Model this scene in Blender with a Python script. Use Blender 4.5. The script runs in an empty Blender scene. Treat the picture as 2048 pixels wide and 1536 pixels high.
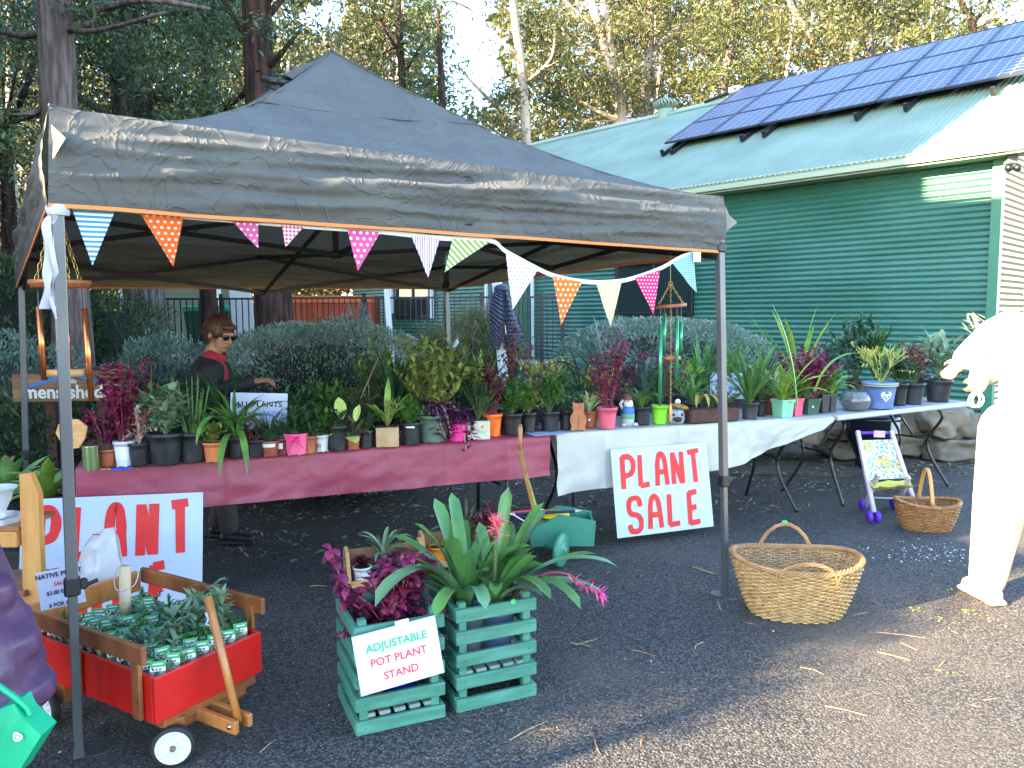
import bpy, math, random
import numpy as np
from mathutils import Vector, Matrix, noise
PI = math.pi
R = math.radians
sc = bpy.context.scene
col = sc.collection
rnd = random.Random(5)

# ------------------------------------------------------------------ camera, sky, sun, exposure
FOC, PITCH, ROLL, CAMH = 1540.0, R(5.05), R(0.25), 1.5
_fw = Vector((0, math.cos(PITCH), -math.sin(PITCH)))
_up = Vector((0, math.sin(PITCH), math.cos(PITCH)))
_rt = Vector((1, 0, 0))
RT = _rt * math.cos(ROLL) - _up * math.sin(ROLL)
UP = _up * math.cos(ROLL) + _rt * math.sin(ROLL)
CAM = Vector((0, 0, CAMH))
cd = bpy.data.cameras.new('camera')
cam = bpy.data.objects.new('camera', cd)
col.objects.link(cam)
cam.matrix_world = Matrix.Translation(CAM) @ Matrix((RT, UP, -_fw)).transposed().to_4x4()
cd.sensor_width = 36
cd.lens = FOC / 2048 * 36
cd.clip_start = 0.05
cd.clip_end = 600
sc.camera = cam

SUN_EL = R(20.0)
SUN_H = Vector((-0.866, -0.5, 0))            # horizontal direction towards the sun
w = bpy.data.worlds.new('World'); sc.world = w; w.use_nodes = True
nt = w.node_tree; nt.nodes.clear()
sky = nt.nodes.new('ShaderNodeTexSky'); sky.sky_type = 'NISHITA'; sky.sun_disc = False
sky.ozone_density = 1.6; sky.dust_density = .3; sky.sun_elevation = SUN_EL; sky.sun_rotation = math.atan2(SUN_H.x, SUN_H.y)
bg = nt.nodes.new('ShaderNodeBackground'); bg.inputs[1].default_value = 0.12
wo = nt.nodes.new('ShaderNodeOutputWorld')
nt.links.new(sky.outputs[0], bg.inputs[0]); nt.links.new(bg.outputs[0], wo.inputs[0])
sl = bpy.data.lights.new('sun', 'SUN'); sl.energy = 4.4; sl.angle = R(0.6); sl.color = (1.0, 0.76, 0.46)
so = bpy.data.objects.new('sun', sl); col.objects.link(so)
sd = SUN_H * math.cos(SUN_EL) + Vector((0, 0, math.sin(SUN_EL)))
so.rotation_euler = sd.to_track_quat('Z', 'Y').to_euler()
sc.view_settings.view_transform = 'Standard'; sc.view_settings.look = 'None'
sc.view_settings.exposure = 3.5; sc.view_settings.gamma = 1
sc.view_settings.use_curve_mapping = False
sc.cycles.max_bounces = 6; sc.cycles.transparent_max_bounces = 8
sc.cycles.diffuse_bounces = 3; sc.cycles.glossy_bounces = 3; sc.cycles.transmission_bounces = 6
sc.cycles.caustics_reflective = False; sc.cycles.caustics_refractive = False

# ------------------------------------------------------------------ where a point of the photograph lies on a real plane
def ray(x, y): return _fw + RT * ((x - 1024) / FOC) - UP * ((y - 768) / FOC)
def at(x, y, z=0.0):
    d = ray(x, y); return CAM + d * ((z - CAMH) / d.z)
def aty(x, y, Y):
    d = ray(x, y); return CAM + d * (Y / d.y)
def onl(x, y, A, B):
    d = ray(x, y); n = Vector((-(B[1] - A[1]), B[0] - A[0]))
    t = ((A[0] * n.x + A[1] * n.y)) / (d.x * n.x + d.y * n.y); return CAM + d * t

# ------------------------------------------------------------------ materials
_mats = {}
def N(t, ty, **kw):
    n = t.nodes.new(ty)
    for k, v in kw.items(): setattr(n, k, v)
    return n
def mth(t, op, a, b=None, c=None):
    n = t.nodes.new('ShaderNodeMath'); n.operation = op
    for i, x in enumerate((a, b, c)):
        if x is None: continue
        if isinstance(x, (int, float)): n.inputs[i].default_value = x
        else: t.links.new(x, n.inputs[i])
    return n.outputs[0]
def mixc(t, f, a, b):
    n = t.nodes.new('ShaderNodeMix'); n.data_type = 'RGBA'
    for s, x in ((n.inputs[0], f), (n.inputs[6], a), (n.inputs[7], b)):
        if isinstance(x, (int, float)): s.default_value = x
        elif isinstance(x, tuple): s.default_value = (*x[:3], 1)
        else: t.links.new(x, s)
    return n.outputs[2]
def M(name, c, rough=.6, c2=None, nscale=8, nstretch=None, bump=0, bscale=40, metal=0, trans=0, island=0, spec=.5, coat=0, lo=.35, hi=.65, alpha_glass=0, detail=4, wave=None, space='Object', sheen=0):
    if name in _mats: return _mats[name]
    m = bpy.data.materials.new(name); m.use_nodes = True; t = m.node_tree
    p = t.nodes['Principled BSDF']; out = t.nodes['Material Output']
    p.inputs['Roughness'].default_value = rough; p.inputs['Metallic'].default_value = metal
    p.inputs['Specular IOR Level'].default_value = spec
    if coat: p.inputs['Coat Weight'].default_value = coat; p.inputs['Coat Roughness'].default_value = .15
    if sheen: p.inputs['Sheen Weight'].default_value = sheen
    base = c
    tc = N(t, 'ShaderNodeTexCoord'); co = tc.outputs[space]
    if nstretch:
        mp = N(t, 'ShaderNodeMapping'); mp.inputs['Scale'].default_value = nstretch
        t.links.new(co, mp.inputs[0]); co = mp.outputs[0]
    if c2 is not None:
        no = N(t, 'ShaderNodeTexNoise'); no.inputs['Scale'].default_value = nscale; no.inputs['Detail'].default_value = detail
        t.links.new(co, no.inputs['Vector'])
        rp = N(t, 'ShaderNodeMapRange'); rp.inputs[1].default_value = lo; rp.inputs[2].default_value = hi
        t.links.new(no.outputs[0], rp.inputs[0])
        base = mixc(t, rp.outputs[0], c, c2)
    if wave:
        wv = N(t, 'ShaderNodeTexWave'); wv.inputs['Scale'].default_value = wave[0]; wv.inputs['Distortion'].default_value = wave[1]
        wv.inputs['Detail'].default_value = 3; wv.bands_direction = wave[3] if len(wave) > 3 else 'X'
        t.links.new(co, wv.inputs['Vector'])
        base = mixc(t, mth(t, 'MULTIPLY', wv.outputs[1], .7), base, wave[2])
    if island:
        g = N(t, 'ShaderNodeNewGeometry'); hs = N(t, 'ShaderNodeHueSaturation')
        v = mth(t, 'MULTIPLY_ADD', g.outputs['Random Per Island'], 2 * island, 1 - island)
        t.links.new(v, hs.inputs['Value'])
        hv = mth(t, 'MULTIPLY_ADD', g.outputs['Random Per Island'], .05, .475); t.links.new(hv, hs.inputs['Hue'])
        if isinstance(base, tuple): hs.inputs['Color'].default_value = (*base, 1)
        else: t.links.new(base, hs.inputs['Color'])
        base = hs.outputs[0]
    if isinstance(base, tuple): p.inputs['Base Color'].default_value = (*base[:3], 1)
    else: t.links.new(base, p.inputs['Base Color'])
    if bump:
        bn = N(t, 'ShaderNodeTexNoise'); bn.inputs['Scale'].default_value = bscale; bn.inputs['Detail'].default_value = 5
        t.links.new(co, bn.inputs['Vector'])
        bp = N(t, 'ShaderNodeBump'); bp.inputs['Strength'].default_value = 1; bp.inputs['Distance'].default_value = bump
        t.links.new(bn.outputs[0], bp.inputs['Height']); t.links.new(bp.outputs[0], p.inputs['Normal'])
    if trans:
        tr = N(t, 'ShaderNodeBsdfTranslucent'); mx = N(t, 'ShaderNodeMixShader'); mx.inputs[0].default_value = trans
        if isinstance(base, tuple): tr.inputs[0].default_value = (*base, 1)
        else: t.links.new(base, tr.inputs[0])
        t.links.new(p.outputs[0], mx.inputs[1]); t.links.new(tr.outputs[0], mx.inputs[2]); t.links.new(mx.outputs[0], out.inputs[0])
    if alpha_glass:
        p.inputs['Transmission Weight'].default_value = alpha_glass; p.inputs['IOR'].default_value = 1.45
    _mats[name] = m; return m

# ------------------------------------------------------------------ mesh builder
def frame(d, up=Vector((0, 0, 1))):
    d = d.normalized()
    if abs(d.dot(up)) > .98: up = Vector((0, 1, 0))
    x = d.cross(up).normalized(); z = x.cross(d).normalized(); return x, z
class B:
    def __init__(s): s.v = []; s.f = []; s.m = []
    def add(s, vs, fs, mi=0):
        o = len(s.v); s.v.extend([tuple(a) for a in vs])
        for f in fs: s.f.append(tuple(i + o for i in f)); s.m.append(mi)
        return s
    def box(s, c, size, rot=None, mi=0):
        c = Vector(c); h = [a / 2 for a in size]; vs = []
        for x in (-1, 1):
            for y in (-1, 1):
                for z in (-1, 1):
                    p = Vector((x * h[0], y * h[1], z * h[2]))
                    if rot is not None: p = rot @ p
                    vs.append(c + p)
        return s.add(vs, [(0, 1, 3, 2), (4, 6, 7, 5), (0, 4, 5, 1), (2, 3, 7, 6), (0, 2, 6, 4), (1, 5, 7, 3)], mi)
    def cbox(s, c, size, ch=.004, rot=None, mi=0):      # box with chamfered vertical/horizontal edges (18-faced)
        c = Vector(c); vs = []; hx, hy, hz = [a / 2 for a in size]; ch = min(ch, hx * .45, hy * .45, hz * .45)
        ring = [(hx - ch, hy), (hx, hy - ch), (hx, -hy + ch), (hx - ch, -hy), (-hx + ch, -hy), (-hx, -hy + ch), (-hx, hy - ch), (-hx + ch, hy)]
        def sh(k, z):
            return [Vector((math.copysign(abs(x) - k, x), math.copysign(abs(y) - k, y), z)) for x, y in ring]
        L = sh(ch * .8, -hz) + sh(0, -hz + ch) + sh(0, hz - ch) + sh(ch * .8, hz)
        vs = [c + ((rot @ p) if rot is not None else p) for p in L]
        fs = []
        for k in range(3):
            for i in range(8): fs.append((k * 8 + i, k * 8 + (i + 1) % 8, k * 8 + 8 + (i + 1) % 8, k * 8 + 8 + i))
        fs.append(tuple(range(7, -1, -1))); fs.append(tuple(range(24, 32)))
        return s.add(vs, fs, mi)
    def beam(s, p, q, w, h=None, up=Vector((0, 0, 1)), mi=0, ch=0):
        p = Vector(p); q = Vector(q); d = q - p; h = h or w; x, z = frame(d, up)
        rot = Matrix((x, d.normalized(), z)).transposed()
        return (s.cbox((p + q) / 2, (w, d.length, h), ch, rot, mi) if ch else s.box((p + q) / 2, (w, d.length, h), rot, mi))
    def tube(s, pts, r, n=6, mi=0, cap=True, flat=1.0):
        pts = [Vector(p) for p in pts]; k = len(pts); rs = r if isinstance(r, (list, tuple)) else [r] * k
        vs = []; up = Vector((0, 0, 1)); px = None
        for i, p in enumerate(pts):
            d = (pts[min(i + 1, k - 1)] - pts[max(i - 1, 0)])
            if d.length < 1e-9: d = Vector((0, 0, 1))
            d.normalize()
            if px is None: x, z = frame(d)
            else:
                x = (px - d * px.dot(d)); x = x.normalized() if x.length > 1e-6 else frame(d)[0]; z = x.cross(d)
            px = x
            for j in range(n):
                a = 2 * PI * j / n; vs.append(p + (x * math.cos(a) + z * math.sin(a) * flat) * rs[i])
        fs = [(i * n + j, i * n + (j + 1) % n, (i + 1) * n + (j + 1) % n, (i + 1) * n + j) for i in range(k - 1) for j in range(n)]
        if cap: fs += [tuple(range(n - 1, -1, -1)), tuple(range((k - 1) * n, k * n))]
        return s.add(vs, fs, mi)
    def lathe(s, c, prof, n=20, mi=0, rot=None, wob=None):
        c = Vector(c); vs = []
        for i, (r, z) in enumerate(prof):
            for j in range(n):
                a = 2 * PI * j / n; rr = r * (wob(a, i) if wob else 1)
                p = Vector((rr * math.cos(a), rr * math.sin(a), z)); vs.append(c + ((rot @ p) if rot is not None else p))
        k = len(prof)
        fs = [(i * n + j, i * n + (j + 1) % n, (i + 1) * n + (j + 1) % n, (i + 1) * n + j) for i in range(k - 1) for j in range(n)]
        return s.add(vs, fs, mi)
    def prism(s, poly, t0, t1, mat, mi=0):
        n = len(poly); vs = [mat @ Vector((a, t0, b)) for a, b in poly] + [mat @ Vector((a, t1, b)) for a, b in poly]
        fs = [tuple(range(n)), tuple(range(2 * n - 1, n - 1, -1))] + [(i, i + n, (i + 1) % n + n, (i + 1) % n) for i in range(n)]
        return s.add(vs, fs, mi)
    def ball(s, c, r, n=10, mi=0, rot=None):
        c = Vector(c); r = r if isinstance(r, (list, tuple)) else (r, r, r); vs = []; m = max(4, n // 2 + 1)
        for i in range(m + 1):
            th = PI * i / m
            for j in range(n):
                a = 2 * PI * j / n; p = Vector((r[0] * math.sin(th) * math.cos(a), r[1] * math.sin(th) * math.sin(a), r[2] * math.cos(th)))
                vs.append(c + ((rot @ p) if rot is not None else p))
        fs = [(i * n + j, (i + 1) * n + j, (i + 1) * n + (j + 1) % n, i * n + (j + 1) % n) for i in range(m) for j in range(n)]
        return s.add(vs, fs, mi)
    def leaf(s, base, az, el, L, W, droop=.6, segs=5, shape='strap', fold=.25, mi=0, twist=0.0, side=0.0):
        p = Vector(base); vs = []; st = L / segs
        for i in range(segs + 1):
            t = i / segs; e = el - droop * t * t ** .3; a = az + side * t
            d = Vector((math.cos(a) * math.cos(e), math.sin(a) * math.cos(e), math.sin(e)))
            sd_ = Vector((-math.sin(a), math.cos(a), 0)); n_ = sd_.cross(d) * -1
            if twist: 
                ct, sn = math.cos(twist * t), math.sin(twist * t); sd_, n_ = sd_ * ct + n_ * sn, n_ * ct - sd_ * sn
            if shape == 'strap': wd = W * min(1, .55 + 1.2 * t) * (1 - max(0, (t - .72) / .28) ** 1.6)
            elif shape == 'brom': wd = W * min(1, .62 + .9 * t) * math.sqrt(max(0, 1 - (max(0, t - .86) / .14) ** 2))
            elif shape == 'oval': wd = W * math.sin(PI * min(1, .04 + t * .96)) ** .75
            else: wd = W * (1 - t) ** .8 * min(1, .5 + 3 * t)
            wd = max(wd, W * .03) / 2
            vs += [p + sd_ * wd + n_ * wd * fold, p, p - sd_ * wd + n_ * wd * fold]; p = p + d * st
        fs = []
        for i in range(segs):
            b = i * 3; fs += [(b, b + 1, b + 4, b + 3), (b + 1, b + 2, b + 5, b + 4)]
        return s.add(vs, fs, mi)
    def mesh(s, name, mats, smooth=False):
        me = bpy.data.meshes.new(name); me.from_pydata(s.v, [], s.f); 
        mats = mats if isinstance(mats, (list, tuple)) else [mats]
        for m in mats: me.materials.append(m)
        if len(mats) > 1: me.polygons.foreach_set('material_index', s.m)
        if smooth: me.polygons.foreach_set('use_smooth', [True] * len(s.f))
        me.update(); return me
    def build(s, name, mats, parent=None, smooth=False):
        return obj(name, s.mesh(name, mats, smooth), parent)
def pinv(o, parent):
    if parent is not None:
        o.parent = parent
        if parent.type == 'EMPTY': o.matrix_parent_inverse = parent.matrix_basis.inverted()
def obj(name, me, parent=None):
    o = bpy.data.objects.new(name, me); col.objects.link(o); pinv(o, parent); return o
def tag(o, label=None, cat=None, group=None, kind=None):
    if label: o['label'] = label
    if cat: o['category'] = cat
    if group: o['group'] = group
    if kind: o['kind'] = kind
    return o
def thing(name, label, cat, loc=(0, 0, 0), group=None):
    o = bpy.data.objects.new(name, None); col.objects.link(o); o.matrix_basis = Matrix.Translation(Vector(loc)); o.empty_display_size = .1
    return tag(o, label, cat, group)
def copy_tree(o, kids, parent=None):
    c = o.copy(); col.objects.link(c)
    if parent: c.parent = parent
    for ch in kids.get(o.name, []): copy_tree(ch, kids, c)
    return c
def kids_of(o):
    k = {}
    for x in bpy.data.objects:
        if x.parent: k.setdefault(x.parent.name, []).append(x)
    return k
def fast(name, V, F, mat, parent=None, smooth=False):
    V = np.asarray(V, np.float32); F = np.asarray(F, np.int32); k = F.shape[1]
    me = bpy.data.meshes.new(name); me.vertices.add(len(V)); me.vertices.foreach_set('co', V.ravel())
    me.loops.add(F.size); me.loops.foreach_set('vertex_index', F.ravel())
    me.polygons.add(len(F)); me.polygons.foreach_set('loop_start', np.arange(0, F.size, k, dtype=np.int32))
    if smooth: me.polygons.foreach_set('use_smooth', np.ones(len(F), bool))
    me.materials.append(mat); me.update(calc_edges=True)
    if name is None: return me
    return obj(name, me, parent)
def quads(P, L, W, rs, bias=(0, 0, 0), jit=.35):
    n = len(P); a = rs.normal(size=(n, 3)) + np.array(bias); a /= np.linalg.norm(a, axis=1)[:, None] + 1e-9
    b = np.cross(a, rs.normal(size=(n, 3))); b /= np.linalg.norm(b, axis=1)[:, None] + 1e-9
    s_ = (1 + jit * rs.normal(size=(n, 1))).clip(.4, 2); l = a * L * s_; w_ = b * W * s_ * .5
    V = np.stack([P, P + l * .45 + w_, P + l, P + l * .45 - w_], 1).reshape(-1, 3)
    return V, np.arange(4 * n).reshape(n, 4)
def text(body, size, mat, parent, mtx, name='lettering', bold=None, align='CENTER', sx=1):
    cu = bpy.data.curves.new(name, 'FONT'); cu.body = body; cu.size = size; cu.extrude = .0004; cu.align_x = align; cu.align_y = 'CENTER'
    cu.offset = size * .018 if bold is None else bold; cu.resolution_u = 3; cu.materials.append(mat)
    o = bpy.data.objects.new('src', cu); col.objects.link(o); dg = bpy.context.evaluated_depsgraph_get(); me = bpy.data.meshes.new_from_object(o.evaluated_get(dg)); bpy.data.objects.remove(o)
    me.name = name; o = obj(name, me, parent)
    o.matrix_basis = mtx @ Matrix.Diagonal((sx, 1, 1, 1)); return o
def plane_mtx(o, x, y):        # local x,y -> world, z = normal
    x = x.normalized(); y = (y - x * y.dot(x)).normalized(); z = x.cross(y)
    return Matrix.Translation(o) @ Matrix((x, y, z)).transposed().to_4x4()
def crom(pts, n=6):
    pts = [Vector(p) for p in pts]; out = []; k = len(pts)
    for i in range(k - 1):
        p0, p1, p2, p3 = pts[max(i - 1, 0)], pts[i], pts[i + 1], pts[min(i + 2, k - 1)]
        for j in range(n):
            t = j / n; out.append(.5 * ((2 * p1) + (p2 - p0) * t + (2 * p0 - 5 * p1 + 4 * p2 - p3) * t * t + (3 * p1 - p0 - 3 * p2 + p3) * t ** 3))
    out.append(pts[-1]); return out
def remeshed(b, name, mats, parent, voxel, smooth=3, matfn=None):
    me = b.mesh(name + '_src', mats); o = bpy.data.objects.new('src', me); col.objects.link(o)
    r_ = o.modifiers.new('r', 'REMESH'); r_.mode = 'VOXEL'; r_.voxel_size = voxel; r_.use_smooth_shade = True
    s_ = o.modifiers.new('s', 'SMOOTH'); s_.factor = .5; s_.iterations = smooth
    dg = bpy.context.evaluated_depsgraph_get(); me2 = bpy.data.meshes.new_from_object(o.evaluated_get(dg)); bpy.data.objects.remove(o)
    me2.name = name; me2.materials.clear()
    for m in (mats if isinstance(mats, list) else [mats]): me2.materials.append(m)
    if matfn:
        for p in me2.polygons: p.material_index = matfn(p.center)
    me2.polygons.foreach_set('use_smooth', [True] * len(me2.polygons))
    return obj(name, me2, parent)
# ------------------------------------------------------------------ ground
def asphalt():
    m = bpy.data.materials.new('asphalt'); m.use_nodes = True; t = m.node_tree; p = t.nodes['Principled BSDF']
    tc = N(t, 'ShaderNodeTexCoord'); co = tc.outputs['Object']
    v = N(t, 'ShaderNodeTexVoronoi'); v.inputs['Scale'].default_value = 105; t.links.new(co, v.inputs['Vector'])
    v2 = N(t, 'ShaderNodeTexVoronoi'); v2.inputs['Scale'].default_value = 260; t.links.new(co, v2.inputs['Vector'])
    big = N(t, 'ShaderNodeTexNoise'); big.inputs['Scale'].default_value = .9; big.inputs['Detail'].default_value = 5; t.links.new(co, big.inputs['Vector'])
    sep = N(t, 'ShaderNodeSeparateColor'); t.links.new(v.outputs['Color'], sep.inputs[0])
    c = mixc(t, mth(t, 'POWER', sep.outputs[0], 1.8), (.050, .050, .053), (.20, .185, .165))
    gap = mth(t, 'SMOOTH_MIN', mth(t, 'MULTIPLY', v.outputs['Distance'], 1.4), 1.0, .1)
    c = mixc(t, mth(t, 'POWER', gap, 3.0), c, (.018, .018, .02))
    # dusty worn patches and soil washed in from the garden edge
    f = N(t, 'ShaderNodeMapRange'); f.inputs[1].default_value = .48; f.inputs[2].default_value = .72; t.links.new(big.outputs[0], f.inputs[0])
    c = mixc(t, mth(t, 'MULTIPLY', f.outputs[0], .6), c, (.13, .115, .10))
    sx = N(t, 'ShaderNodeSeparateXYZ'); t.links.new(co, sx.inputs[0])
    edge = mth(t, 'MULTIPLY_ADD', sx.outputs[0], -.35, sx.outputs[1])
    n2 = N(t, 'ShaderNodeTexNoise'); n2.inputs['Scale'].default_value = 3.5; n2.inputs['Detail'].default_value = 6; t.links.new(co, n2.inputs['Vector'])
    e2 = N(t, 'ShaderNodeMapRange'); e2.inputs[1].default_value = 5.0; e2.inputs[2].default_value = 5.9; t.links.new(mth(t, 'MULTIPLY_ADD', n2.outputs[0], 2.2, mth(t, 'SUBTRACT', edge, 1.1)), e2.inputs[0])
    c = mixc(t, mth(t, 'MULTIPLY', e2.outputs[0], .75), c, (.055, .040, .030))
    t.links.new(c, p.inputs['Base Color']); p.inputs['Roughness'].default_value = .78; p.inputs['Specular IOR Level'].default_value = .4
    h = mth(t, 'ADD', mth(t, 'MULTIPLY', mth(t, 'SUBTRACT', 1.0, v.outputs['Distance']), 1.0), mth(t, 'MULTIPLY', mth(t, 'SUBTRACT', 1.0, v2.outputs['Distance']), .3))
    h = mth(t, 'ADD', h, mth(t, 'MULTIPLY', sep.outputs[1], .8))
    b = N(t, 'ShaderNodeBump'); b.inputs['Distance'].default_value = .007; b.inputs['Strength'].default_value = 1
    t.links.new(h, b.inputs['Height']); t.links.new(b.outputs[0], p.inputs['Normal']); return m
g = B(); g.add([(-120, -60, 0), (120, -60, 0), (120, 160, 0), (-120, 160, 0)], [(0, 1, 2, 3)])
tag(g.build('ground', asphalt()), 'dark coarse asphalt yard', kind='structure')
soil_m = M('soil', (.045, .032, .022), .95, (.10, .075, .05), 6, bump=.02, bscale=30)
g = B(); pts = []
for i in range(41):
    x = -22 + i * 1.0; y = 6.9 + .12 * x + .25 * math.sin(x * 1.7) + .12 * math.sin(x * 4.1)
    pts.append((x, y + (1.5 if x > 4 else 0) * 0, .004))
vs = pts + [(p[0], 60, .004) for p in pts]; n_ = len(pts)
g.add(vs, [(i, i + 1, n_ + i + 1, n_ + i) for i in range(n_ - 1)])
tag(g.build('garden_soil', soil_m), 'brown mulched garden soil', kind='structure')

# ------------------------------------------------------------------ the green workshop
A0 = Vector((5.83, 9.375, 0)); DW = Vector((-.691, .722, 0)).normalized(); NW = Vector((.722, .691, 0)).normalized(); Z = Vector((0, 0, 1))
green_m = M('green_steel', (.030, .128, .086), .36, (.048, .170, .122), .7, nstretch=(1, 1, 2.5), spec=.6, detail=8)
pale_m = M('pale_green_steel', (.19, .26, .20), .45, (.25, .33, .25), 1.2, detail=6)
fascia_m = M('eucalypt_trim', (.42, .47, .33), .45)
cream_m = M('cream_steel', (.34, .26, .15), .42)
white_m = M('white_paint', (.75, .77, .80), .45)
dark_m = M('black_metal', (.012, .012, .014), .4)
glass_m = M('window_glass', (.02, .035, .035), .06, spec=.8)
shed = thing('workshop_building', 'long green corrugated steel workshop with a pale green roof', 'building', A0)
def wave_sheet(O, along, up, out, L, Hh, pitch, amp, nl=1, per=6):
    k = max(2, int(round(Hh / pitch * per))); vs = []
    for i in range(k + 1):
        z = Hh * i / k; a = amp * math.sin(2 * PI * z / pitch)
        for j in range(nl + 1): vs.append(O + along * (L * j / nl) + up * z + out * a)
    return vs, [(i * (nl + 1) + j, i * (nl + 1) + j + 1, (i + 1) * (nl + 1) + j + 1, (i + 1) * (nl + 1) + j) for i in range(k) for j in range(nl)]
WL, WH = 14.2, 3.40
z = 0.0; k = 0
while z < WH - .01:
    h = min(.762, WH - z)
    o = A0 + DW * .04 + Z * z - NW * (.004 * (k % 2))
    vs, fs = wave_sheet(o, DW, Z, -NW, WL, h, .0762, .0115)
    B().add(vs, fs).build('wall_sheet', green_m, shed, True); z += h; k += 1
b = B(); b.box(A0 + DW * WL / 2 + NW * .06 + Z * WH / 2, (.06, WL - .05, WH), Matrix((NW, DW, Z)).transposed()); b.build('wall_frame', dark_m, shed)
# screws in rows
b = B()
for s_ in np.arange(.6, WL, 1.15):
    for zz in np.arange(.2, 3.3, .152): b.box(A0 + DW * float(s_) + Z * (float(zz) - .001 + .019) - NW * .010, (.012, .012, .012))
b.build('screw', M('screw_green', (.03, .16, .10), .3), shed)
B().box(A0 + Z * WH / 2 - NW * .012 + DW * .0, (.11, .11, WH), Matrix((DW, NW, Z)).transposed()).build('corner_trim', M('trim_green', (.05, .20, .12), .4), shed)
vs, fs = wave_sheet(A0 + NW * .05 - DW * .03, NW, Z, -DW, 7.5, 3.5, .0762, .0125)
B().add(vs, fs).build('side_wall', cream_m, shed, True)
# eaves box, gutter face and roof
RP = R(29.3); E0 = A0 - NW * .3 + Z * 3.49; US = NW * math.cos(RP) + Z * math.sin(RP); RN = (-NW * math.sin(RP) + Z * math.cos(RP))
def roofp(s_, u, h=0.0): return E0 + DW * s_ + US * u + RN * h
SR0, SR1, RUP = -.42, 14.4, 5.15
B().box(A0 - NW * .16 + DW * (SR0 + SR1) / 2 + Z * 3.345, (.02, SR1 - SR0, .28)[::1] if False else (.30, SR1 - SR0, .02), Matrix((NW, DW, Z)).transposed()).build('soffit', fascia_m, shed)
fb = B(); fm = Matrix((NW, DW, Z)).transposed()
fb.cbox(A0 - NW * .315 + DW * (SR0 + SR1) / 2 + Z * 3.425, (.035, SR1 - SR0, .13), .008, fm)
fb.cbox(A0 - NW * .345 + DW * (SR0 + SR1) / 2 + Z * 3.385, (.03, SR1 - SR0, .05), .01, fm); fb.build('fascia', fascia_m, shed)
vs, fs = wave_sheet(roofp(SR0, -.06), US, DW, RN, RUP + .06, SR1 - SR0, .0762, .013, 1, 6)
B().add(vs, fs).build('roof_sheet', pale_m, shed, True)
b = B(); b.beam(roofp(SR0, RUP, .03), roofp(SR1, RUP, .03), .26, .03, RN)
b.build('ridge_cap', M('ridge_cap', (.33, .42, .33), .4), shed)
UD = NW * math.cos(RP) - Z * math.sin(RP)
RT0 = roofp(0, RUP); RNB = NW * math.sin(RP) + Z * math.cos(RP)
vs, fs = wave_sheet(RT0 + DW * SR0, UD, DW, RNB, 5.2, SR1 - SR0, .0762, .009, 1, 4)
B().add(vs, fs).build('rear_roof_sheet', pale_m, shed, True)
b = B(); ga = [A0 + DW * (SR0 + .45) , A0 + DW * (SR0 + .45) + NW * 8.6]
b.add([ga[0] + Z * 3.3, ga[1] + Z * 3.3, A0 + DW * .02 + NW * 4.2 + Z * 5.8], [(0, 1, 2)]); b.build('gable', cream_m, shed)
b = B(); b.beam(roofp(SR0 - .01, -.05, -.05), roofp(SR0 - .01, RUP, -.05), .03, .17, RN); b.build('barge_board', fascia_m, shed)
# windows
def window(p0, p1, label=None, fm_=dark_m, mull=1):
    f = B(); c = (p0 + p1) / 2; L = (p1 - p0).dot(DW); H_ = p1.z - p0.z; rm = Matrix((DW, NW, Z)).transposed()
    for e in (-1, 1):
        f.cbox(c + DW * (L / 2) * e - NW * .03, (.06, .07, H_ + .06), .006, rm)
        f.cbox(c + Z * (H_ / 2) * e - NW * .03, (L - .06, .068, .06), .006, rm)
    for i in range(mull): f.cbox(c + DW * L * ((i + 1) / (mull + 1) - .5) - NW * .028, (.045, .05, H_ - .06), .005, rm)
    w_ = f.build('window', fm_, shed); 
    g_ = B().box(c - NW * .015, (L - .04, .008, H_ - .04), rm).build('pane', glass_m, w_)
    return w_
a1, b1 = onl(1385, 627, A0, A0 + DW), onl(1237, 530, A0, A0 + DW); window(Vector(a1), Vector(b1))
a1, b1 = onl(862, 632, A0, A0 + DW), onl(795, 560, A0, A0 + DW); b1.z = 2.5; window(Vector(a1), Vector(b1))
b = B(); b.box(b1 + DW * .18 - NW * .05 + Z * -.45, (.07, .05, .95), fm); b.build('window_surround', white_m, shed)
b = B(); b.box(a1 - DW * .1 - NW * .05 + Z * .42, (.07, .05, .95), fm); b.build('window_surround', white_m, shed)
for px in (977, 1069):
    q = onl(px, 600, A0, A0 + DW); B().cbox(Vector((q.x, q.y, 0)) - NW * .06 + Z * 1.6, (.07, .05, 3.2), .01, fm).build('downpipe', white_m, shed)
q0, q1 = onl(982, 600, A0, A0 + DW), onl(1063, 600, A0, A0 + DW)
dr = B(); c = (q0 + q1) / 2; LL = (q0 - q1).length; dr.box(Vector((c.x, c.y, 1.75)) - NW * .035, (LL, .03, 2.9), Matrix((DW, NW, Z)).transposed())
for i in range(9): dr.box(Vector((c.x, c.y, 1.75)) + DW * LL * ((i + .5) / 9 - .5) - NW * .056, (.018, .012, 2.85), Matrix((DW, NW, Z)).transposed())
dr.build('roller_door', M('door_green', (.018, .10, .07), .45), shed)
# security sensor under the eave at the corner
q = A0 - NW * .12 + Z * 3.22 - DW * .14
t_ = thing('security_light', 'small dark twin lamp under the eave at the workshop corner', 'light', q)
B().cbox(q + Z * .08, (.12, .10, .12), .01).build('housing', M('grey_plastic', (.12, .13, .13), .5), t_)
for e in (-1, 1): B().ball(q + Vector((.05 * e, -.05, -.03)), .045, 10).build('lamp_head', dark_m, t_, True)
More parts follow.
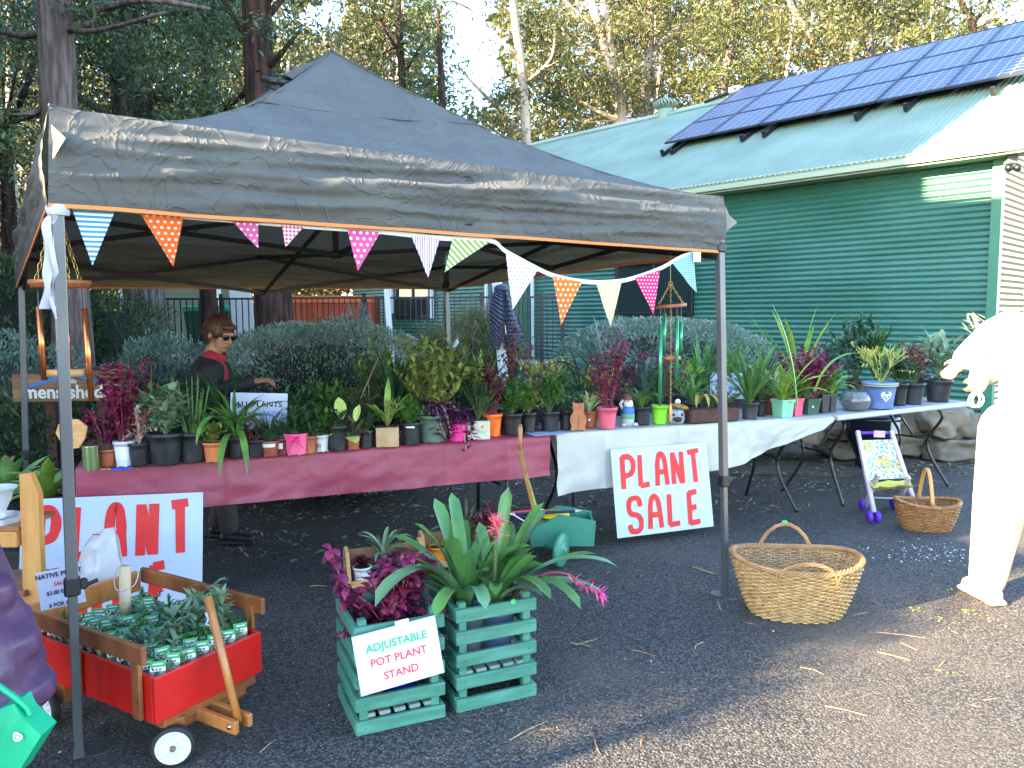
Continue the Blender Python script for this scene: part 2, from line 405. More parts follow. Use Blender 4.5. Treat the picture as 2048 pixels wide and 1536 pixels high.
# solar panels: three rows of six
cell_m = bpy.data.materials.new('solar_cells'); cell_m.use_nodes = True; t = cell_m.node_tree; p = t.nodes['Principled BSDF']
tc = N(t, 'ShaderNodeTexCoord'); br = N(t, 'ShaderNodeTexBrick'); t.links.new(tc.outputs['Object'], br.inputs['Vector']); br.offset = 0
br.inputs['Scale'].default_value = 1; br.inputs['Brick Width'].default_value = .155; br.inputs['Row Height'].default_value = .155; br.inputs['Mortar Size'].default_value = .005
br.inputs['Color1'].default_value = (.011, .017, .065, 1); br.inputs['Color2'].default_value = (.020, .032, .12, 1); br.inputs['Mortar'].default_value = (.42, .45, .55, 1)
t.links.new(br.outputs[0], p.inputs['Base Color']); p.inputs['Roughness'].default_value = .32; p.inputs['Specular IOR Level'].default_value = .3; p.inputs['Coat Weight'].default_value = .12
frame_m = M('panel_frame', (.05, .055, .07), .35, metal=.3)
PW, PH = .935, 1.03; rows = ['bottom', 'middle', 'top']; ordn = ['first', 'second', 'third', 'fourth', 'fifth', 'sixth']
for r_ in range(3):
    for c_ in range(6):
        s0 = 5.86 - c_ * (PW + (.012 if c_ % 2 == 0 else .012)) - PW - (c_ // 2) * .012; u0 = 2.14 + r_ * (PH + .01); o = roofp(s0, u0, .16)
        t_ = thing('solar_panel', '%s solar panel from the left in the %s row on the green roof' % (ordn[c_], rows[r_]), 'solar panel', o, 'solar panels on the workshop roof')
        mt = Matrix.Translation(o) @ Matrix((DW, US, RN)).transposed().to_4x4()
        b = B().box((PW / 2, PH / 2, 0), (PW - .03, PH - .03, .02)); me = b.mesh('cell_sheet', cell_m); oo = obj('cell_sheet', me, t_); oo.matrix_basis = mt
        f = B()
        for e in (0, 1): f.box((PW / 2, PH * e + .008 * (1 - 2 * e), 0), (PW, .016, .036)); f.box((PW * e + .008 * (1 - 2 * e), PH / 2, 0), (.016, PH - .032, .036))
        oo = obj('frame', f.mesh('frame', frame_m), t_); oo.matrix_basis = mt
for i, s_ in enumerate((5.75, 5.55, 4.15, 3.75, 2.25, 1.55, .45)):
    b = B(); b.beam(roofp(s_, 1.82, .05), roofp(s_, 5.2, .05), .045, .06, RN, ch=.004); b.box(roofp(s_, 1.84, .09), (.05, .05, .1), Matrix((DW, US, RN)).transposed())
    tag(b.build('mounting_rail', dark_m), 'black rail under the solar array, %s from the left end' % (ordn[i] if i < 6 else 'seventh'), 'rail', 'rails under the solar panels')
# whirlybird vents, camera box on the ridge
def vent(s_, u, r_, lab):
    c = roofp(s_, u, .12) if s_ > 5 else roofp(s_, RUP, 0) + NW * .55 + Z * .10; t_ = thing('roof_ventilator', lab, 'ventilator', c, 'roof vents')
    B().lathe(c - Z * .1, [(r_ * .62, -.25), (r_ * .62, .12)], 20).build('throat', pale_m, t_, True)
    b = B()
    for i in range(22):
        a = 2 * PI * i / 22; pts = [c + Vector((math.cos(a + .5 * k / 6) * r_ * math.sin(PI * (.12 + .8 * k / 6)) * 1.02, math.sin(a + .5 * k / 6) * r_ * math.sin(PI * (.12 + .8 * k / 6)), r_ * .8 - k / 6 * r_ * .95)) for k in range(7)]
        b.tube(pts, r_ * .10, 4, flat=.4)
    b.lathe(c, [(0, r_ * .86), (r_ * .4, r_ * .8)], 16); b.build('vane', pale_m, t_, True)
vent(7.75, 5.2, .27, 'ribbed round roof vent at the left of the solar array'); vent(3.35, 5.30, .21, 'ribbed round roof vent half hidden behind the solar panels')
q = roofp(6.0, 5.25, .14); t_ = thing('antenna_box', 'pale box with a red mark on the roof ridge beside the panels', 'antenna', q)
B().cbox(q + Z * .02, (.26, .2, .12), .01, Matrix((DW, NW, Z)).transposed()).build('box', white_m, t_)
B().box(q + Z * .02 - NW * .105 - DW * .04, (.06, .01, .05), Matrix((DW, NW, Z)).transposed()).build('mark', M('red_plastic', (.6, .03, .02), .5), t_)
B().tube([q + DW * .1, q + DW * .75 - Z * .08], .035, 8).build('arm', dark_m, t_)

# ------------------------------------------------------------------ deck, verandah posts, fence, buildings beyond
deck_m = M('concrete', (.30, .31, .30), .85, (.38, .38, .36), 3, bump=.004)
dk = B(); dk.box((-3.9, 15.9, .31), (9.5, 3.3, .62)); dk.build('deck', M('deck_green', (.02, .085, .065), .6)).__setitem__('kind', 'structure')
dk = B(); dk.box((-3.9, 15.85, .645), (9.6, 3.4, .05)); dk.build('paving', deck_m)['kind'] = 'structure'
def fence(x0, x1, Y, z0, z1, lab, sp=.1, posts=()):
    t_ = thing('metal_fence', lab, 'fence', ((x0 + x1) / 2, Y, z0))
    for zz in (z0 + .06, z1 - .02): B().box(((x0 + x1) / 2, Y, zz), (x1 - x0, .035, .035)).build('rail', dark_m, t_)
    n = int((x1 - x0) / sp); me = B().box((0, 0, (z0 + z1) / 2), (.018, .018, z1 - z0 - .05)).mesh('bar', dark_m)
    for i in range(n):
        o = obj('bar', me, t_); o.matrix_basis = Matrix.Translation((x0 + (i + .5) * sp, Y, 0))
    for x in posts: B().cbox((x, Y - .002, (z0 + z1) / 2 + .03), (.065, .065, z1 - z0 + .08), .006).build('post', dark_m, t_)
fence(-4.2, .95, 14.15, .66, 1.86, 'black bar fence along the workshop deck', .1, (-4.2, -2.7, -1.2, -.55, .55, .93))
fence(-7.6, -4.3, 14.4, .55, 1.86, 'black bar fence between the two thick tree trunks', .115, (-7.5, -5.4))
ptt = aty(775, 600, 13.2)
t_ = thing('verandah_post', 'slim white post standing behind the hedge left of the window', 'post', (ptt.x, 13.2, 0)); 
B().beam((ptt.x + .10, 13.2, 0), (ptt.x - .07, 13.2, 3.0), .09, .09, Vector((0, 1, 0)), ch=.006).build('shaft', white_m, t_)
B().cbox((ptt.x + .10, 13.2, .03), (.16, .16, .06), .01).build('foot', white_m, t_)
# orange container behind the fence, far sheds
t_ = thing('shipping_container', 'rust orange container behind the black bar fence', 'container', (-4.2, 17.5, 0))
org = M('rust_orange', (.52, .075, .02), .5, (.40, .05, .015), 3)
b = B(); b.box((-4.45, 18.1, 1.3), (2.6, .9, 1.35))
b.build('body', org, t_)
for i in range(16): B().box((-5.7 + i * .165, 17.63, 1.25), (.07, .04, 1.1)).build('rib', org, t_)
B().box((-4.45, 17.6, 1.9), (2.66, .1, .16)).build('top_rail', M('orange_rail', (.68, .13, .03), .5), t_)
B().box((-4.9, 17.55, .9), (1.5, .06, .2)).build('stripe', M('blue_grey', (.25, .33, .42), .5), t_)
B().box((-4.45, 18.1, .45), (2.5, .8, .35)).build('chassis', dark_m, t_)
t_ = thing('far_shed', 'small grey green shed seen between the tree trunks', 'shed', (-8.7, 21, 0))
for k in range(14): B().box((-8.75, 20.0, 1.0 + k * .13), (2.3, .05 + .02 * (k % 2), .12)).build('weatherboard', M('shed_boards', (.13, .17, .13), .6), t_)
B().box((-8.75, 21.2, 1.5), (2.3, 2.3, 3.0)).build('wall', M('shed_wall', (.11, .15, .12), .7), t_)
B().box((-8.75, 21.0, 3.05), (2.9, 3.0, .1)).build('roof', pale_m, t_)
for x in (-9.95, -7.5): B().cbox((x, 19.8, 1.5), (.12, .12, 3.0), .01).build('post', white_m, t_)
t_ = thing('wheelie_bin', 'dark green wheelie bin behind the fence by the trunk', 'bin', (-5.9, 15.2, 0))
bn = M('bin_green', (.01, .09, .05), .4)
b = B(); b.add([(-6.25, 15.0, .7), (-5.55, 15.0, .7), (-5.55, 15.6, .7), (-6.25, 15.6, .7), (-6.33, 14.9, 1.62), (-5.47, 14.9, 1.62), (-5.47, 15.7, 1.62), (-6.33, 15.7, 1.62)], [(3, 2, 1, 0), (4, 5, 6, 7), (0, 1, 5, 4), (1, 2, 6, 5), (2, 3, 7, 6), (3, 0, 4, 7)]); b.build('body', bn, t_)
B().cbox((-5.9, 15.25, 1.68), (.92, .88, .09), .03).build('lid', M('bin_lid', (.03, .35, .17), .35), t_)
for x in (-6.15, -5.65): B().lathe((x, 15.65, .76), [(0, -.03), (.1, -.03), (.1, .03), (0, .03)], 14, rot=Matrix.Rotation(PI / 2, 3, 'Y')).build('wheel', dark_m, t_)
t_ = tag(B().cbox((-5.15, 14.8, 1.45), (.42, .03, 1.3), .006, Matrix.Rotation(-.06, 3, 'Y')).build('white_board', white_m), 'blank white board leaning beside the thick trunk', 'board')
# grey post holding the jacket
PJ = aty(1000, 600, 7.6)
t_ = thing('jacket_post', 'white square post the navy jacket hangs on', 'post', (PJ.x, 7.6, 0))
B().beam((PJ.x + .085, 7.6, 0), (PJ.x - .03, 7.6, 1.83), .098, .098, Vector((0, 1, 0)), ch=.005).build('shaft', white_m, t_)
B().cbox((PJ.x - .032, 7.6, 1.84), (.11, .11, .02), .005).build('cap', white_m, t_)
B().tube([(PJ.x - .02, 7.53, 1.76), (PJ.x + .03, 7.46, 1.78)], .008, 6).build('hook', dark_m, t_)

# ------------------------------------------------------------------ unseen hall and cypresses, added behind the camera's left to shade the stall
def sh(s_, t_): return Vector((.866 * s_ - .5 * t_, .5 * s_ + .866 * t_, 0))     # s = away from the sun, t = across it
hall = thing('shade_hall', 'unseen two storey brick hall added behind and left of the stall for shade', 'building', sh(-7, 4))
brickm = M('shade_hall_brick', (.30, .17, .11), .9, (.22, .12, .08), 20)
S0 = -5.0
def hbox(t0, t1, s0, s1, z0, z1, nm, m):
    q = [sh(s0, t0), sh(s0, t1), sh(s1, t1), sh(s1, t0)]; b = B()
    b.add([*[v + Z * z0 for v in q], *[v + Z * z1 for v in q]], [(3, 2, 1, 0), (4, 5, 6, 7), (0, 1, 5, 4), (1, 2, 6, 5), (2, 3, 7, 6), (3, 0, 4, 7)]); b.build(nm, m, hall)
hbox(2.33, 6.3, S0, S0 - 5, 0, 3.7, 'wall', brickm); hbox(2.985, 6.3, S0, S0 - 5, 3.7, 8.1, 'upper_wall', brickm); hbox(2.98, 6.5, S0 + .05, S0 - 5.2, 8.1, 8.25, 'roof', pale_m)  # added walls, stepped so low sun grazes the tent front above the shade
for i in range(2):
    c = sh(S0 + .02, 4 + i * 1.4); rm = Matrix((sh(0, 1), sh(1, 0), Z)).transposed()
    w_ = B().box(c + Z * 5.4, (.9, .1, 1.3), rm).build('window', white_m, hall); B().box(c + Z * 5.4 + sh(.06, 0), (.75, .03, 1.15), rm).build('pane', glass_m, w_)
cyp = M('cypress', (.03, .05, .02), .8, (.05, .08, .03), 3, bump=.05, bscale=4)
for i in range(8):  # unseen row, added tall enough to keep the workshop roof in shade
    c = sh(S0 - 1, 7.4 + i * 1.9); hh = 14.0 + .5 * math.sin(i * 2.3)
    t_ = thing('shade_cypress', 'tall dense cypress added unseen for shade, number %s in the row beyond the left of the picture' % ['one', 'two', 'three', 'four', 'five', 'six', 'seven', 'eight'][i], 'tree', c); B().lathe(c, [(.12, 0), (.10, .8)], 8).build('trunk', M('dark_bark2', (.05, .03, .02), .9), t_)
    B().lathe(c, [(.1, .5), (1.3, 1.2), (1.5, 5), (1.35, hh * .8), (.9, hh * .95), (0, hh)], 16, wob=lambda a, k: 1 + .08 * math.sin(5 * a + k * 2)).build('crown', cyp, t_)

pst = thing('shade_post', 'round timber post added outside the picture to cast a streak of shade', 'post', sh(S0, 2.1)); B().lathe(sh(S0, 2.1), [(.05, 0), (.048, 2.6), (.03, 2.66), (0, 2.66)], 10).build('shaft', M('post_grey', (.2, .17, .14), .8), pst)  # added out of view, throws the thin shadow streak on the asphalt
# ------------------------------------------------------------------ trees
def barkmat(name, c, c2, bump=.02, st=(9, 9, 1.2), bs=3):
    return M(name, c, .9, c2, 2.2, nstretch=st, bump=bump, bscale=bs, spec=.2, lo=.38, hi=.6)
bark_pink = barkmat('stringy_bark', (.17, .125, .11), (.075, .055, .05))
bark_dark = barkmat('dark_bark', (.07, .035, .025), (.018, .012, .010))
bark_grey = barkmat('grey_bark', (.17, .15, .14), (.045, .035, .032))
bark_pale = M('pale_gum_bark', (.62, .48, .36), .7, (.36, .25, .17), 1.2, nstretch=(3, 3, .6), bump=.01)
leaf_dark = M('leaf_dark', (.075, .115, .040), .55, (.034, .064, .022), .9, trans=.18, island=.45)
leaf_gum = M('leaf_gum', (.105, .108, .028), .5, (.050, .066, .020), .5, trans=.25, island=.45)
leaf_olive = M('leaf_olive', (.118, .112, .032), .5, (.062, .072, .024), .6, trans=.28, island=.4)
leaf_grey = M('leaf_greygreen', (.15, .22, .16), .6, (.07, .115, .08), 3, trans=.12, island=.4)
def rough_trunk(bd, pts, rs, n=20, groove=.09, seed=0, sub=8):
    pts = crom(pts, sub); k = len(pts); rr = np.interp(np.linspace(0, 1, k), np.linspace(0, 1, len(rs)), rs)
    vs = []; 
    for i, p in enumerate(pts):
        for j in range(n):
            a = 2 * PI * j / n; q = noise.noise(Vector((math.cos(a) * 3.1 + seed, math.sin(a) * 3.1, p.z * .35))) + .6 * noise.noise(Vector((math.cos(a) * 8 + seed, math.sin(a) * 8, p.z * .9)))
            r_ = rr[i] * (1 + groove * q * 1.6); vs.append(Vector(p) + Vector((math.cos(a) * r_, math.sin(a) * r_, 0)))
    fs = [(i * n + j, i * n + (j + 1) % n, (i + 1) * n + (j + 1) % n, (i + 1) * n + j) for i in range(k - 1) for j in range(n)]
    bd.add(vs, fs)
def crown_cloud(blobs, per, L, W, seed, droop=-.5, clump=.33, density=7):
    if 10 < density < 16: density = 18
    rs = np.random.RandomState(seed); Ps = []
    for (c, r_) in blobs:
        r3 = r_ if isinstance(r_, tuple) else (r_, r_, r_ * .8)
        nc = max(4, int(density * r3[0] * r3[2])); d = rs.normal(size=(nc, 3)); d /= np.linalg.norm(d, axis=1)[:, None]
        cc = np.array(c) + d * np.array(r3) * (rs.rand(nc, 1) ** .5)
        for q in cc: Ps.append(q + rs.normal(size=(per, 3)) * clump * np.array([1, 1, .55]))
    P = np.concatenate(Ps); return quads(P, L, W, rs, (0, 0, droop))
def pxblob(px, py, rp, Y, dy=0):
    c = aty(px, py, Y + dy); return (tuple(c), (rp * Y / FOC, rp * Y / FOC, rp * Y / FOC))
def tree(name, lab, Y, trunk, tr, limbs, blobs, leafm, barkm, seed, per=105, L=.12, W=.034, density=9, droop=-.5, groove=.07, grp=None, clump=.33, cat='tree'):
    """trunk: picture points at depth Y, limbs: the same with radii, blobs: where the crown's clumps hang."""
    rr = random.Random(seed); base = aty(trunk[0][0], trunk[0][1], Y)
    t_ = thing(name, lab, cat, (base.x, Y, 0), grp)
    b = B(); pts = [Vector((base.x, Y, 0))] if base.z > .2 else []
    pts += [aty(x, y, Y) for x, y in trunk]; rough_trunk(b, pts, tr, 18 if tr[0] > .12 else 10, groove, seed)
    for lp, lr in limbs:
        q = [aty(x, y, Y + i * rr.uniform(-.5, .5)) for i, (x, y) in enumerate(lp)]; b.tube(crom(q, 5), list(np.interp(np.linspace(0, 1, (len(q) - 1) * 5 + 1), [0, 1], lr)), 7)
    bl = [pxblob(x, y, r_, Y, rr.uniform(-1, 1) * r_ * Y / FOC) for x, y, r_ in blobs]
    tp = pts[-1] if len(pts) < 3 else pts[len(pts) // 2 + 1]
    for c, r_ in bl:      # twigs reach into each clump
        q0 = min(pts, key=lambda p: (p - Vector(c)).length); c = Vector(c); mid = (q0 + c) / 2 + Vector((0, 0, -.1 * r_[0]))
        b.tube([q0, mid, c, c + Vector((rr.uniform(-.5, .5) * r_[0], 0, .5 * r_[0]))], [tr[-1] * .35, tr[-1] * .22, tr[-1] * .12, .006], 5)
    b.build('trunk', barkm, t_, True)
    if bl:
        V, F = crown_cloud(bl, per, L, W, seed, droop, clump, density); tag(fast('crown', V, F, leafm, t_), kind='stuff')
    return t_
# the three thick trunks on the left
tree('stringybark_tree', 'thick pinkish stringybark trunk behind the left tent corner', 8.6, [(150, 900), (142, 640), (128, 400), (118, 200), (112, 60), (108, -120)], [.26, .20, .185, .18, .18, .17], [([(128, 40), (210, 15), (300, 0), (420, 18)], (.05, .02)), ([(140, 60), (200, 60), (330, 25)], (.035, .015))],
     [(-20, 60, 120), (10, 230, 110), (190, 40, 60), (30, -60, 120)], leaf_dark, bark_pink, 3, per=130, L=.065, W=.02, density=34, groove=.05, clump=.17)
tree('stringybark_tree', 'thick grey furrowed trunk half hidden in dark leaves', 11, [(300, 900), (292, 640), (275, 400), (258, 180), (250, 0), (246, -150)], [.34, .28, .25, .23, .22, .2], [([(270, 250), (340, 160), (420, 90)], (.08, .02)), ([(262, 280), (170, 200), (60, 150)], (.06, .02))],
     [(200, 110, 120), (330, 60, 120), (400, 190, 120), (300, 330, 80), (180, 300, 70), (260, 0, 110), (120, 20, 90), (440, 330, 90), (430, 30, 90), (360, 270, 100)], leaf_dark, bark_grey, 7, per=130, L=.075, W=.023, density=30, clump=.2)
tree('ironbark_tree', 'dark reddish brown trunk rising behind the tent peak', 10, [(556, 900), (548, 640), (530, 350), (518, 150), (512, 0), (508, -150)], [.29, .25, .20, .175, .17, .165], [([(516, 60), (580, -20), (640, -60)], (.05, .03)), ([(520, 110), (470, 40), (430, -30)], (.04, .02))],
     [(600, 60, 60), (470, -40, 60), (600, -30, 70), (450, 220, 55)], leaf_dark, bark_dark, 11, per=120, L=.075, W=.022, density=26, clump=.2)
tree('stringybark_tree', 'dark ridged trunk behind the hanging copper chimes', 9.3, [(132, 900), (130, 760), (118, 620), (104, 520)], [.27, .22, .2, .18], [], [], leaf_dark, bark_grey, 21)
# dark understorey crowns behind the tent on the left
tree('wattle_tree', 'dense dark leafy tree filling the gap above the tent roof', 13.5, [(420, 800), (415, 500), (420, 250), (400, 40)], [.16, .14, .11, .06], [], [(330, 120, 110), (420, 100, 110), (400, 250, 100), (330, 330, 90), (450, 330, 70), (250, 60, 90), (450, 20, 90), (500, 230, 60), (280, 250, 80), (420, 420, 70), (570, 160, 60)], leaf_dark, bark_dark, 31, per=120, L=.09, W=.027, density=19, clump=.27)
tree('wattle_tree', 'dark bushy tree at the left edge behind the bush', 11.5, [(30, 800), (20, 500), (10, 250)], [.13, .12, .08], [([(14, 260), (50, 180), (90, 60)], (.06, .02))], [(0, 60, 110), (60, 150, 90), (10, 280, 80), (50, 30, 100), (-30, 400, 70), (180, 190, 60)], leaf_dark, bark_dark, 37, per=120, L=.08, W=.024, density=20, clump=.24)
tree('gum_tree', 'sunlit thin gum seen between left edge and the tent corner', 17, [(40, 700), (32, 450), (20, 330)], [.13, .11, .09], [], [(20, 400, 70), (60, 470, 50), (0, 520, 60)], leaf_olive, bark_pale, 41, per=70, L=.16, W=.05, density=6)
# gums in the middle and on the right
tree('gum_tree', 'slender dark gum left of the bright patch of sky', 21, [(806, 420), (806, 200), (800, 90), (790, -80)], [.14, .12, .10, .08], [([(806, 150), (850, 80), (900, 20)], (.05, .02)), ([(802, 110), (770, 60), (740, 20)], (.05, .02))],
     [(790, 40, 60), (830, 110, 50), (760, 110, 45), (860, 60, 40), (780, 170, 40), (720, 60, 50), (830, 200, 40), (700, 130, 35), (850, -10, 50), (735, -20, 60)], leaf_gum, bark_dark, 51, density=13, clump=.26)
tree('gum_tree', 'bushy dark gum just right of the tent peak', 19, [(884, 420), (884, 220), (880, 110), (876, 20)], [.13, .11, .08, .04], [], [(880, 60, 34), (890, 125, 42), (860, 180, 42), (905, 190, 36), (930, 235, 36), (880, 240, 40), (960, 265, 36), (850, 15, 40)], leaf_dark, bark_dark, 53, density=13, clump=.24)
tree('gum_tree', 'gum with a long leaning pale branch against the sky', 22, [(1052, 420), (1050, 250), (1045, 150), (1030, 40), (1020, -80)], [.2, .17, .13, .11, .09], [([(1060, 285), (1000, 220), (950, 170), (915, 130)], (.07, .03)), ([(1035, 110), (1000, 80), (950, 25), (900, 0)], (.06, .02)), ([(1045, 170), (1100, 120), (1110, 60)], (.05, .02))],
     [(1010, 190, 40), (1060, 170, 50), (1000, 240, 40), (1100, 200, 45), (1050, 60, 55), (1100, 60, 50), (1120, 120, 45), (1000, -30, 50), (1140, 180, 40), (1030, 290, 30)], leaf_gum, bark_pale, 57, density=13, clump=.26)
tree('gum_tree', 'pale forked gum behind the left end of the green roof', 24, [(1244, 420), (1243, 240), (1226, 150), (1205, 80), (1182, 0), (1160, -100)], [.24, .2, .17, .14, .12, .09], [([(1226, 130), (1216, 60), (1206, 0), (1200, -60)], (.13, .06)), ([(1205, 70), (1150, 20), (1110, -20)], (.06, .02)), ([(1240, 240), (1180, 215), (1130, 170), (1060, 160)], (.08, .03)), ([(1226, 120), (1160, 90), (1100, 50)], (.05, .02))],
     [(1180, 60, 55), (1130, 100, 50), (1250, 60, 55), (1200, 180, 50), (1150, 190, 45), (1260, 150, 55), (1120, 240, 40), (1180, 240, 40), (1080, 20, 60), (1240, 0, 60)], leaf_olive, bark_pale, 61, density=13, clump=.3)
tree('gum_tree', 'white trunked gum with a long limb reaching up right', 25, [(1288, 420), (1288, 240), (1296, 120), (1302, 60), (1298, -60)], [.22, .18, .14, .12, .09], [([(1298, 105), (1345, 65), (1385, 30), (1414, -5)], (.10, .05)), ([(1302, 230), (1310, 190), (1300, 110)], (.08, .04))],
     [(1340, 10, 55), (1330, 130, 55), (1360, 190, 40), (1290, 30, 50), (1270, 210, 40), (1400, 60, 55), (1400, 140, 50), (1330, -30, 60)], leaf_olive, bark_pale, 67, density=13, clump=.3)
tree('gum_tree', 'olive gum with drooping clumps above the ridge vent', 23, [(1440, 420), (1445, 200), (1460, 100), (1470, 0)], [.2, .16, .12, .08], [], [(1440, 60, 60), (1480, 130, 50), (1430, 160, 50), (1500, 40, 60), (1390, 190, 35), (1520, 150, 40), (1460, -20, 60)], leaf_gum, bark_grey, 71, density=13, clump=.3)
tree('gum_tree', 'leaning pale gum trunk behind the solar panels', 22, [(1650, 330), (1648, 140), (1610, 60), (1578, 0), (1560, -60)], [.15, .12, .10, .08, .07], [], [(1560, 60, 55), (1620, 110, 50), (1580, 0, 60), (1660, 40, 55), (1650, 110, 45), (1530, 120, 40)], leaf_olive, bark_pale, 73, density=13, clump=.3)
tree('gum_tree', 'dark broad gum above the upper row of solar panels', 21, [(1735, 330), (1740, 120), (1730, 20), (1735, -60)], [.16, .14, .11, .09], [([(1738, 90), (1700, 30), (1680, -20)], (.06, .03))], [(1720, 50, 50), (1770, 30, 55), (1800, 80, 45), (1700, -10, 60), (1690, 90, 40), (1840, 40, 45), (1830, 0, 50)], leaf_gum, bark_grey, 79, density=13, clump=.28)
tree('gum_tree', 'bare limbed gum at the top right against blue sky', 23, [(1950, 330), (1945, 60), (1930, 20), (1900, -40)], [.15, .12, .10, .06], [([(1940, 50), (1975, 10), (1990, -40)], (.07, .04)), ([(1925, 25), (1880, 10), (1840, -20)], (.05, .02))], [(1870, 10, 45), (1890, 40, 30), (1960, 0, 28), (2040, 10, 35), (2000, -20, 40)], leaf_gum, bark_dark, 83, density=7, clump=.28)
# the wood behind: one mass
rs = np.random.RandomState(9); Ps = []
def wood(n, x0, x1, y0, y1, z0, z1, per, hole):
    k = 0
    while k < n:
        x = rs.uniform(x0, x1); y = rs.uniform(y0, y1); z_ = rs.uniform(z0, z1); px = 1024 + x / y * FOC; py = 636 - (z_ - 1.5) / y * FOC
        k += 1
        if hole(px, py): continue
        if noise.noise(Vector((x * .3, y * .3, z_ * .4))) < -.16: continue
        Ps.append(np.array((x, y, z_)) + rs.normal(size=(per, 3)) * (.55, .55, .35))
hole = lambda px, py: (880 < px < 1010 and py < 235) or (640 < px < 700 and py < 95) or (px > 1860 and py < 75) or (520 < px < 640 and 40 < py < 90 and px % 3 > 1)
wood(2600, -26, -3.5, 24, 36, 0, 14, 70, hole); wood(2900, -4, 30, 32, 42, 0, 17, 70, hole)
Pb = []
while len(Pb) < 30000:
    x = rs.uniform(-40, 40); z_ = rs.uniform(0, 22); y = rs.uniform(43, 52); px = 1024 + x / y * FOC; py = 636 - (z_ - 1.5) / y * FOC
    if hole(px, py) or noise.noise(Vector((x * .35, z_ * .5, 7))) < -.34: continue
    Pb.append((x, y, z_))
Vb, Fb = quads(np.array(Pb), .75, .38, rs, (0, 0, -.3)); tag(fast('deep_wood', Vb, Fb, leaf_gum), 'deeper wood closing the view behind the gums', 'wood', kind='stuff')
P = np.concatenate(Ps); V, F = quads(P, .22, .08, rs, (0, 0, -.4))
tag(fast('far_wood', V, F, leaf_olive), 'sunlit eucalypt wood behind the workshop and stall', 'wood', kind='stuff')
b = B()
for i in range(60):
    x = rnd.uniform(-26, 28); y = rnd.uniform(24, 36) + (6 if x > -3 else 0); px = 1024 + x / y * FOC
    if 860 < px < 1030: continue
    h = rnd.uniform(8, 14); b.tube([(x, y, 0), (x + rnd.uniform(-.4, .4), y, h * .5), (x + rnd.uniform(-1, 1), y, h)], [.16, .12, .05], 6)
tag(b.build('far_trunks', bark_pale, None, True), 'thin sunlit trunks in the far wood', 'wood', kind='stuff')

q = sh(S0 - .4, 2.30); t_ = thing('shade_shrub', 'loose leafy shrub added outside the picture to soften the shade edge', 'shrub', q); b = B(); b.tube([q, q + Z * 1.2, q + Vector((.1, 0, 2.4))], [.05, .04, .02], 6); b.build('stems', bark_grey, t_)
V, F = crown_cloud([((q.x, q.y, 1.7), (.3, .25, .5)), ((q.x + .05, q.y, 2.5), (.32, .25, .45)), ((q.x, q.y, 3.2), (.25, .2, .35)), ((q.x + .1, q.y - .18, 2.1), (.2, .15, .4))], 60, .07, .03, 5, -.3, .09, 120); tag(fast('foliage', V, F, leaf_dark, t_), kind='stuff')  # added leaves that fray the straight edge of the hall's shadow
# ------------------------------------------------------------------ hedges and garden plants
def shell(c, r3, n, rs, power=2.6, zmin=-.95, lump=.10, seed=0):
    u = rs.normal(size=(n * 2, 3)); u = u[(u[:, 2] > zmin * np.linalg.norm(u, axis=1)) & (u[:, 1] < .75 * np.linalg.norm(u, axis=1))][:n]
    k = (np.abs(u / np.linalg.norm(u, axis=1)[:, None]) ** power).sum(1) ** (-1 / power); u = u / np.linalg.norm(u, axis=1)[:, None] * k[:, None]
    lum = np.array([noise.noise(Vector(q * 2.4 + seed)) + .5 * noise.noise(Vector(q * 6 + seed)) for q in u]); rr = (1 + lump * lum) * (1 - .16 * rs.rand(len(u)) ** 2)
    return np.array(c) + u * np.array(r3) * rr[:, None], u
def shrub(name, lab, c, r3, n, L, W, m, seed, cat='shrub', power=2.6, lump=.10, core=True, bias=.9):
    rs = np.random.RandomState(seed); P, U = shell(c, r3, n, rs, power, lump=lump, seed=seed)
    t_ = thing(name, lab, cat, (c[0], c[1], 0)); nn = len(P)
    a = U * bias + rs.normal(size=(nn, 3)) * .55 + np.array((0, 0, .5)); a /= np.linalg.norm(a, axis=1)[:, None]
    bb = np.cross(a, rs.normal(size=(nn, 3))); bb /= np.linalg.norm(bb, axis=1)[:, None]; s_ = rs.uniform(.6, 1.4, (nn, 1))
    l = a * L * s_; w_ = bb * W * s_ * .5; V = np.stack([P, P + l * .5 + w_, P + l, P + l * .5 - w_], 1).reshape(-1, 3)
    tag(fast('foliage', V, np.arange(4 * nn).reshape(nn, 4), m, t_), kind='stuff')
    b = B()
    for i in range(10):
        q = Vector(P[rs.randint(nn)]); b.tube([(c[0] + rnd.uniform(-.1, .1) * r3[0], c[1], 0), ((c[0] + q.x) / 2, (c[1] + q.y) / 2, q.z * .4), tuple(q * .9 + Vector(c) * .1)], [.02, .015, .006], 5)
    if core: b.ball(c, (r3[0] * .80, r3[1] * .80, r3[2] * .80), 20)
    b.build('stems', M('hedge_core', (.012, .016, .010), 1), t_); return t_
westr = M('westringia', (.23, .31, .23), .6, (.11, .17, .12), 5, trans=.1, island=.4)
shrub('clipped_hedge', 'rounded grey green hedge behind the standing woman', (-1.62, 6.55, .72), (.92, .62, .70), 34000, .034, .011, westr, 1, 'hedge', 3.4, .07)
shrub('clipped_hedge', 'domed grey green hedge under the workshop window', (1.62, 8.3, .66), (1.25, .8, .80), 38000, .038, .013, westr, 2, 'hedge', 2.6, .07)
shrub('low_shrub', 'soft grey green shrub behind the seller at left', (-2.95, 6.6, .62), (.72, .5, .62), 15000, .045, .012, leaf_grey, 3, power=2.2, lump=.25)
shrub('low_shrub', 'dark leafy shrub under the timber sign', (-3.6, 6.0, .35), (.9, .45, .62), 15000, .05, .018, leaf_dark, 4, power=2.2, lump=.3)
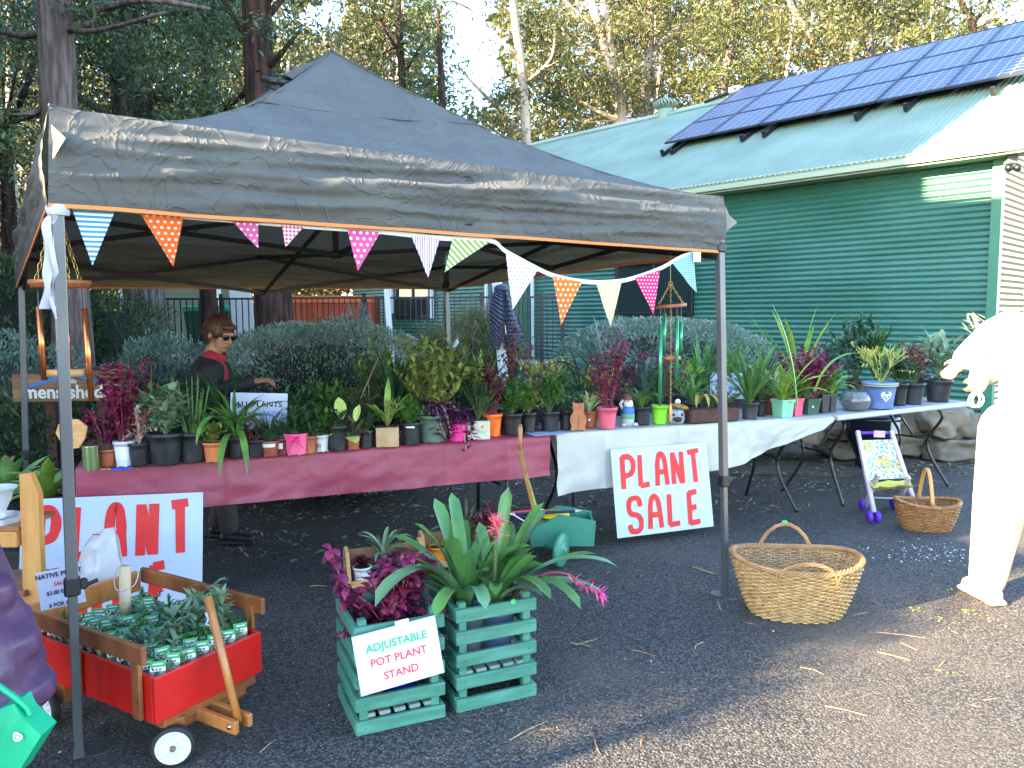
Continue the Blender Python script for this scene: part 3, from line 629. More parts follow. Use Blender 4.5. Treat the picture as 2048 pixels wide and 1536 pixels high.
shrub('low_shrub', 'grey shrub at the far left behind the tent leg', (-4.7, 6.9, .6), (.8, .6, .72), 13000, .045, .013, leaf_grey, 5, power=2.2, lump=.3)
shrub('low_shrub', 'tall dark green bush behind the left tent leg', (-6.1, 9.2, .95), (1.3, .8, 1.35), 20000, .07, .018, leaf_dark, 6, power=2.1, lump=.35)
shrub('low_shrub', 'feathery green bush beneath the thick grey trunk', (-5.0, 9.6, .8), (.7, .6, 1.0), 12000, .08, .012, leaf_dark, 7, power=2.1, lump=.35)
shrub('low_shrub', 'dark shrub in front of the orange container', (-2.75, 11.2, .6), (.55, .45, .75), 8000, .06, .014, leaf_dark, 8, power=2.1, lump=.35)
shrub('low_shrub', 'small blue green shrub by the slim white post', (-2.1, 10.2, .6), (.45, .4, .9), 6000, .07, .012, leaf_grey, 9, power=2.1, lump=.35)
# lomandra tufts and casuarina
def tuft(name, lab, c, n, L, W, m, seed, el=(1.0, 1.5), dr=(.5, 1.4), cat='grass tuft', kind=None):
    rr = random.Random(seed); b = B()
    for i in range(n):
        b.leaf((c[0] + rr.gauss(0, .09), c[1] + rr.gauss(0, .09), c[2]), rr.uniform(0, 2 * PI), rr.uniform(*el), L * rr.uniform(.6, 1.15), W, rr.uniform(*dr), 5, 'blade', .3)
    return tag(b.build(name, m), lab, cat, kind=kind)
grass_m = M('lomandra', (.12, .20, .055), .45, (.06, .12, .035), 2, trans=.25, island=.35)
for i, (x, y, L) in enumerate([(245, 700, 1.0), (215, 760, .9), (300, 740, .95), (350, 760, .85), (270, 800, .8)]):
    Y = (8.0, 7.2, 7.7, 7.4, 6.9)[i]; q = aty(x, y, Y)
    tuft('lomandra_tuft', ['strappy lomandra tuft in front of the grey trunk', 'strappy tuft just above the timber sign', 'wide lomandra tuft right of the thick trunk', 'drooping lomandra tuft behind the seller', 'low lomandra tuft nearest the timber sign'][i], (q.x, Y, .25), 130, L * .95, .014, grass_m, i)
q = aty(935, 700, 8.6); t_ = thing('casuarina_shrub', 'wispy olive needle shrub left of the hanging jacket', 'shrub', (q.x, 8.6, 0)); rr = random.Random(8); b = B(); bl = []
for i in range(9):
    a = rr.uniform(0, 2 * PI); e = Vector((q.x + .30 * math.cos(a), 8.6 + .25 * math.sin(a), rr.uniform(1.15, 1.62))); b.tube([(q.x, 8.6, 0), (q.x + .1 * math.cos(a), 8.6, .7), e], [.022, .014, .005], 5); bl.append((tuple(e - Vector((0, 0, .12))), (.20, .18, .2)))
b.build('stems', bark_grey, t_); V, F = crown_cloud(bl, 130, .15, .0045, 4, -1.3, .10, 330); tag(fast('foliage', V, F, M('casuarina', (.17, .16, .06), .6, (.09, .10, .04), 5, trans=.2, island=.3), t_), kind='stuff')
# stone edging against the workshop
rockm = M('sandstone', (.26, .21, .15), .9, (.13, .11, .085), 3.5, bump=.03, bscale=9)
def rock(c, r3, seed, lab, name='boulder'):
    bm = bmesh_ico(4); vs = []
    for v in bm[0]:
        q = Vector((max(-.76, min(.76, v.x)), max(-.7, min(.7, v.y)), max(-.6, min(.6, v.z)))); k = 1 + .30 * noise.noise(v * 1.4 + Vector((seed * 7.1, 0, 0))) + .16 * noise.noise(v * 3.4 + Vector((seed, 3, 0))) + .05 * noise.noise(v * 9 + Vector((seed, 3, 0)))
        vs.append((c[0] + q.x * r3[0] * k, c[1] + q.y * r3[1] * k, c[2] + q.z * r3[2] * k))
    return tag(B().add(vs, bm[1]).build(name, rockm, None, True), lab, 'rock', 'stones along the workshop wall')
import bmesh
def bmesh_ico(sub):
    bm = bmesh.new(); bmesh.ops.create_icosphere(bm, subdivisions=sub, radius=1); vs = [v.co.copy() for v in bm.verts]; fs = [tuple(v.index for v in f.verts) for f in bm.faces]; bm.free(); return vs, fs
RK = [(1590, 862, 90, 46, 'low flat stone behind the white tablecloth end'), (1690, 850, 90, 66, 'grey stone behind the left leg of the bare table'), (1790, 845, 110, 60, 'broad stone behind the floral stroller'), (1868, 842, 80, 62, 'upper round stone left of the bright visitor'), (1925, 850, 70, 66, 'rightmost sandstone boulder by the wall'), (1800, 892, 110, 50, 'lower long stone beneath the third table'), (1895, 893, 100, 50, 'lower stone under the round boulder'), (1690, 898, 80, 40, 'lower left stone behind the bare table legs'), (1480, 868, 70, 34, 'small stone behind the white cloth'), (1115, 905, 45, 56, 'grey stone glimpsed between the two tablecloths')]
for i, (x, y, wp, hp, lab) in enumerate(RK):
    Y = 7.9 if i < 8 else 8.1; q = aty(x, y, Y); k = Y / FOC
    rock((q.x, Y + .1 * (i % 3), max(q.z, hp * k * .33)), (wp * k * .62, .32, hp * k * .66), i + 1, lab)
q = aty(1742, 858, 7.5); t_ = thing('glazed_planter', 'big dark navy planter behind the floral stroller', 'planter', (q.x, 7.5, 0))
B().lathe((q.x, 7.5, 0), [(.0, .12), (.14, .12), (.23, .3), (.26, .48), (.27, .52), (.24, .52), (.23, .46), (0, .44)], 24).build('bowl', M('navy_glaze', (.012, .018, .035), .2), t_, True)
B().box((q.x, 7.5, .06), (.2, .2, .12)).build('foot', M('navy_glaze', (.012, .018, .035), .2), t_)
q = aty(1791, 856, 7.1); tag(B().box((q.x, 7.1, q.z), (.085, .004, .11)).build('price_card', white_m), 'small white card taped under the bare table edge', 'card')
# ------------------------------------------------------------------ the pop-up tent
fabric_m = M('tent_fabric', (.120, .120, .112), .78, (.100, .101, .100), 3, bump=.0012, bscale=260, trans=.10, spec=.3)
t = fabric_m.node_tree; g_ = N(t, 'ShaderNodeNewGeometry'); p = t.nodes['Principled BSDF']; tr = [n for n in t.nodes if n.type == 'BSDF_TRANSLUCENT'][0]
for sk in (p.inputs['Base Color'], tr.inputs[0]):
    src = sk.links[0].from_socket; t.links.new(mixc(t, g_.outputs['Backfacing'], (.26, .245, .18), src), sk)
leg_m = M('tent_leg', (.10, .105, .115), .35, (.13, .135, .145), 4, metal=.35)
leg_in = M('tent_leg_inner', (.13, .14, .15), .3, metal=.5)
blk = M('black_plastic', (.012, .013, .015), .45)
orange_trim = M('orange_trim', (.62, .20, .045), .6)
tent = thing('popup_tent', 'charcoal pop-up canopy tent with orange edge trim', 'tent', (-1.02, 4.54, 0))
bpn = [n for n in t.nodes if n.type == 'BUMP'][0]; mg = N(t, 'ShaderNodeTexNoise'); mg.inputs['Scale'].default_value = 5.5; mg.inputs['Detail'].default_value = 3; mg.inputs['Distortion'].default_value = 1.6; t.links.new(N(t, 'ShaderNodeTexCoord').outputs['Object'], mg.inputs['Vector'])
rg = mth(t, 'POWER', mth(t, 'SUBTRACT', 1.0, mth(t, 'MULTIPLY', mth(t, 'ABSOLUTE', mth(t, 'SUBTRACT', mg.outputs[0], .5)), 5.0)), 5.0); rg = mth(t, 'MAXIMUM', rg, 0.0)
b2 = N(t, 'ShaderNodeBump'); b2.inputs['Distance'].default_value = .0038; t.links.new(rg, b2.inputs['Height']); t.links.new(bpn.outputs[0], b2.inputs['Normal']); t.links.new(b2.outputs[0], p.inputs['Normal'])
FT = {'FL': (at(158, 1512, 0), aty(115, 420, 2.524)), 'FR': (at(1451, 1188, 0), aty(1440, 515, 4.05)), 'BL': (aty(57, 1092, 5.04), aty(43, 578, 5.04)), 'BR': (aty(905, 1000, 6.55), aty(893, 582, 6.55))}
EV = {'FL': aty(98, 212, 2.50), 'FR': aty(1447, 396, 4.06), 'BL': aty(42, 478, 5.1), 'BR': aty(893, 504, 6.58)}
VB = {'FL': aty(96, 410, 2.49), 'FR': aty(1448, 504, 4.05), 'BL': aty(33, 575, 5.08), 'BR': aty(890, 577, 6.58)}
PK = aty(662, 102, 4.54)
ztop = {k: v[1].z for k, v in FT.items()}
for k, (ft, tp) in FT.items():
    ft = Vector((ft.x, ft.y, 0)); up = (tp - ft).normalized(); top = tp + up * .22; mid = ft + up * {'FL': .60, 'FR': .62, 'BL': .6, 'BR': .6}[k]
    fx = Vector((.867, .498, 0))
    lg = B().beam(mid, top, .037, .037, fx, ch=.003).build('leg', leg_m, tent)
    b = B(); b.beam(ft + up * .006, mid + up * .1, .029, .029, fx, ch=.002); b.build('inner_tube', leg_in, lg)
    b = B(); b.cbox(mid, (.05, .05, .06), .006, Matrix.Rotation(.52, 3, 'Z')); b.cbox(mid + Vector((.032, .012, .005)), (.026, .03, .034), .006, Matrix.Rotation(.52, 3, 'Z')); b.tube([mid + Vector((.04, .015, 0)), mid + Vector((.07, .03, .012))], .007, 6); b.build('height_lock', blk, lg)
    b = B(); fo = ft + Vector((.045, .04, 0)) if k != 'FR' else ft + Vector((-.035, 0, 0)); b.lathe(fo + Z * .001, [(0, .004), (.046, .004), (.046, 0)], 18); b.box(ft + Z * .015, (.034, .034, .03), Matrix.Rotation(.52, 3, 'Z')); fp = b.build('foot_plate', leg_in, lg)
    B().lathe(fo + Vector((.015, .01, .0052)), [(0, .0005), (.007, .0004)], 8).build('bolt_hole', blk, fp)
    sl_ = tp + up * .05
    B().cbox(sl_ - up * -.0, (.055, .055, .05), .008, Matrix.Rotation(.52, 3, 'Z')).build('slider', blk, tent)
# folding truss
def tz(k): return FT[k][1]
cen = Vector((PK.x, PK.y, 1.86)); bar_m = M('truss_bar', (.035, .036, .04), .4, metal=.4)
def scissor(a_lo, a_hi, m_lo, m_hi, sd_):
    off = Vector((-(m_lo - a_lo).y, (m_lo - a_lo).x, 0)).normalized() * .012
    B().beam(a_lo + off, m_hi + off, .014, .026, Z).build('truss_bar', bar_m, tent); B().beam(a_hi - off, m_lo - off, .014, .026, Z).build('truss_bar', bar_m, tent)
    x = (a_lo + m_hi + a_hi + m_lo) / 4; B().ball(x + Vector((0, -.018, 0)), .012, 8).build('rivet', leg_in, tent)
mids = {}
for a, c in (('FL', 'FR'), ('FR', 'BR'), ('BR', 'BL'), ('BL', 'FL')):
    A_, C_ = tz(a), tz(c); m = (A_ + C_) / 2; mlo = m + Z * (-.02 if (a, c) == ('BR', 'BL') else .07); mhi = m + Z * .24; mids[a + c] = (mlo, mhi)
    for e in (A_, C_): scissor(e + Z * (.07 if a == 'FL' else .0), e + Z * .20, mlo, mhi, 1)
    for q in (mlo, mhi): B().cbox(q, (.05, .05, .035), .008, Matrix.Rotation(.52, 3, 'Z')).build('joint', blk, tent)
for k, (lo, hi) in mids.items():
    scissor(lo, hi, cen, cen + Z * .26, 1)
b = B(); b.cbox(cen, (.07, .07, .04), .01); b.cbox(cen + Z * .26, (.07, .07, .04), .01); b.build('hub', blk, tent)
B().beam(cen, Vector((PK.x, PK.y, PK.z - .03)), .03, .03, Vector((0, 1, 0))).build('centre_pole', bar_m, tent)
# canopy roof: four sagging gores with a vent flap near the peak
KK = ['FL', 'FR', 'BR', 'BL']; EX = {'FL': 1.8, 'FR': 1.42, 'BR': 1.3, 'BL': 1.12}
def wr(p, a=1.0):
    r1 = 1 - 2 * abs(noise.noise(Vector((p.x * 4 + 3, p.y * 4, p.z * 9)))); r2 = 1 - 2 * abs(noise.noise(Vector((p.x * 9 + 3, p.y * 7, p.z * 14))))
    return a * (.008 * noise.noise(p * 3.1) + .004 * noise.noise(p * 9) + .007 * max(0, r1) ** 4 + .004 * max(0, r2) ** 5)
b = B(); n = 90
for i, k in enumerate(KK):
    P0, P1 = EV[k], EV[KK[(i + 1) % 4]]; vs = []
    for r_ in range(n + 1):
        m = r_ / n
        for c_ in range(n + 1):
            s_ = c_ / n; e = P0.lerp(P1, s_); p = Vector((PK.x, PK.y, 0)).lerp(Vector((e.x, e.y, 0)), m)
            hh = (1 - m) ** (EX[k] * (1 - s_) + EX[KK[(i + 1) % 4]] * s_) ; z_ = e.z + (PK.z - e.z) * hh - .05 * math.sin(PI * s_) * math.sin(PI * min(1, m * 1.0)) * m
            if .38 < m < .41: z_ += .006 * (1 if m < .395 else .4)
            q = Vector((p.x, p.y, z_)); q.z += wr(q, 1.3 * math.sin(PI * m) + .25) if 0 < m < 1 else 0; vs.append(q)
    b.add(vs, [(r_ * (n + 1) + c_, r_ * (n + 1) + c_ + 1, (r_ + 1) * (n + 1) + c_ + 1, (r_ + 1) * (n + 1) + c_) for r_ in range(n) for c_ in range(n)])
b.build('canopy_roof', fabric_m, tent, True)
b = B(); seam = []
for i in range(4):
    P0, P1 = EV[KK[i]], EV[KK[(i + 1) % 4]]
    for c_ in range(15):
        e = P0.lerp(P1, c_ / 14); m = .395; p = Vector((PK.x, PK.y, 0)).lerp(Vector((e.x, e.y, 0)), m); seam.append(Vector((p.x, p.y, e.z + (PK.z - e.z) * (1 - m) ** (EX[KK[i]] * (1 - c_ / 14) + EX[KK[(i + 1) % 4]] * c_ / 14) - .05 * math.sin(PI * c_ / 14) * math.sin(PI * m) * m + .008)))
b.tube(seam, .004, 5)
for i, k in enumerate(KK):
    pts = [];
    for r_ in range(20):
        m = r_ / 19; e = EV[k]; pts.append(Vector((PK.x + (e.x - PK.x) * m, PK.y + (e.y - PK.y) * m, e.z + (PK.z - e.z) * (1 - m) ** EX[k] + .004)))
    b.tube(pts, .005, 5)
b.build('seam', fabric_m, tent, True)
# valance: creased skirt on each side, orange binding along its hem
for i, k in enumerate(KK):
    k2 = KK[(i + 1) % 4]; T0, T1, B0, B1 = EV[k], EV[k2], VB[k], VB[k2]; d_ = (T1 - T0); out = Vector((d_.y, -d_.x, 0)).normalized(); nu, nv = 220, 30; vs = []; hem = []
    for u in range(nu + 1):
        s_ = u / nu; L_ = s_ * d_.length
        for v in range(nv + 1):
            t_ = v / nv; p = T0.lerp(T1, s_).lerp(B0.lerp(B1, s_), t_)
            env = math.sin(PI * min(1, t_ * 1.0)) ** .6 * min(1, 6 * min(s_, 1 - s_) + .15)
            f1 = noise.noise(Vector((L_ * .9 + i * 9, (t_ + .10 * L_) * 4.2, 0))); f2 = noise.noise(Vector((L_ * 2.6 + i * 5, (t_ + .12 * L_) * 9.5, 2)))
            f3 = noise.noise(Vector((L_ * 11, t_ * 9 + L_ * 2, 5))); f4 = 1 - abs(noise.noise(Vector((L_ * 7 + t_ * 3, t_ * 5 - L_ * 4, 9)))) * 2
            fr2 = 1 - 2 * abs(noise.noise(Vector((L_ * .8 + i * 4, (t_ + .13 * L_) * 5.5, 12)))); dd = env * (.034 * f1 + .020 * f2 + .022 * max(0, fr2) ** 2 + .0045 * f3 + .005 * max(0, f4) ** 6) + (.028 * math.sin(PI * t_) if t_ > .0 else 0) * .6
            p = p + out * dd; p.z -= .012 * math.sin(PI * s_) * 0; 
            if v == nv: p.z += .004 * noise.noise(Vector((L_ * 3, i, 0))); hem.append(p.copy())
            vs.append(p)
    vb = B().add(vs, [(u * (nv + 1) + v, (u + 1) * (nv + 1) + v, (u + 1) * (nv + 1) + v + 1, u * (nv + 1) + v + 1) for u in range(nu) for v in range(nv)])
    va = vb.build('valance', fabric_m, tent, True)
    hb = B(); vs = []
    for q in hem[::2]: vs += [q + out * .003 + Z * .006, q + out * .003 - Z * .007, q - out * .003 - Z * .007, q - out * .003 + Z * .006]
    m_ = len(hem[::2]); hb.add(vs, [(a * 4 + c, a * 4 + (c + 1) % 4, a * 4 + 4 + (c + 1) % 4, a * 4 + 4 + c) for a in range(m_ - 1) for c in range(4)]); hb.build('trim', orange_trim, va)
# folded corner ear and hanging corner flap
b = B(); c = EV['FL']; b.add([c + Vector((.01, -.012, -.06)), c + Vector((.075, -.05, -.11)), c + Vector((.02, -.03, -.17)), c + Vector((.015, -.015, -.12))], [(3, 1, 0), (3, 2, 1)]); b.build('corner_fold', fabric_m, tent)
q = VB['FR']; b = B(); b.add([q + Vector((.005, .01, .24)), q + Vector((.012, .012, .105)), q + Vector((.075, .03, .155)), q + Vector((.03, .02, .19))], [(0, 3, 1), (1, 3, 2)]); b.build('corner_flap', M('flap_lining', (.22, .20, .17), .7), tent)
# vent hood on the left slope with the folded umbrella handle poking out
q = aty(585, 165, 4.50); q1 = aty(640, 118, 4.52); b = B(); hv = []; ax_ = (q1 - q); sd_ = ax_.cross(Vector((0, 0, 1))).normalized(); un = sd_.cross(ax_).normalized()
for j in range(6):
    f = j / 5; r_ = .075 * (1 - f) ** .7 + .004
    for i in range(11): a = PI * (i / 10) * 1.1 - .15; hv.append(q + ax_ * (f - .12 * math.sin(a) * (1 - f)) + sd_ * (r_ * 1.5 * math.cos(a)) + un * (r_ * .9 * math.sin(a) - .012))
b.add(hv, [(j * 11 + i, j * 11 + i + 1, j * 11 + 12 + i, j * 11 + 11 + i) for j in range(5) for i in range(10)]); b.build('vent_hood', fabric_m, tent, True)
q = aty(555, 165, 4.50); b = B(); b.tube([q + Vector((-.09, 0, .02)), q + Vector((.02, 0, .0)), q + Vector((.10, .02, .01))], [.016, .020, .03], 8); b.tube([q + Vector((-.07, .01, -.012)), q + Vector((.0, .01, -.035)), q + Vector((.09, .02, -.02))], .012, 7); b.cbox(q + Vector((.05, 0, .0)), (.09, .06, .04), .01); b.build('vent_pole', blk, tent, True)
# ------------------------------------------------------------------ bunting
def patt(name, base, kind, k, c2, c3=None, rot=0, r_=.2):
    m = bpy.data.materials.new(name); m.use_nodes = True; t = m.node_tree; p = t.nodes['Principled BSDF']; out = t.nodes['Material Output']
    tc = N(t, 'ShaderNodeTexCoord'); mp = N(t, 'ShaderNodeMapping'); mp.inputs['Rotation'].default_value = (0, rot, 0); t.links.new(tc.outputs['Object'], mp.inputs[0])
    s = N(t, 'ShaderNodeSeparateXYZ'); t.links.new(mp.outputs[0], s.inputs[0]); x, z = s.outputs[0], s.outputs[2]
    def fr(v): return mth(t, 'FRACT', v)
    if kind == 'stripe':
        f = mth(t, 'GREATER_THAN', fr(mth(t, 'MULTIPLY', z, k)), .5); c = mixc(t, f, base, c2)
    elif kind == 'wavy':
        f = mth(t, 'GREATER_THAN', fr(mth(t, 'ADD', mth(t, 'MULTIPLY', x, k), mth(t, 'MULTIPLY', mth(t, 'SINE', mth(t, 'MULTIPLY', z, 90)), .25))), .62); c = mixc(t, f, base, c2)
    elif kind == 'gingham':
        a = mth(t, 'GREATER_THAN', fr(mth(t, 'MULTIPLY', x, k)), .5); b_ = mth(t, 'GREATER_THAN', fr(mth(t, 'MULTIPLY', z, k)), .5); f = mth(t, 'MULTIPLY', mth(t, 'ADD', a, b_), .5); c = mixc(t, f, base, c2)
    else:
        zz = mth(t, 'MULTIPLY', z, k * 1.15); row = mth(t, 'FLOOR', zz); xx = mth(t, 'ADD', mth(t, 'MULTIPLY', x, k), mth(t, 'MULTIPLY', row, .5))
        dx = mth(t, 'SUBTRACT', fr(xx), .5); dz = mth(t, 'SUBTRACT', fr(zz), .5); d = mth(t, 'ADD', mth(t, 'MULTIPLY', dx, dx), mth(t, 'MULTIPLY', dz, dz))
        f = mth(t, 'LESS_THAN', d, r_ * r_); cc = c2
        if c3:
            w_ = N(t, 'ShaderNodeTexWhiteNoise'); w_.noise_dimensions = '2D'; cb = N(t, 'ShaderNodeCombineXYZ'); t.links.new(mth(t, 'FLOOR', xx), cb.inputs[0]); t.links.new(row, cb.inputs[1]); t.links.new(cb.outputs[0], w_.inputs[0]); cc = mixc(t, mth(t, 'GREATER_THAN', w_.outputs[0], .5), c2, c3)
        c = mixc(t, f, base, cc)
    t.links.new(c, p.inputs['Base Color']); p.inputs['Roughness'].default_value = .8
    tr = N(t, 'ShaderNodeBsdfTranslucent'); mx = N(t, 'ShaderNodeMixShader'); mx.inputs[0].default_value = .3; t.links.new(c, tr.inputs[0]); t.links.new(p.outputs[0], mx.inputs[1]); t.links.new(tr.outputs[0], mx.inputs[2]); t.links.new(mx.outputs[0], out.inputs[0])
    return m
W_ = (.85, .85, .86)
FL_ = [((143, 414), (231, 419), (185, 531), patt('f1', (.04, .30, .52), 'stripe', 62, W_), 'blue and white striped flag'),
    ((279, 424), (367, 434), (347, 533), patt('f2', (.75, .13, .01), 'dot', 45, (.8, .6, .5), r_=.24), 'orange starred flag'),
    ((463, 441), (517, 445), (516, 497), patt('f3', (.62, .11, .30), 'dot', 45, W_, r_=.2), 'small dusty pink dotted flag'),
    ((563, 448), (608, 453), (572, 494), patt('f4', (.62, .04, .16), 'gingham', 70, W_), 'pink gingham flag'),
    ((695, 458), (761, 464), (715, 542), patt('f5', (.70, .10, .32), 'dot', 38, W_, r_=.24), 'pink polka dot flag'),
    ((822, 471), (880, 477), (857, 555), patt('f6', (.45, .25, .62), 'stripe', 95, W_, rot=PI / 2), 'purple striped flag'),
    ((905, 478), (981, 483), (888, 545), patt('f7', (.28, .42, .10), 'stripe', 48, (.78, .8, .55), rot=-.75), 'green diagonal striped flag'),
    ((1012, 508), (1076, 540), (1025, 618), patt('f8', W_, 'dot', 52, (.6, .08, .25), (.15, .4, .65), r_=.2), 'white flag with coloured dots'),
    ((1106, 552), (1164, 564), (1122, 651), patt('f9', (.85, .20, .01), 'dot', 36, W_, r_=.24), 'bright orange polka dot flag'),
    ((1191, 563), (1244, 561), (1221, 652), patt('f10', (.80, .80, .66), 'wavy', 60, (.62, .55, .12)), 'pale yellow wavy striped flag'),
    ((1270, 556), (1320, 540), (1308, 630), patt('f11', (.75, .02, .20), 'dot', 50, W_, r_=.22), 'hot pink dotted flag'),
    ((1345, 526), (1388, 503), (1392, 585), patt('f12', (.10, .35, .58), 'gingham', 85, (.5, .75, .8)), 'blue gingham flag')]
F0, F1 = Vector((FT['FL'][1].x, FT['FL'][1].y)), Vector((FT['FR'][1].x, FT['FR'][1].y)); dF = Vector((F1.x - F0.x, F1.y - F0.y, 0)).normalized(); nF = Vector((dF.y, -dF.x, 0))
def fpl(x, y, off=.0): A_ = Vector((F0.x, F0.y, 0)) + nF * off; return onl(x, y, A_, A_ + dF)
c0 = fpl(1000, 480); bunt = thing('bunting', 'string of twelve patterned pennant flags under the tent front', 'bunting', c0)
cord = [(232, 417), (366, 432), (516, 444), (610, 452), (760, 463), (880, 476), (980, 481), (1012, 503), (1075, 537), (1110, 552), (1165, 563), (1216, 564), (1260, 558), (1320, 537), (1360, 515), (1395, 503)]
b = B(); pts = crom([fpl(x, y, -.004 if x < 985 else 0) for x, y in cord], 5); vs = []
for p in pts: vs += [p + Z * .010 + nF * .001, p - Z * .010 + nF * .001, p - Z * .010 - nF * .001, p + Z * .010 - nF * .001]
b.add(vs, [(a * 4 + c, a * 4 + (c + 1) % 4, a * 4 + 4 + (c + 1) % 4, a * 4 + 4 + c) for a in range(len(pts) - 1) for c in range(4)]); b.build('tape', M('bunting_tape', (.78, .78, .82), .8, trans=.2), bunt)
for a, c, t3, m, lab in FL_:
    pa, pb, pc = fpl(*a, .003), fpl(*c, .003), fpl(*t3, .003); mt = Matrix.Translation(pa) @ Matrix((dF, -nF, Z)).transposed().to_4x4(); iv = mt.inverted()
    q = [iv @ v for v in (pa, pb, pc)]; n = 8; vs = []; ids = {}; bb = B()
    for side in (0, 1):
        for i in range(n + 1):
            for j in range(n + 1 - i):
                v = q[0] + (q[1] - q[0]) * (j / n) + (q[2] - q[0]) * (i / n); ids[(side, i, j)] = len(vs)
                vs.append(Vector((v.x, (.0012 if side else 0) + .005 * math.sin(v.x * 45 + i * .35 + pa.x * 9) * (i / n), v.z)))
    fs = []
    for side in (0, 1):
        for i in range(n):
            for j in range(n - i):
                f = (ids[(side, i, j)], ids[(side, i, j + 1)], ids[(side, i + 1, j)]); fs.append(f if side else f[::-1])
                if j < n - i - 1: f = (ids[(side, i, j + 1)], ids[(side, i + 1, j + 1)], ids[(side, i + 1, j)]); fs.append(f if side else f[::-1])
    bb.add(vs, fs); o = obj('flag', bb.mesh('flag', m, True), bunt); o.matrix_basis = mt; o['label'] = lab
t_ = tag(B().cbox(fpl(1394, 514, .012), (.05, .004, .05), .002, Matrix((dF, -nF, Z)).transposed()).build('paper_tag', M('tag_cream', (.70, .70, .55), .8)), 'crumpled cream tag pinned at the right end of the bunting', 'tag')
# white ribbon tied round the front left leg
rib = M('white_ribbon', (.55, .55, .64), .7, trans=.2)
t_ = thing('ribbon', 'white ribbon knotted round the front left tent leg', 'ribbon', FT['FL'][1])
b = B(); tp = FT['FL'][1]; b.lathe(tp + Z * .0, [(.030, -.018), (.034, -.01), (.034, .008), (.029, .016)], 14, wob=lambda a, i: 1 + .08 * math.sin(3 * a + i)); b.build('knot', rib, t_, True)
for pp, wd in (([(104, 425), (98, 440), (95, 480), (98, 540), (95, 575), (91, 618)], .016), ([(110, 430), (106, 470), (110, 540), (107, 590), (113, 638)], .009)):
    b = B(); vs = []
    ps = crom([aty(x, y, 2.50 + .012 * (i % 2)) for i, (x, y) in enumerate(pp)], 5)
    for i, p in enumerate(ps): vs += [p + Vector((-wd, .01 * math.sin(i * .7), 0)), p + Vector((0, -.008, 0)), p + Vector((wd, .012 * math.cos(i * .5), 0))]
    b.add(vs, [(i * 3 + j, i * 3 + j + 1, i * 3 + 4 + j, i * 3 + 3 + j) for i in range(len(ps) - 1) for j in (0, 1)]); b.build('ribbon_tail', rib, t_, True)

# ------------------------------------------------------------------ tables and cloths
TZ = .74
top_m = M('table_top_grey', (.50, .50, .49), .55, (.42, .42, .41), 8); tleg = M('table_leg', (.035, .033, .032), .35, metal=.5)
def table(P0, P1, dep, lab, curved=True, zt=TZ):
    P0 = Vector((P0.x, P0.y, 0)); P1 = Vector((P1.x, P1.y, 0)); d_ = (P1 - P0).normalized(); n_ = Vector((-d_.y, d_.x, 0)); L = (P1 - P0).length; c = (P0 + P1) / 2 + n_ * dep / 2
    t_ = thing('folding_table', lab, 'table', c); rot = Matrix((d_, n_, Z)).transposed()
    B().cbox(c + Z * (zt - .022), (L, dep, .04), .012, rot).build('table_top', top_m, t_)
    for e in (-1, 1):
        base = c + d_ * (L / 2 - .24) * e
        for f in (-1, 1):
            if curved: pts = crom([base + n_ * f * .20 + Z * (zt - .05) - d_ * e * .02, base + n_ * f * .25 + Z * .60, base + n_ * f * .14 + Z * .42, base + n_ * f * .15 + Z * .27, base + n_ * f * .30 + Z * .0 + d_ * e * .05], 6)
            else: pts = [base + n_ * f * .27 + Z * (zt - .05), base + n_ * f * .28 + Z * .0]
            B().tube(pts, .0125, 8).build('leg', tleg, t_, True)
        b = B(); b.tube([base + n_ * -.15 + Z * .40, base + n_ * .15 + Z * .40], .010, 6); b.tube([base + Z * .40, base - d_ * e * .30 + Z * (zt - .05)], .009, 6)
        if not curved: b.tube([base + n_ * -.27 + Z * .62, base + n_ * .27 + Z * .62], .01, 6)
        b.build('brace', tleg, t_, True)
    return c, d_, n_, L
RA, RB = at(160, 936, TZ), at(1096, 872, TZ); WA, WB = at(1112, 868, TZ), at(1655, 832, TZ); TA, TB = at(1676, 831, TZ), at(1945, 803, TZ)
rc = table(RA, RB, .76, 'folding table under the dark pink cloth', False); wc = table(WA, WB, .76, 'folding table under the white plastic cloth'); tc_ = table(TA, TB, .74, 'bare grey folding table by the stone wall')
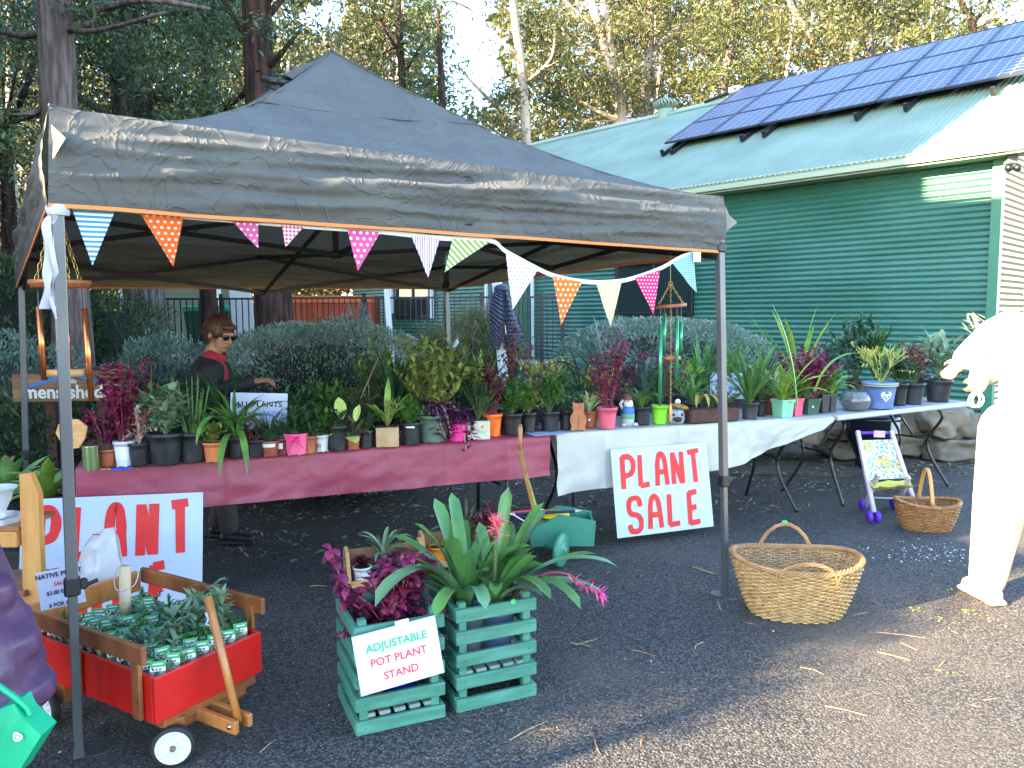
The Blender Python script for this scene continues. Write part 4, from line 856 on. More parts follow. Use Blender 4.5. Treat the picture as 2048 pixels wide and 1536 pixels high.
def cloth(name, lab, P0, P1, dep, drop, m, seed, ext0=0., ext1=0., zt=TZ, sw=.012, fold=(), back=.18, hemfn=None):
    P0 = Vector((P0.x, P0.y, 0)); P1 = Vector((P1.x, P1.y, 0)); d_ = (P1 - P0).normalized(); n_ = Vector((-d_.y, d_.x, 0)); P0 = P0 - d_ * ext0; P1 = P1 + d_ * ext1; L = (P1 - P0).length
    nu = 200; prof = []; vs = []
    for u in range(nu + 1):
        s_ = u / nu * L; dr = hemfn(s_, L) if hemfn else drop
        cut = [(dep + .012, -back), (dep + .012, -.01), (dep, .003)] + [(dep * (1 - k / 10), .003) for k in range(1, 10)] + [(0, .003), (-.006, .001), (-.010, -.012)] + [(-.012, -dr * (k / 14)) for k in range(1, 15)]
        for j, (y, zz) in enumerate(cut):
            t_ = max(0, -zz / dr) if y < 0 else 0; p = P0 + d_ * s_ + n_ * y + Z * (zt + zz)
            if t_ > 0:
                f = noise.noise(Vector((s_ * 2.6, t_ * .7, seed))) * .9 + .5 * noise.noise(Vector((s_ * 7 + t_ * 1.5, t_ * 3, seed + 3))); f2 = noise.noise(Vector((s_ * 14, t_ * 8 + s_ * 3, seed + 7)))
                p = p - n_ * (sw * (1.2 + f * 2.2) * t_ ** .8 + .003 * f2 * min(1, t_ * 4)) + d_ * .02 * t_ * f
            for fs_ in fold:
                if y <= 0 and abs(s_ - fs_) < L / nu * .8: p = p - n_ * .005
            vs.append(p)
    k = len(cut); b = B().add(vs, [(u * k + j, u * k + j + 1, (u + 1) * k + j + 1, (u + 1) * k + j) for u in range(nu) for j in range(k - 1)])
    return tag(b.build(name, m, None, True), lab, 'tablecloth')
red_m = M('pink_cloth', (.30, .045, .085), .42, (.35, .060, .105), 3, bump=.004, bscale=16, trans=.12, spec=.5); whc_m = M('white_cloth', (.50, .50, .46), .35, (.56, .56, .53), 3, bump=.004, bscale=14, trans=.15)
cloth('tablecloth', 'dark pink plastic cloth hanging over the first table', RA, RB, .76, .25, red_m, 2, .02, .01, fold=(.72, 1.32, 1.95, 2.35))
def whem(s_, L): 
    t_ = s_ / L; return .40 - .14 * t_ - (.22 * max(0, (t_ - .55) / .45) ** 1.3) - (.0)
cloth('tablecloth', 'creased white plastic cloth over the second table', WA, WB, .76, .36, whc_m, 9, .0, .04, fold=(.35, .93, 1.5), hemfn=whem, sw=.02)
# ------------------------------------------------------------------ signs
paper = M('sign_paper', (.55, .59, .76), .6); board_m = M('sign_board', (.46, .54, .70), .4); redp = M('red_paint', (.72, .015, .012), .5, (.62, .01, .01), 9); ink = M('black_ink', (.02, .02, .025), .7); inkg = M('green_ink', (.03, .35, .16), .7); inkr = M('red_ink', (.75, .05, .06), .7); inkb = M('blue_ink', (.10, .35, .75), .7)
STROKES = {'P': [[(0, 0), (.03, 1)], [(0, .97), (.42, .97), (.66, .8), (.62, .55), (.40, .42), (.04, .40)]], 'L': [[(.06, 1), (0, .04)], [(-.02, .05), (.55, .08)]],
    'A': [[(0, 0), (.10, .75), (.25, .97), (.42, .95), (.55, .72), (.62, 0)], [(.08, .42), (.58, .42)]], 'N': [[(0, 0), (.02, 1)], [(.02, .98), (.52, .02)], [(.56, 0), (.58, 1)]],
    'T': [[(-.05, .96), (.68, 1)], [(.32, .97), (.36, 0)]], 'S': [[(.62, .72), (.58, .93), (.35, 1.0), (.08, .92), (.02, .68), (.15, .52), (.45, .46), (.62, .30), (.58, .06), (.35, -.02), (.08, .02), (.02, .2)]], 'E': [[(.08, 1), (.04, 0)], [(.05, .97), (.52, 1)], [(.06, .5), (.45, .52)], [(.02, .03), (.6, .06)]]}
def painted(word, o, x, y, h, adv, wd, th, mt, parent):
    for ch in word:
        b = B(); lift = .0022
        for st in STROKES[ch]:
            lift += .0006
            pts = [Vector((x + a * h * wd, y + c * h)) for a, c in st]
            if len(pts) > 2: pts = [Vector((p.x, p.y)) for p in crom([Vector((p.x, p.y, 0)) for p in pts], 5)]
            L_, R_ = [], []
            for i, p in enumerate(pts):
                d_ = (pts[min(i + 1, len(pts) - 1)] - pts[max(0, i - 1)]).normalized(); nn = Vector((-d_.y, d_.x)); w_ = th * (1 + .14 * noise.noise(Vector((p.x * 30, p.y * 30, 1))))
                L_.append(p + nn * w_ / 2); R_.append(p - nn * w_ / 2)
            k = len(pts); vs = [mt @ Vector((p.x, p.y, lift)) for p in L_ + R_]; b.add(vs, [(i, i + k, i + k + 1, i + 1) for i in range(k - 1)])
        b.build('letter', redp, parent); x += adv
def board(nm, lab, TL, TR, BR_, BL_, th=.006):
    o = BL_; xv = (BR_ - BL_); yv = (TL - BL_); Wd = xv.length; Hd = yv.length; mt = plane_mtx(o, xv, yv); t_ = thing(nm, lab, 'sign', (o + xv / 2))
    b = B(); b.cbox((Wd / 2, Hd / 2, -th / 2), (Wd, Hd, th), .001); ob = obj('board', b.mesh('board', board_m), t_); ob.matrix_basis = mt; return t_, mt, Wd, Hd
TL = onl(1219, 899, (WA - wc[2] * .06)[:2] + (0,), (WB - wc[2] * .06)[:2] + (0,)); TR = onl(1411, 884, WA - wc[2] * .06, WB - wc[2] * .06); BL_ = onl(1235, 1077, WA - wc[2] * .16, WB - wc[2] * .16); BR_ = BL_ + (TR - TL) + Vector((.0, 0, -.0)); 
t_, mt, Wd, Hd = board('plant_sale_sign', 'white board painted PLANT SALE leaning against the white cloth', TL, TR, BR_, BL_)
painted('PLANT', None, Wd * .10, Hd * .54, Hd * .37, Wd * .172, .58, .036, mt, t_); painted('SALE', None, Wd * .13, Hd * .06, Hd * .37, Wd * .205, .66, .036, mt, t_)
TL = onl(30, 1000, RA - rc[2] * .07, RB - rc[2] * .07); TR = onl(395, 985, RA - rc[2] * .07, RB - rc[2] * .07); dn = Vector((0, 0, -1)) * .60 - rc[2] * .13; BL_ = TL + dn; BR_ = TR + dn
t_, mt, Wd, Hd = board('plant_sale_sign', 'white board painted PLANT SALE behind the red wagon', TL, TR, BR_, BL_)
painted('PLANT', None, Wd * .095, Hd * .50, Hd * .42, Wd * .182, .42, .046, mt, t_); painted('SALE', None, Wd * .14, Hd * .0 + .02, Hd * .38, Wd * .19, .47, .046, mt, t_)
# ------------------------------------------------------------------ potted plants
def lf(n, c, c2, tr=.22, isl=.3, rough=.42, ns=12):
    c = tuple(a * 1.6 for a in c); c2 = tuple(a * 1.5 for a in c2); new = n not in _mats; m = M(n, c, rough, c2, ns, trans=tr, island=isl, spec=.5)
    if new:      # browned, torn-looking patches
        t = m.node_tree; p = t.nodes['Principled BSDF']; nn = N(t, 'ShaderNodeTexNoise'); nn.inputs['Scale'].default_value = 22; nn.inputs['Detail'].default_value = 4; t.links.new(N(t, 'ShaderNodeTexCoord').outputs['Object'], nn.inputs['Vector'])
        mr = N(t, 'ShaderNodeMapRange'); mr.inputs[1].default_value = .66; mr.inputs[2].default_value = .72; t.links.new(nn.outputs[0], mr.inputs[0])
        for sk in [p.inputs['Base Color']] + [q.inputs[0] for q in t.nodes if q.type == 'BSDF_TRANSLUCENT']: src = sk.links[0].from_socket; t.links.new(mixc(t, mr.outputs[0], src, (.26, .17, .06)), sk)
    return m
G1 = lf('leaf_mid', (.07, .16, .03), (.035, .09, .02)); G2 = lf('leaf_deep', (.03, .085, .03), (.018, .05, .022)); G3 = lf('leaf_lime', (.20, .30, .045), (.12, .21, .03)); G4 = lf('leaf_blue', (.07, .13, .10), (.04, .085, .065)); G5 = lf('leaf_sage', (.17, .24, .14), (.11, .17, .10)); G6 = lf('leaf_yellowgreen', (.20, .22, .05), (.10, .14, .03))
MAG = lf('leaf_magenta', (.22, .015, .07), (.09, .006, .035), .2, .45); BUR = lf('leaf_burgundy', (.11, .010, .025), (.04, .006, .014), .15, .4); PINKG = lf('leaf_pinkgrey', (.42, .26, .22), (.30, .27, .20), .15, .2); STK = lf('stick_yellow', (.38, .34, .07), (.25, .26, .06), .1, .3); PALE = lf('leaf_cream', (.50, .52, .28), (.25, .36, .12), .2, .3); PUR = lf('leaf_purple', (.10, .015, .09), (.05, .01, .05), .15, .4); GRB = lf('leaf_olivebrown', (.12, .11, .05), (.06, .07, .03)); PNK = lf('flower_pink', (.70, .16, .17), (.55, .08, .12), .3, .3)
stemG = M('stem_green', (.10, .15, .05), .6); stemR = M('stem_red', (.20, .03, .05), .6); stemB = M('stem_brown', (.12, .08, .05), .8); potsoil = M('potting_mix', (.03, .022, .016), .95, (.06, .045, .03), 60)
POTM = {}
def potm(c, gl=.45):
    k = tuple(c)
    if k not in POTM: POTM[k] = M('pot_%d' % len(POTM), c, gl, tuple(min(1, a * 1.2 + .03) for a in c), 14, nstretch=(1, 1, .5), spec=.45, lo=.42, hi=.75, detail=8)
    return POTM[k]
BLK = (.012, .014, .017); TER = (.36, .10, .045); MAR = (.13, .025, .02)
def fol_iresine(b, s, c, h, sp, rr, n=12, lw=.036):
    n = int(n * 1.2); sp *= 1.1; lw *= .95
    for i in range(n):
        a = rr.uniform(0, 2 * PI); r_ = sp * rr.uniform(.1, .5); e = c + Vector((r_ * math.cos(a), r_ * math.sin(a) * .8, h * rr.uniform(.55, 1.0)))
        s.tube([c + Vector((.2 * r_ * math.cos(a), .2 * r_ * math.sin(a), 0)), (c + e) / 2 + Vector((rr.uniform(-.01, .01), 0, 0)), e], [.003, .0025, .0015], 4)
        for k in range(16):
            q = c.lerp(e, rr.uniform(.35, 1.02)) + Vector((rr.gauss(0, .008), rr.gauss(0, .008), 0)); b.leaf(q, rr.uniform(0, 2 * PI), rr.uniform(-.4, .9), lw * rr.uniform(.8, 1.4), lw * rr.uniform(.6, .95), rr.uniform(.3, 1.6), 3, 'oval', .3)
def fol_bush(b, s, c, h, sp, rr, n=16, lw=.03, asp=.5, up=.3):
    n = int(n * 1.5); lw *= 1.25; sp *= 1.2
    for i in range(n):
        a = rr.uniform(0, 2 * PI); r_ = sp * .5 * rr.random() ** .6; e = c + Vector((r_ * math.cos(a), r_ * math.sin(a) * .8, h * rr.uniform(.55, 1.0) * (1 - .25 * (r_ / (sp * .5 + 1e-6)) ** 2)))
        s.tube([c, c.lerp(e, .5) + Vector((0, 0, .02)), e], [.003, .0022, .0012], 4)
        for k in range(12): q = c.lerp(e, rr.uniform(.3, 1.02)); b.leaf(q, rr.uniform(0, 2 * PI), rr.uniform(-.3, 1.0) + up, lw * rr.uniform(.7, 1.5), lw * asp * rr.uniform(.8, 1.2), rr.uniform(.2, 1.2), 3, 'oval', .3)
def fol_strap(b, s, c, h, sp, rr, n=16, w=.016, dr=(.8, 2.2), el=(.9, 1.5), shape='strap'):
    n = int(n * 1.45); w *= 1.05
    for i in range(n):
        a = 2 * PI * i / n + rr.uniform(-.4, .4); L = math.hypot(h, sp * .35) * rr.uniform(.65, 1.1); b.leaf(c + Vector((.008 * math.cos(a), .008 * math.sin(a), 0)), a, rr.uniform(*el), L, w * rr.uniform(.8, 1.2), rr.uniform(*dr), 7, shape, .35, 0, rr.uniform(-.5, .5))
def fol_succ(b, s, c, h, sp, rr, n=5):
    for i in range(n):
        a = rr.uniform(0, 2 * PI); e = c + Vector((sp * .3 * math.cos(a), sp * .25 * math.sin(a), h * rr.uniform(.6, 1))); s.tube([c, c.lerp(e, .5) + Vector((.005, 0, 0)), e], [.006, .005, .004], 5)
        for k in range(12):
            t_ = .3 + .7 * k / 11; q = c.lerp(e, t_); b.leaf(q, k * 2.4, rr.uniform(.1, .8), .05 * rr.uniform(.7, 1.1), .036, .3, 4, 'oval', .25)
def fol_spike(b, s, c, h, sp, rr, n=16):
    for i in range(n):
        a = rr.uniform(0, 2 * PI); r_ = sp * .4 * rr.random() ** .5; e = c + Vector((r_ * math.cos(a) * 1.3, r_ * math.sin(a), h * rr.uniform(.45, 1))); q0 = c + Vector((r_ * .5 * math.cos(a), r_ * .5 * math.sin(a), 0))
        b.tube([q0, q0.lerp(e, .5), e], [.006, .0055, .002], 5)
        for k in range(12): q = q0.lerp(e, .2 + .8 * k / 11); b.leaf(q, rr.uniform(0, 6.3), rr.uniform(.2, 1), .014, .006, .2, 2, 'oval')
def fol_stick(b, s, c, h, sp, rr, n=9):
    def g(p, d, L, k):
        e = p + d * L; b.tube([p, (p + e) / 2 + Vector((rr.uniform(-.006, .006), 0, .004)), e], [.0032, .003, .0024], 5)
        if k > 0:
            for j in range(3): dd = (d + Vector((rr.uniform(-.9, .9), rr.uniform(-.9, .9), rr.uniform(-.1, .5)))).normalized(); g(e, dd, L * rr.uniform(.55, .8), k - 1)
    for i in range(n): a = rr.uniform(0, 6.3); g(c, Vector((math.cos(a) * .5 * sp / h, math.sin(a) * .4, 1)).normalized(), h * .34, 2)
def fol_trail(b, s, c, h, sp, rr, n=8):
    for i in range(n):
        a = -PI / 2 + rr.uniform(-1.7, 1.7); r_ = sp * rr.uniform(.25, .6); p = [c, c + Vector((r_ * .5 * math.cos(a), r_ * .5 * math.sin(a), h * .5)), c + Vector((r_ * math.cos(a), r_ * .9 * math.sin(a), h * .1)), c + Vector((r_ * 1.3 * math.cos(a + rr.uniform(-.5, .5)), r_ * .95 * math.sin(a), -h * 1.1 * rr.random() ** 2))]; p = crom(p, 4)
        s.tube(p, .0028, 4)
        for k in range(2, len(p)): [b.leaf(p[k], a + sg * rr.uniform(.7, 1.6), rr.uniform(-.1, .7), .065, .026, .7, 4, 'oval', .3) for sg in (-1, 1)]
FOL = {'iresine': fol_iresine, 'bush': fol_bush, 'strap': fol_strap, 'succ': fol_succ, 'spike': fol_spike, 'stick': fol_stick, 'trail': fol_trail}
def pot_mesh(b, c, r_, h, kind='round', rim=True):
    if kind == 'square':
        rot = Matrix.Rotation(.42, 3, 'Z')
        for z0, z1, a, bb in ((0, h * .86, .80, .97), (h * .86, h, 1.05, 1.06)):
            vs = [c + rot @ Vector((x * r_ * .86 * (a if k == 0 else bb), y * r_ * .86 * (a if k == 0 else bb), z0 if k == 0 else z1)) for k in (0, 1) for x, y in ((-1, -1), (1, -1), (1, 1), (-1, 1))]
            b.add(vs, [(3, 2, 1, 0), (0, 1, 5, 4), (1, 2, 6, 5), (2, 3, 7, 6), (3, 0, 4, 7)])
        return
    lip = [(r_ * .95, h * .86), (r_ * 1.03, h * .865), (r_ * 1.04, h * .99), (r_ * 1.0, h), (r_ * .94, h * .99), (r_ * .92, h * .86)] if rim else [(r_, h * .97), (r_ * 1.02, h), (r_ * .95, h), (r_ * .93, h * .9)]
    b.lathe(c, [(r_ * .70, .004), (r_ * .735, 0), (r_ * .76, .006), (r_ * .77, h * .1), (r_ * .90, h * .7)] + lip, 24)
    for i in range(6):
        a = 2 * PI * i / 6; b.box(c + Vector((r_ * .74 * math.cos(a), r_ * .74 * math.sin(a), .003)), (.012, .012, .007))
def potted(px, py, wp, hp, pc, fk, fh, fs, fm, lab, kind='round', rim=True, zt=None, Y=None, seed=None, extra=None, stem=None, kw=None, name='potted_plant', cat='potted plant'):
    if zt is None: zt = TZ + .005
    q = at(px, py, zt) if Y is None else Vector((aty(px, 700, Y).x, Y, zt)); k = q.y / FOC; r_ = wp * k * .5; h = hp * k * 1.0; c = q + Vector((0, r_ * .75, 0)); rr = random.Random(seed if seed is not None else int(px * 7 + py))
    t_ = thing(name, lab, cat, c); b = B(); pot_mesh(b, c, r_, h, kind, rim); p_ = b.build('pot', potm(pc) if isinstance(pc, tuple) else pc, t_, kind != 'square')
    b = B(); b.lathe(c + Z * (h * .90), [(r_ * (.93 if kind != 'square' else 1.0), 0), (r_ * .5, .004), (0, .006)], 14, wob=lambda a, i: 1 + .05 * math.sin(5 * a)); b.build('soil', potsoil, t_)
    if fk:
        b, s = B(), B(); FOL[fk](b, s, c + Z * h * .88, fh * k, fs * k, rr, **(kw or {}))
        sg = rr.randrange(6, 13)      # stray sprigs, runners and torn blades that make each pot uneven
        for _ in range(sg):
            a = rr.uniform(0, 2 * PI); e_ = c + Vector((fs * k * .5 * math.cos(a), fs * k * .42 * math.sin(a), h + fh * k * rr.uniform(.1, .75))); m0 = (c + Z * h + e_) / 2 + Z * fh * k * .12; pp = crom([c + Z * h * .9, m0, e_], 4); s.tube(pp, .0016, 4)
            for q_ in pp[2:]:
                for _ in (0, 1): b.leaf(q_, rr.uniform(0, 6.3), rr.uniform(-.7, 1.0), rr.uniform(.018, .042), rr.uniform(.006, .018), rr.uniform(.2, 1.5), 3, 'oval', .3)
        if b.v: tag(b.build('foliage', fm, t_), kind='stuff')
        if s.v: s.build('stems', stem or stemG, t_)
    if extra: extra(t_, c, r_, h)
    return t_, c, r_, h
def band(z0, z1, m, a0=-2.4, a1=-.7, nm='sticker'):
    def f(t_, c, r_, h):
        vs = []; n = 10
        for i in range(n + 1):
            a = a0 + (a1 - a0) * i / n
            for zz in (z0, z1): rr_ = r_ * (.775 + (zz - .1) * .21) * 1.035 if zz > .1 else r_ * .80; vs.append(c + Vector((rr_ * math.cos(a), rr_ * math.sin(a), h * zz)))
        B().add(vs, [(i * 2, i * 2 + 2, i * 2 + 3, i * 2 + 1) for i in range(n)]).build(nm, m, t_)
    return f
STW = M('sticker_white', (.72, .74, .78), .6)
P_ = potted
# front row on the pink cloth
P_(207, 935, 38, 36, TER, 'iresine', 90, 70, MAG, 'terracotta pot of crimson leaves beside the green tin', kw=dict(n=10))
P_(243, 934, 42, 52, (.55, .58, .66), 'iresine', 175, 120, MAG, 'white labelled pot with tall burgundy bloodleaf', stem=stemR, kw=dict(n=16, lw=.04), extra=band(.3, .8, STW))
P_(273, 934, 44, 48, BLK, 'succ', 120, 80, PINKG, 'black pot holding a pink grey fleshy succulent', stem=M('stem_pink', (.5, .3, .28), .6), kw=dict(n=4))
P_(322, 933, 70, 66, BLK, 'bush', 105, 80, G5, 'wide black pot of grey green sedum, third from the left', kw=dict(n=16, lw=.045, asp=.75))
P_(378, 927, 62, 62, BLK, 'spike', 130, 80, G1, 'black pot with upright bumpy cactus stems and a yellow stake')
P_(422, 925, 42, 40, (.55, .16, .05), 'bush', 40, 40, G6, 'bright terracotta pot with a small sprig, left of the arching leaves')
P_(410, 905, 40, 34, (.25, .36, .42), 'iresine', 26, 44, BUR, 'pale blue square pot behind the bright terracotta pot', kind='square', kw=dict(n=5, lw=.02))
t_, c, r_, h = P_(468, 918, 34, 44, BLK, 'strap', 120, 90, G1, 'black pot whose long strap leaves droop over the pink cloth', kw=dict(n=9, w=.024))
for a, e, L, dr in ((3.0, 1.1, .34, 1.6), (-1.45, .35, .44, 1.9), (-1.1, .45, .50, 2.0), (-.2, 1.0, .42, 1.3), (2.6, .7, .3, .9), (-1.8, 1.0, .45, 2.6)): B().leaf(c + Z * h, a, e, L, .034, dr, 10, 'strap', .35).build('leaf', lf('leaf_arch', (.12, .23, .05), (.06, .14, .03)), t_)
P_(508, 916, 36, 36, BLK, 'bush', 40, 46, BUR, 'small black pot with dark reddish sprigs under the price sheet', kw=dict(n=8, lw=.018))
P_(536, 914, 40, 32, (.32, .07, .04), 'strap', 110, 150, G2, 'terracotta pot with white band and fine dark grassy leaves', kw=dict(n=44, w=.006, dr=(1.0, 2.4), shape='blade'), extra=band(.62, .85, STW))
P_(562, 911, 26, 34, MAR, 'bush', 40, 40, G2, 'little maroon labelled pot left of the pink bucket', kw=dict(n=6, lw=.02), extra=band(.4, .75, STW, -2, -1.2))
def bow(t_, c, r_, h):
    m = M('hot_pink_ribbon', (.80, .02, .18), .35); o = c + Vector((.01, -r_ * 1.02, h * .78)); b = B()
    for s_, dz in ((-1, 0), (1, 0)):
        b.tube([o, o + Vector((.03 * s_, -.01, .014)), o + Vector((.034 * s_, -.01, -.006)), o], .005, 5, flat=2.2)
    b.leaf(o, PI, -.9, .09, .02, -.1, 3, 'strap', .1); b.leaf(o, -.0, -.8, .085, .02, .1, 3, 'strap', .1); b.ball(o, .008, 8); b.build('bow', m, t_)
P_(588, 911, 52, 44, (.80, .14, .30), 'bush', 60, 70, G2, 'bubblegum pink bucket tied with a hot pink bow', kw=dict(n=10, lw=.032, asp=.6), rim=False, extra=bow)
P_(618, 908, 26, 36, TER, 'bush', 36, 46, G2, 'small terracotta pot tucked behind the pink bucket', kw=dict(n=6, lw=.03))
P_(641, 904, 30, 34, (.66, .66, .68), 'bush', 60, 60, G1, 'small white printed pot with rosetted green leaves', kw=dict(n=9, lw=.035, asp=.5), extra=band(.25, .5, M('print_rust', (.5, .3, .25), .6), -2.2, -1.4))
P_(672, 903, 44, 52, BLK, 'bush', 45, 60, G2, 'tall black pot left of the yellow arrowhead leaves', kw=dict(n=8, lw=.03))
t_, c, r_, h = P_(704, 900, 30, 28, TER, 'bush', 40, 60, GRB, 'terracotta pot with pale yellow arrowhead leaves', kw=dict(n=6, lw=.03))
ym = lf('leaf_paleyellow', (.42, .48, .14), (.30, .40, .10))
for a, e, L, W__, dx, dz in ((-2.6, .1, .10, .07, -.03, .02), (-.9, -.1, .09, .08, -.01, .0), (2.0, 1.2, .14, .07, -.05, .10), (1.2, 1.3, .10, .05, .03, .09)): B().leaf(c + Vector((dx, -r_ * 1.3, h + dz)), a, e, L, W__, .5, 5, 'oval', .2).build('leaf', ym, t_)
P_(730, 897, 30, 36, BLK, 'strap', 50, 50, G2, 'narrow black pot between yellow leaves and the tan cube', kw=dict(n=12, w=.01))
def cubepot(px, py, wp, hp, cc, lab, fm, motif=False, seed=3, fk='stick', kw=None, fh=80):
    q = at(px, py, TZ + .005); k = q.y / FOC; w_ = wp * k; h = hp * k; c = q + Vector((0, w_ * .5, 0)); t_ = thing('potted_plant', lab, 'potted plant', c); rot = Matrix.Rotation(.12, 3, 'Z')
    B().cbox(c + Z * h / 2, (w_, w_ * .9, h), .004, rot).build('pot', potm(cc, .35), t_); B().box(c + Z * (h + .0015), (w_ * .86, w_ * .76, .003), rot).build('soil', potsoil, t_)
    b, s = B(), B(); FOL[fk](b, s, c + Z * h, fh * k, wp * 1.8 * k, random.Random(seed), **(kw or {})); tag(b.build('foliage', fm, t_), kind='stuff')
    if s.v: s.build('stems', stemG, t_)
    if motif:
        mm = Matrix.Translation(c + rot @ Vector((0, -w_ * .45 - .0015, 0))) @ rot.to_4x4()
        b = B(); b.prism([(.022 + .010 * math.cos(a * PI / 6), h * .68 + .010 * math.sin(a * PI / 6)) for a in range(12)], 0, .001, mm); b.build('flower_motif', M('motif_orange', (.7, .3, .05), .5), t_)
        b = B(); b.prism([(-.01, h * .35), (.04, h * .30), (.05, h * .40), (.02, h * .50), (.0, h * .48)], 0, .0008, mm); b.build('leaf_motif', M('motif_mint', (.35, .6, .48), .5), t_)
    return t_, c, w_, h
t_, c, w__, h = cubepot(772, 895, 46, 40, (.42, .27, .14), 'tan ceramic cube with thick pale green stems', G6, fk='stick', kw=dict(n=6))
b = B()
for a, e, L, dr in ((2.6, 1.0, .22, 1.1), (1.6, 1.4, .30, .3), (.4, 1.1, .25, .5), (2.9, .9, .20, .4)): B().leaf(c + Z * h, a, e, L, .04, dr, 7, 'oval', .3).build('leaf', G3, t_)
P_(821, 891, 42, 46, BLK, 'bush', 50, 60, G1, 'black pot with a white stick-on label left of the sage pot', kw=dict(n=10, lw=.05, asp=.35), extra=band(.78, .98, STW, -2.0, -1.1))
t_, c, r_, h = P_(864, 886, 74, 56, (.10, .15, .11), 'trail', 60, 110, PUR, 'sage green bowl with trailing striped purple vine', stem=M('vine_stem', (.45, .35, .22), .6), kw=dict(n=9))
b, s = B(), B(); fol_bush(b, s, c + Z * h * .9, .44, .46, random.Random(4), n=22, lw=.04, asp=.6); tag(b.build('foliage', G6, t_), kind='stuff'); s.build('branch', stemB, t_)
P_(914, 884, 42, 46, (.78, .03, .25), 'trail', 40, 60, PUR, 'hot pink ribbed bucket with purple trailing leaves', kw=dict(n=5), rim=False)
cubepot(955, 880, 46, 38, (.62, .58, .46), 'cream square planter painted with an orange flower', G2, True, 7, 'bush', dict(n=16, lw=.022), 90)
P_(984, 874, 42, 46, (.80, .15, .01), 'iresine', 130, 70, BUR, 'bright orange pot of dark red bloodleaf', stem=stemR, kw=dict(n=12, lw=.03))
P_(1024, 871, 44, 44, (.02, .02, .022), 'bush', 70, 70, G1, 'black pot right of the orange pot with paddle leaves', kw=dict(n=5, lw=.07, asp=.4))
P_(1058, 867, 32, 42, (.025, .020, .017), 'bush', 80, 60, G6, 'brown black pot beside the wooden handle top', kw=dict(n=10, lw=.03))
P_(1100, 865, 42, 42, BLK, 'bush', 80, 70, G1, 'large black pot at the left end of the white cloth', kw=dict(n=9, lw=.045))
P_(1133, 860, 30, 40, BLK, 'strap', 60, 70, G2, 'narrow black pot just left of the terracotta owl', kw=dict(n=16, w=.008))
t_, c, r_, h = P_(1180, 856, 38, 34, TER, None, 0, 0, None, 'terracotta pot with a round white sticker and striped leaves')
b, s = B(), B(); fol_strap(b, s, c + Z * h * .9, .16, .26, random.Random(3), n=15, w=.018, dr=(.4, 1.6)); tag(b.build('foliage', PALE, t_), kind='stuff'); b = B(); b.lathe(c + Vector((-.005, -r_ * .88, h * .5)), [(0, 0), (.009, .0008), (.009, 0)], 12, rot=Matrix.Rotation(PI / 2, 3, 'X')); b.build('sticker', STW, t_)
P_(1216, 859, 42, 44, (.62, .10, .16), 'iresine', 150, 90, MAG, 'rose pink pot with magenta stems and tall crimson tops', stem=stemR, kw=dict(n=12, lw=.035))
P_(1285, 851, 40, 38, BLK, 'strap', 70, 80, G1, 'black pot between the gnome and the lime pot', kw=dict(n=12, w=.016))
P_(1322, 849, 36, 38, (.20, .58, .02), 'bush', 110, 50, G2, 'lime green pot behind the green wind chimes', kw=dict(n=8, lw=.04, asp=.35))
t_, c, r_, h = P_(1388, 846, 32, 42, BLK, 'strap', 80, 60, G1, 'black pot with yellowing leaves hanging over the white cloth', kw=dict(n=8, w=.022))
for a, e, L, dr in ((-1.9, .9, .24, 2.7), (-1.45, .95, .26, 2.8), (-1.0, .9, .25, 2.7)): B().leaf(c + Vector((.03, -.05, h)), a, e, L, .026, dr, 9, 'strap', .3).build('leaf', M('leaf_yellowing', (.30, .32, .05), .5, (.50, .26, .04), 6, trans=.2), t_)
# long timber trough
q = at(1427, 847, TZ + .005); t_ = thing('timber_trough', 'long dark timber trough behind the right tent leg', 'planter', q); k = q.y / FOC; rot = Matrix.Rotation(.39, 3, 'Z'); tm = M('dark_timber', (.09, .035, .025), .75, (.05, .02, .015), 6, nstretch=(1, 8, 8), bump=.003)
c = q + Vector((0, .08, 0)); B().cbox(c + Z * .05, (.42, .12, .095), .01, rot).build('trough', tm, t_); b, s = B(), B(); fol_bush(b, s, c + Z * .09 + rot @ Vector((.1, 0, 0)), .14, .26, random.Random(5), n=22, lw=.03, asp=.3); tag(b.build('foliage', G1, t_), kind='stuff'); s.build('stems', stemG, t_)
P_(1503, 839, 36, 34, (.03, .033, .037), 'strap', 125, 110, G1, 'grey black ribbed pot with a broad bromeliad at table front', kw=dict(n=16, w=.034, dr=(.0, .9)))
P_(1524, 833, 22, 34, BLK, 'strap', 60, 60, G2, 'narrow black pot just right of the ribbed bromeliad pot', kw=dict(n=10, w=.012))
P_(1541, 829, 24, 40, MAR, 'strap', 90, 110, PALE, 'brick red pot with thin white striped leaves', kw=dict(n=16, w=.008, dr=(.6, 1.8)))
P_(1570, 835, 38, 36, (.20, .50, .32), 'strap', 90, 130, G3, 'mint green square pot with open broad rosette', kind='square', kw=dict(n=15, w=.032, dr=(.3, 1.4), el=(.5, 1.3)))
P_(1594, 832, 26, 36, (.72, .08, .18), 'bush', 50, 60, G1, 'rose pink square pot behind the mint green pot', kind='square', kw=dict(n=8, lw=.035))
P_(1622, 829, 40, 32, (.02, .07, .04), 'iresine', 112, 120, MAG, 'dark green square pot crowded with pink magenta leaves', kind='square', stem=stemR, kw=dict(n=30, lw=.045), extra=lambda t_, c, r_, h: B().box(c + Matrix.Rotation(.42, 3, 'Z') @ Vector((-.02, -r_ * .86, h * .5)), (.016, .004, .014), Matrix.Rotation(.42, 3, 'Z')).build('sticker', STW, t_))
P_(1648, 826, 24, 38, (.03, .03, .034), 'bush', 70, 60, G1, 'tall dark square pot right of the magenta plant', kind='square', kw=dict(n=8, lw=.035))
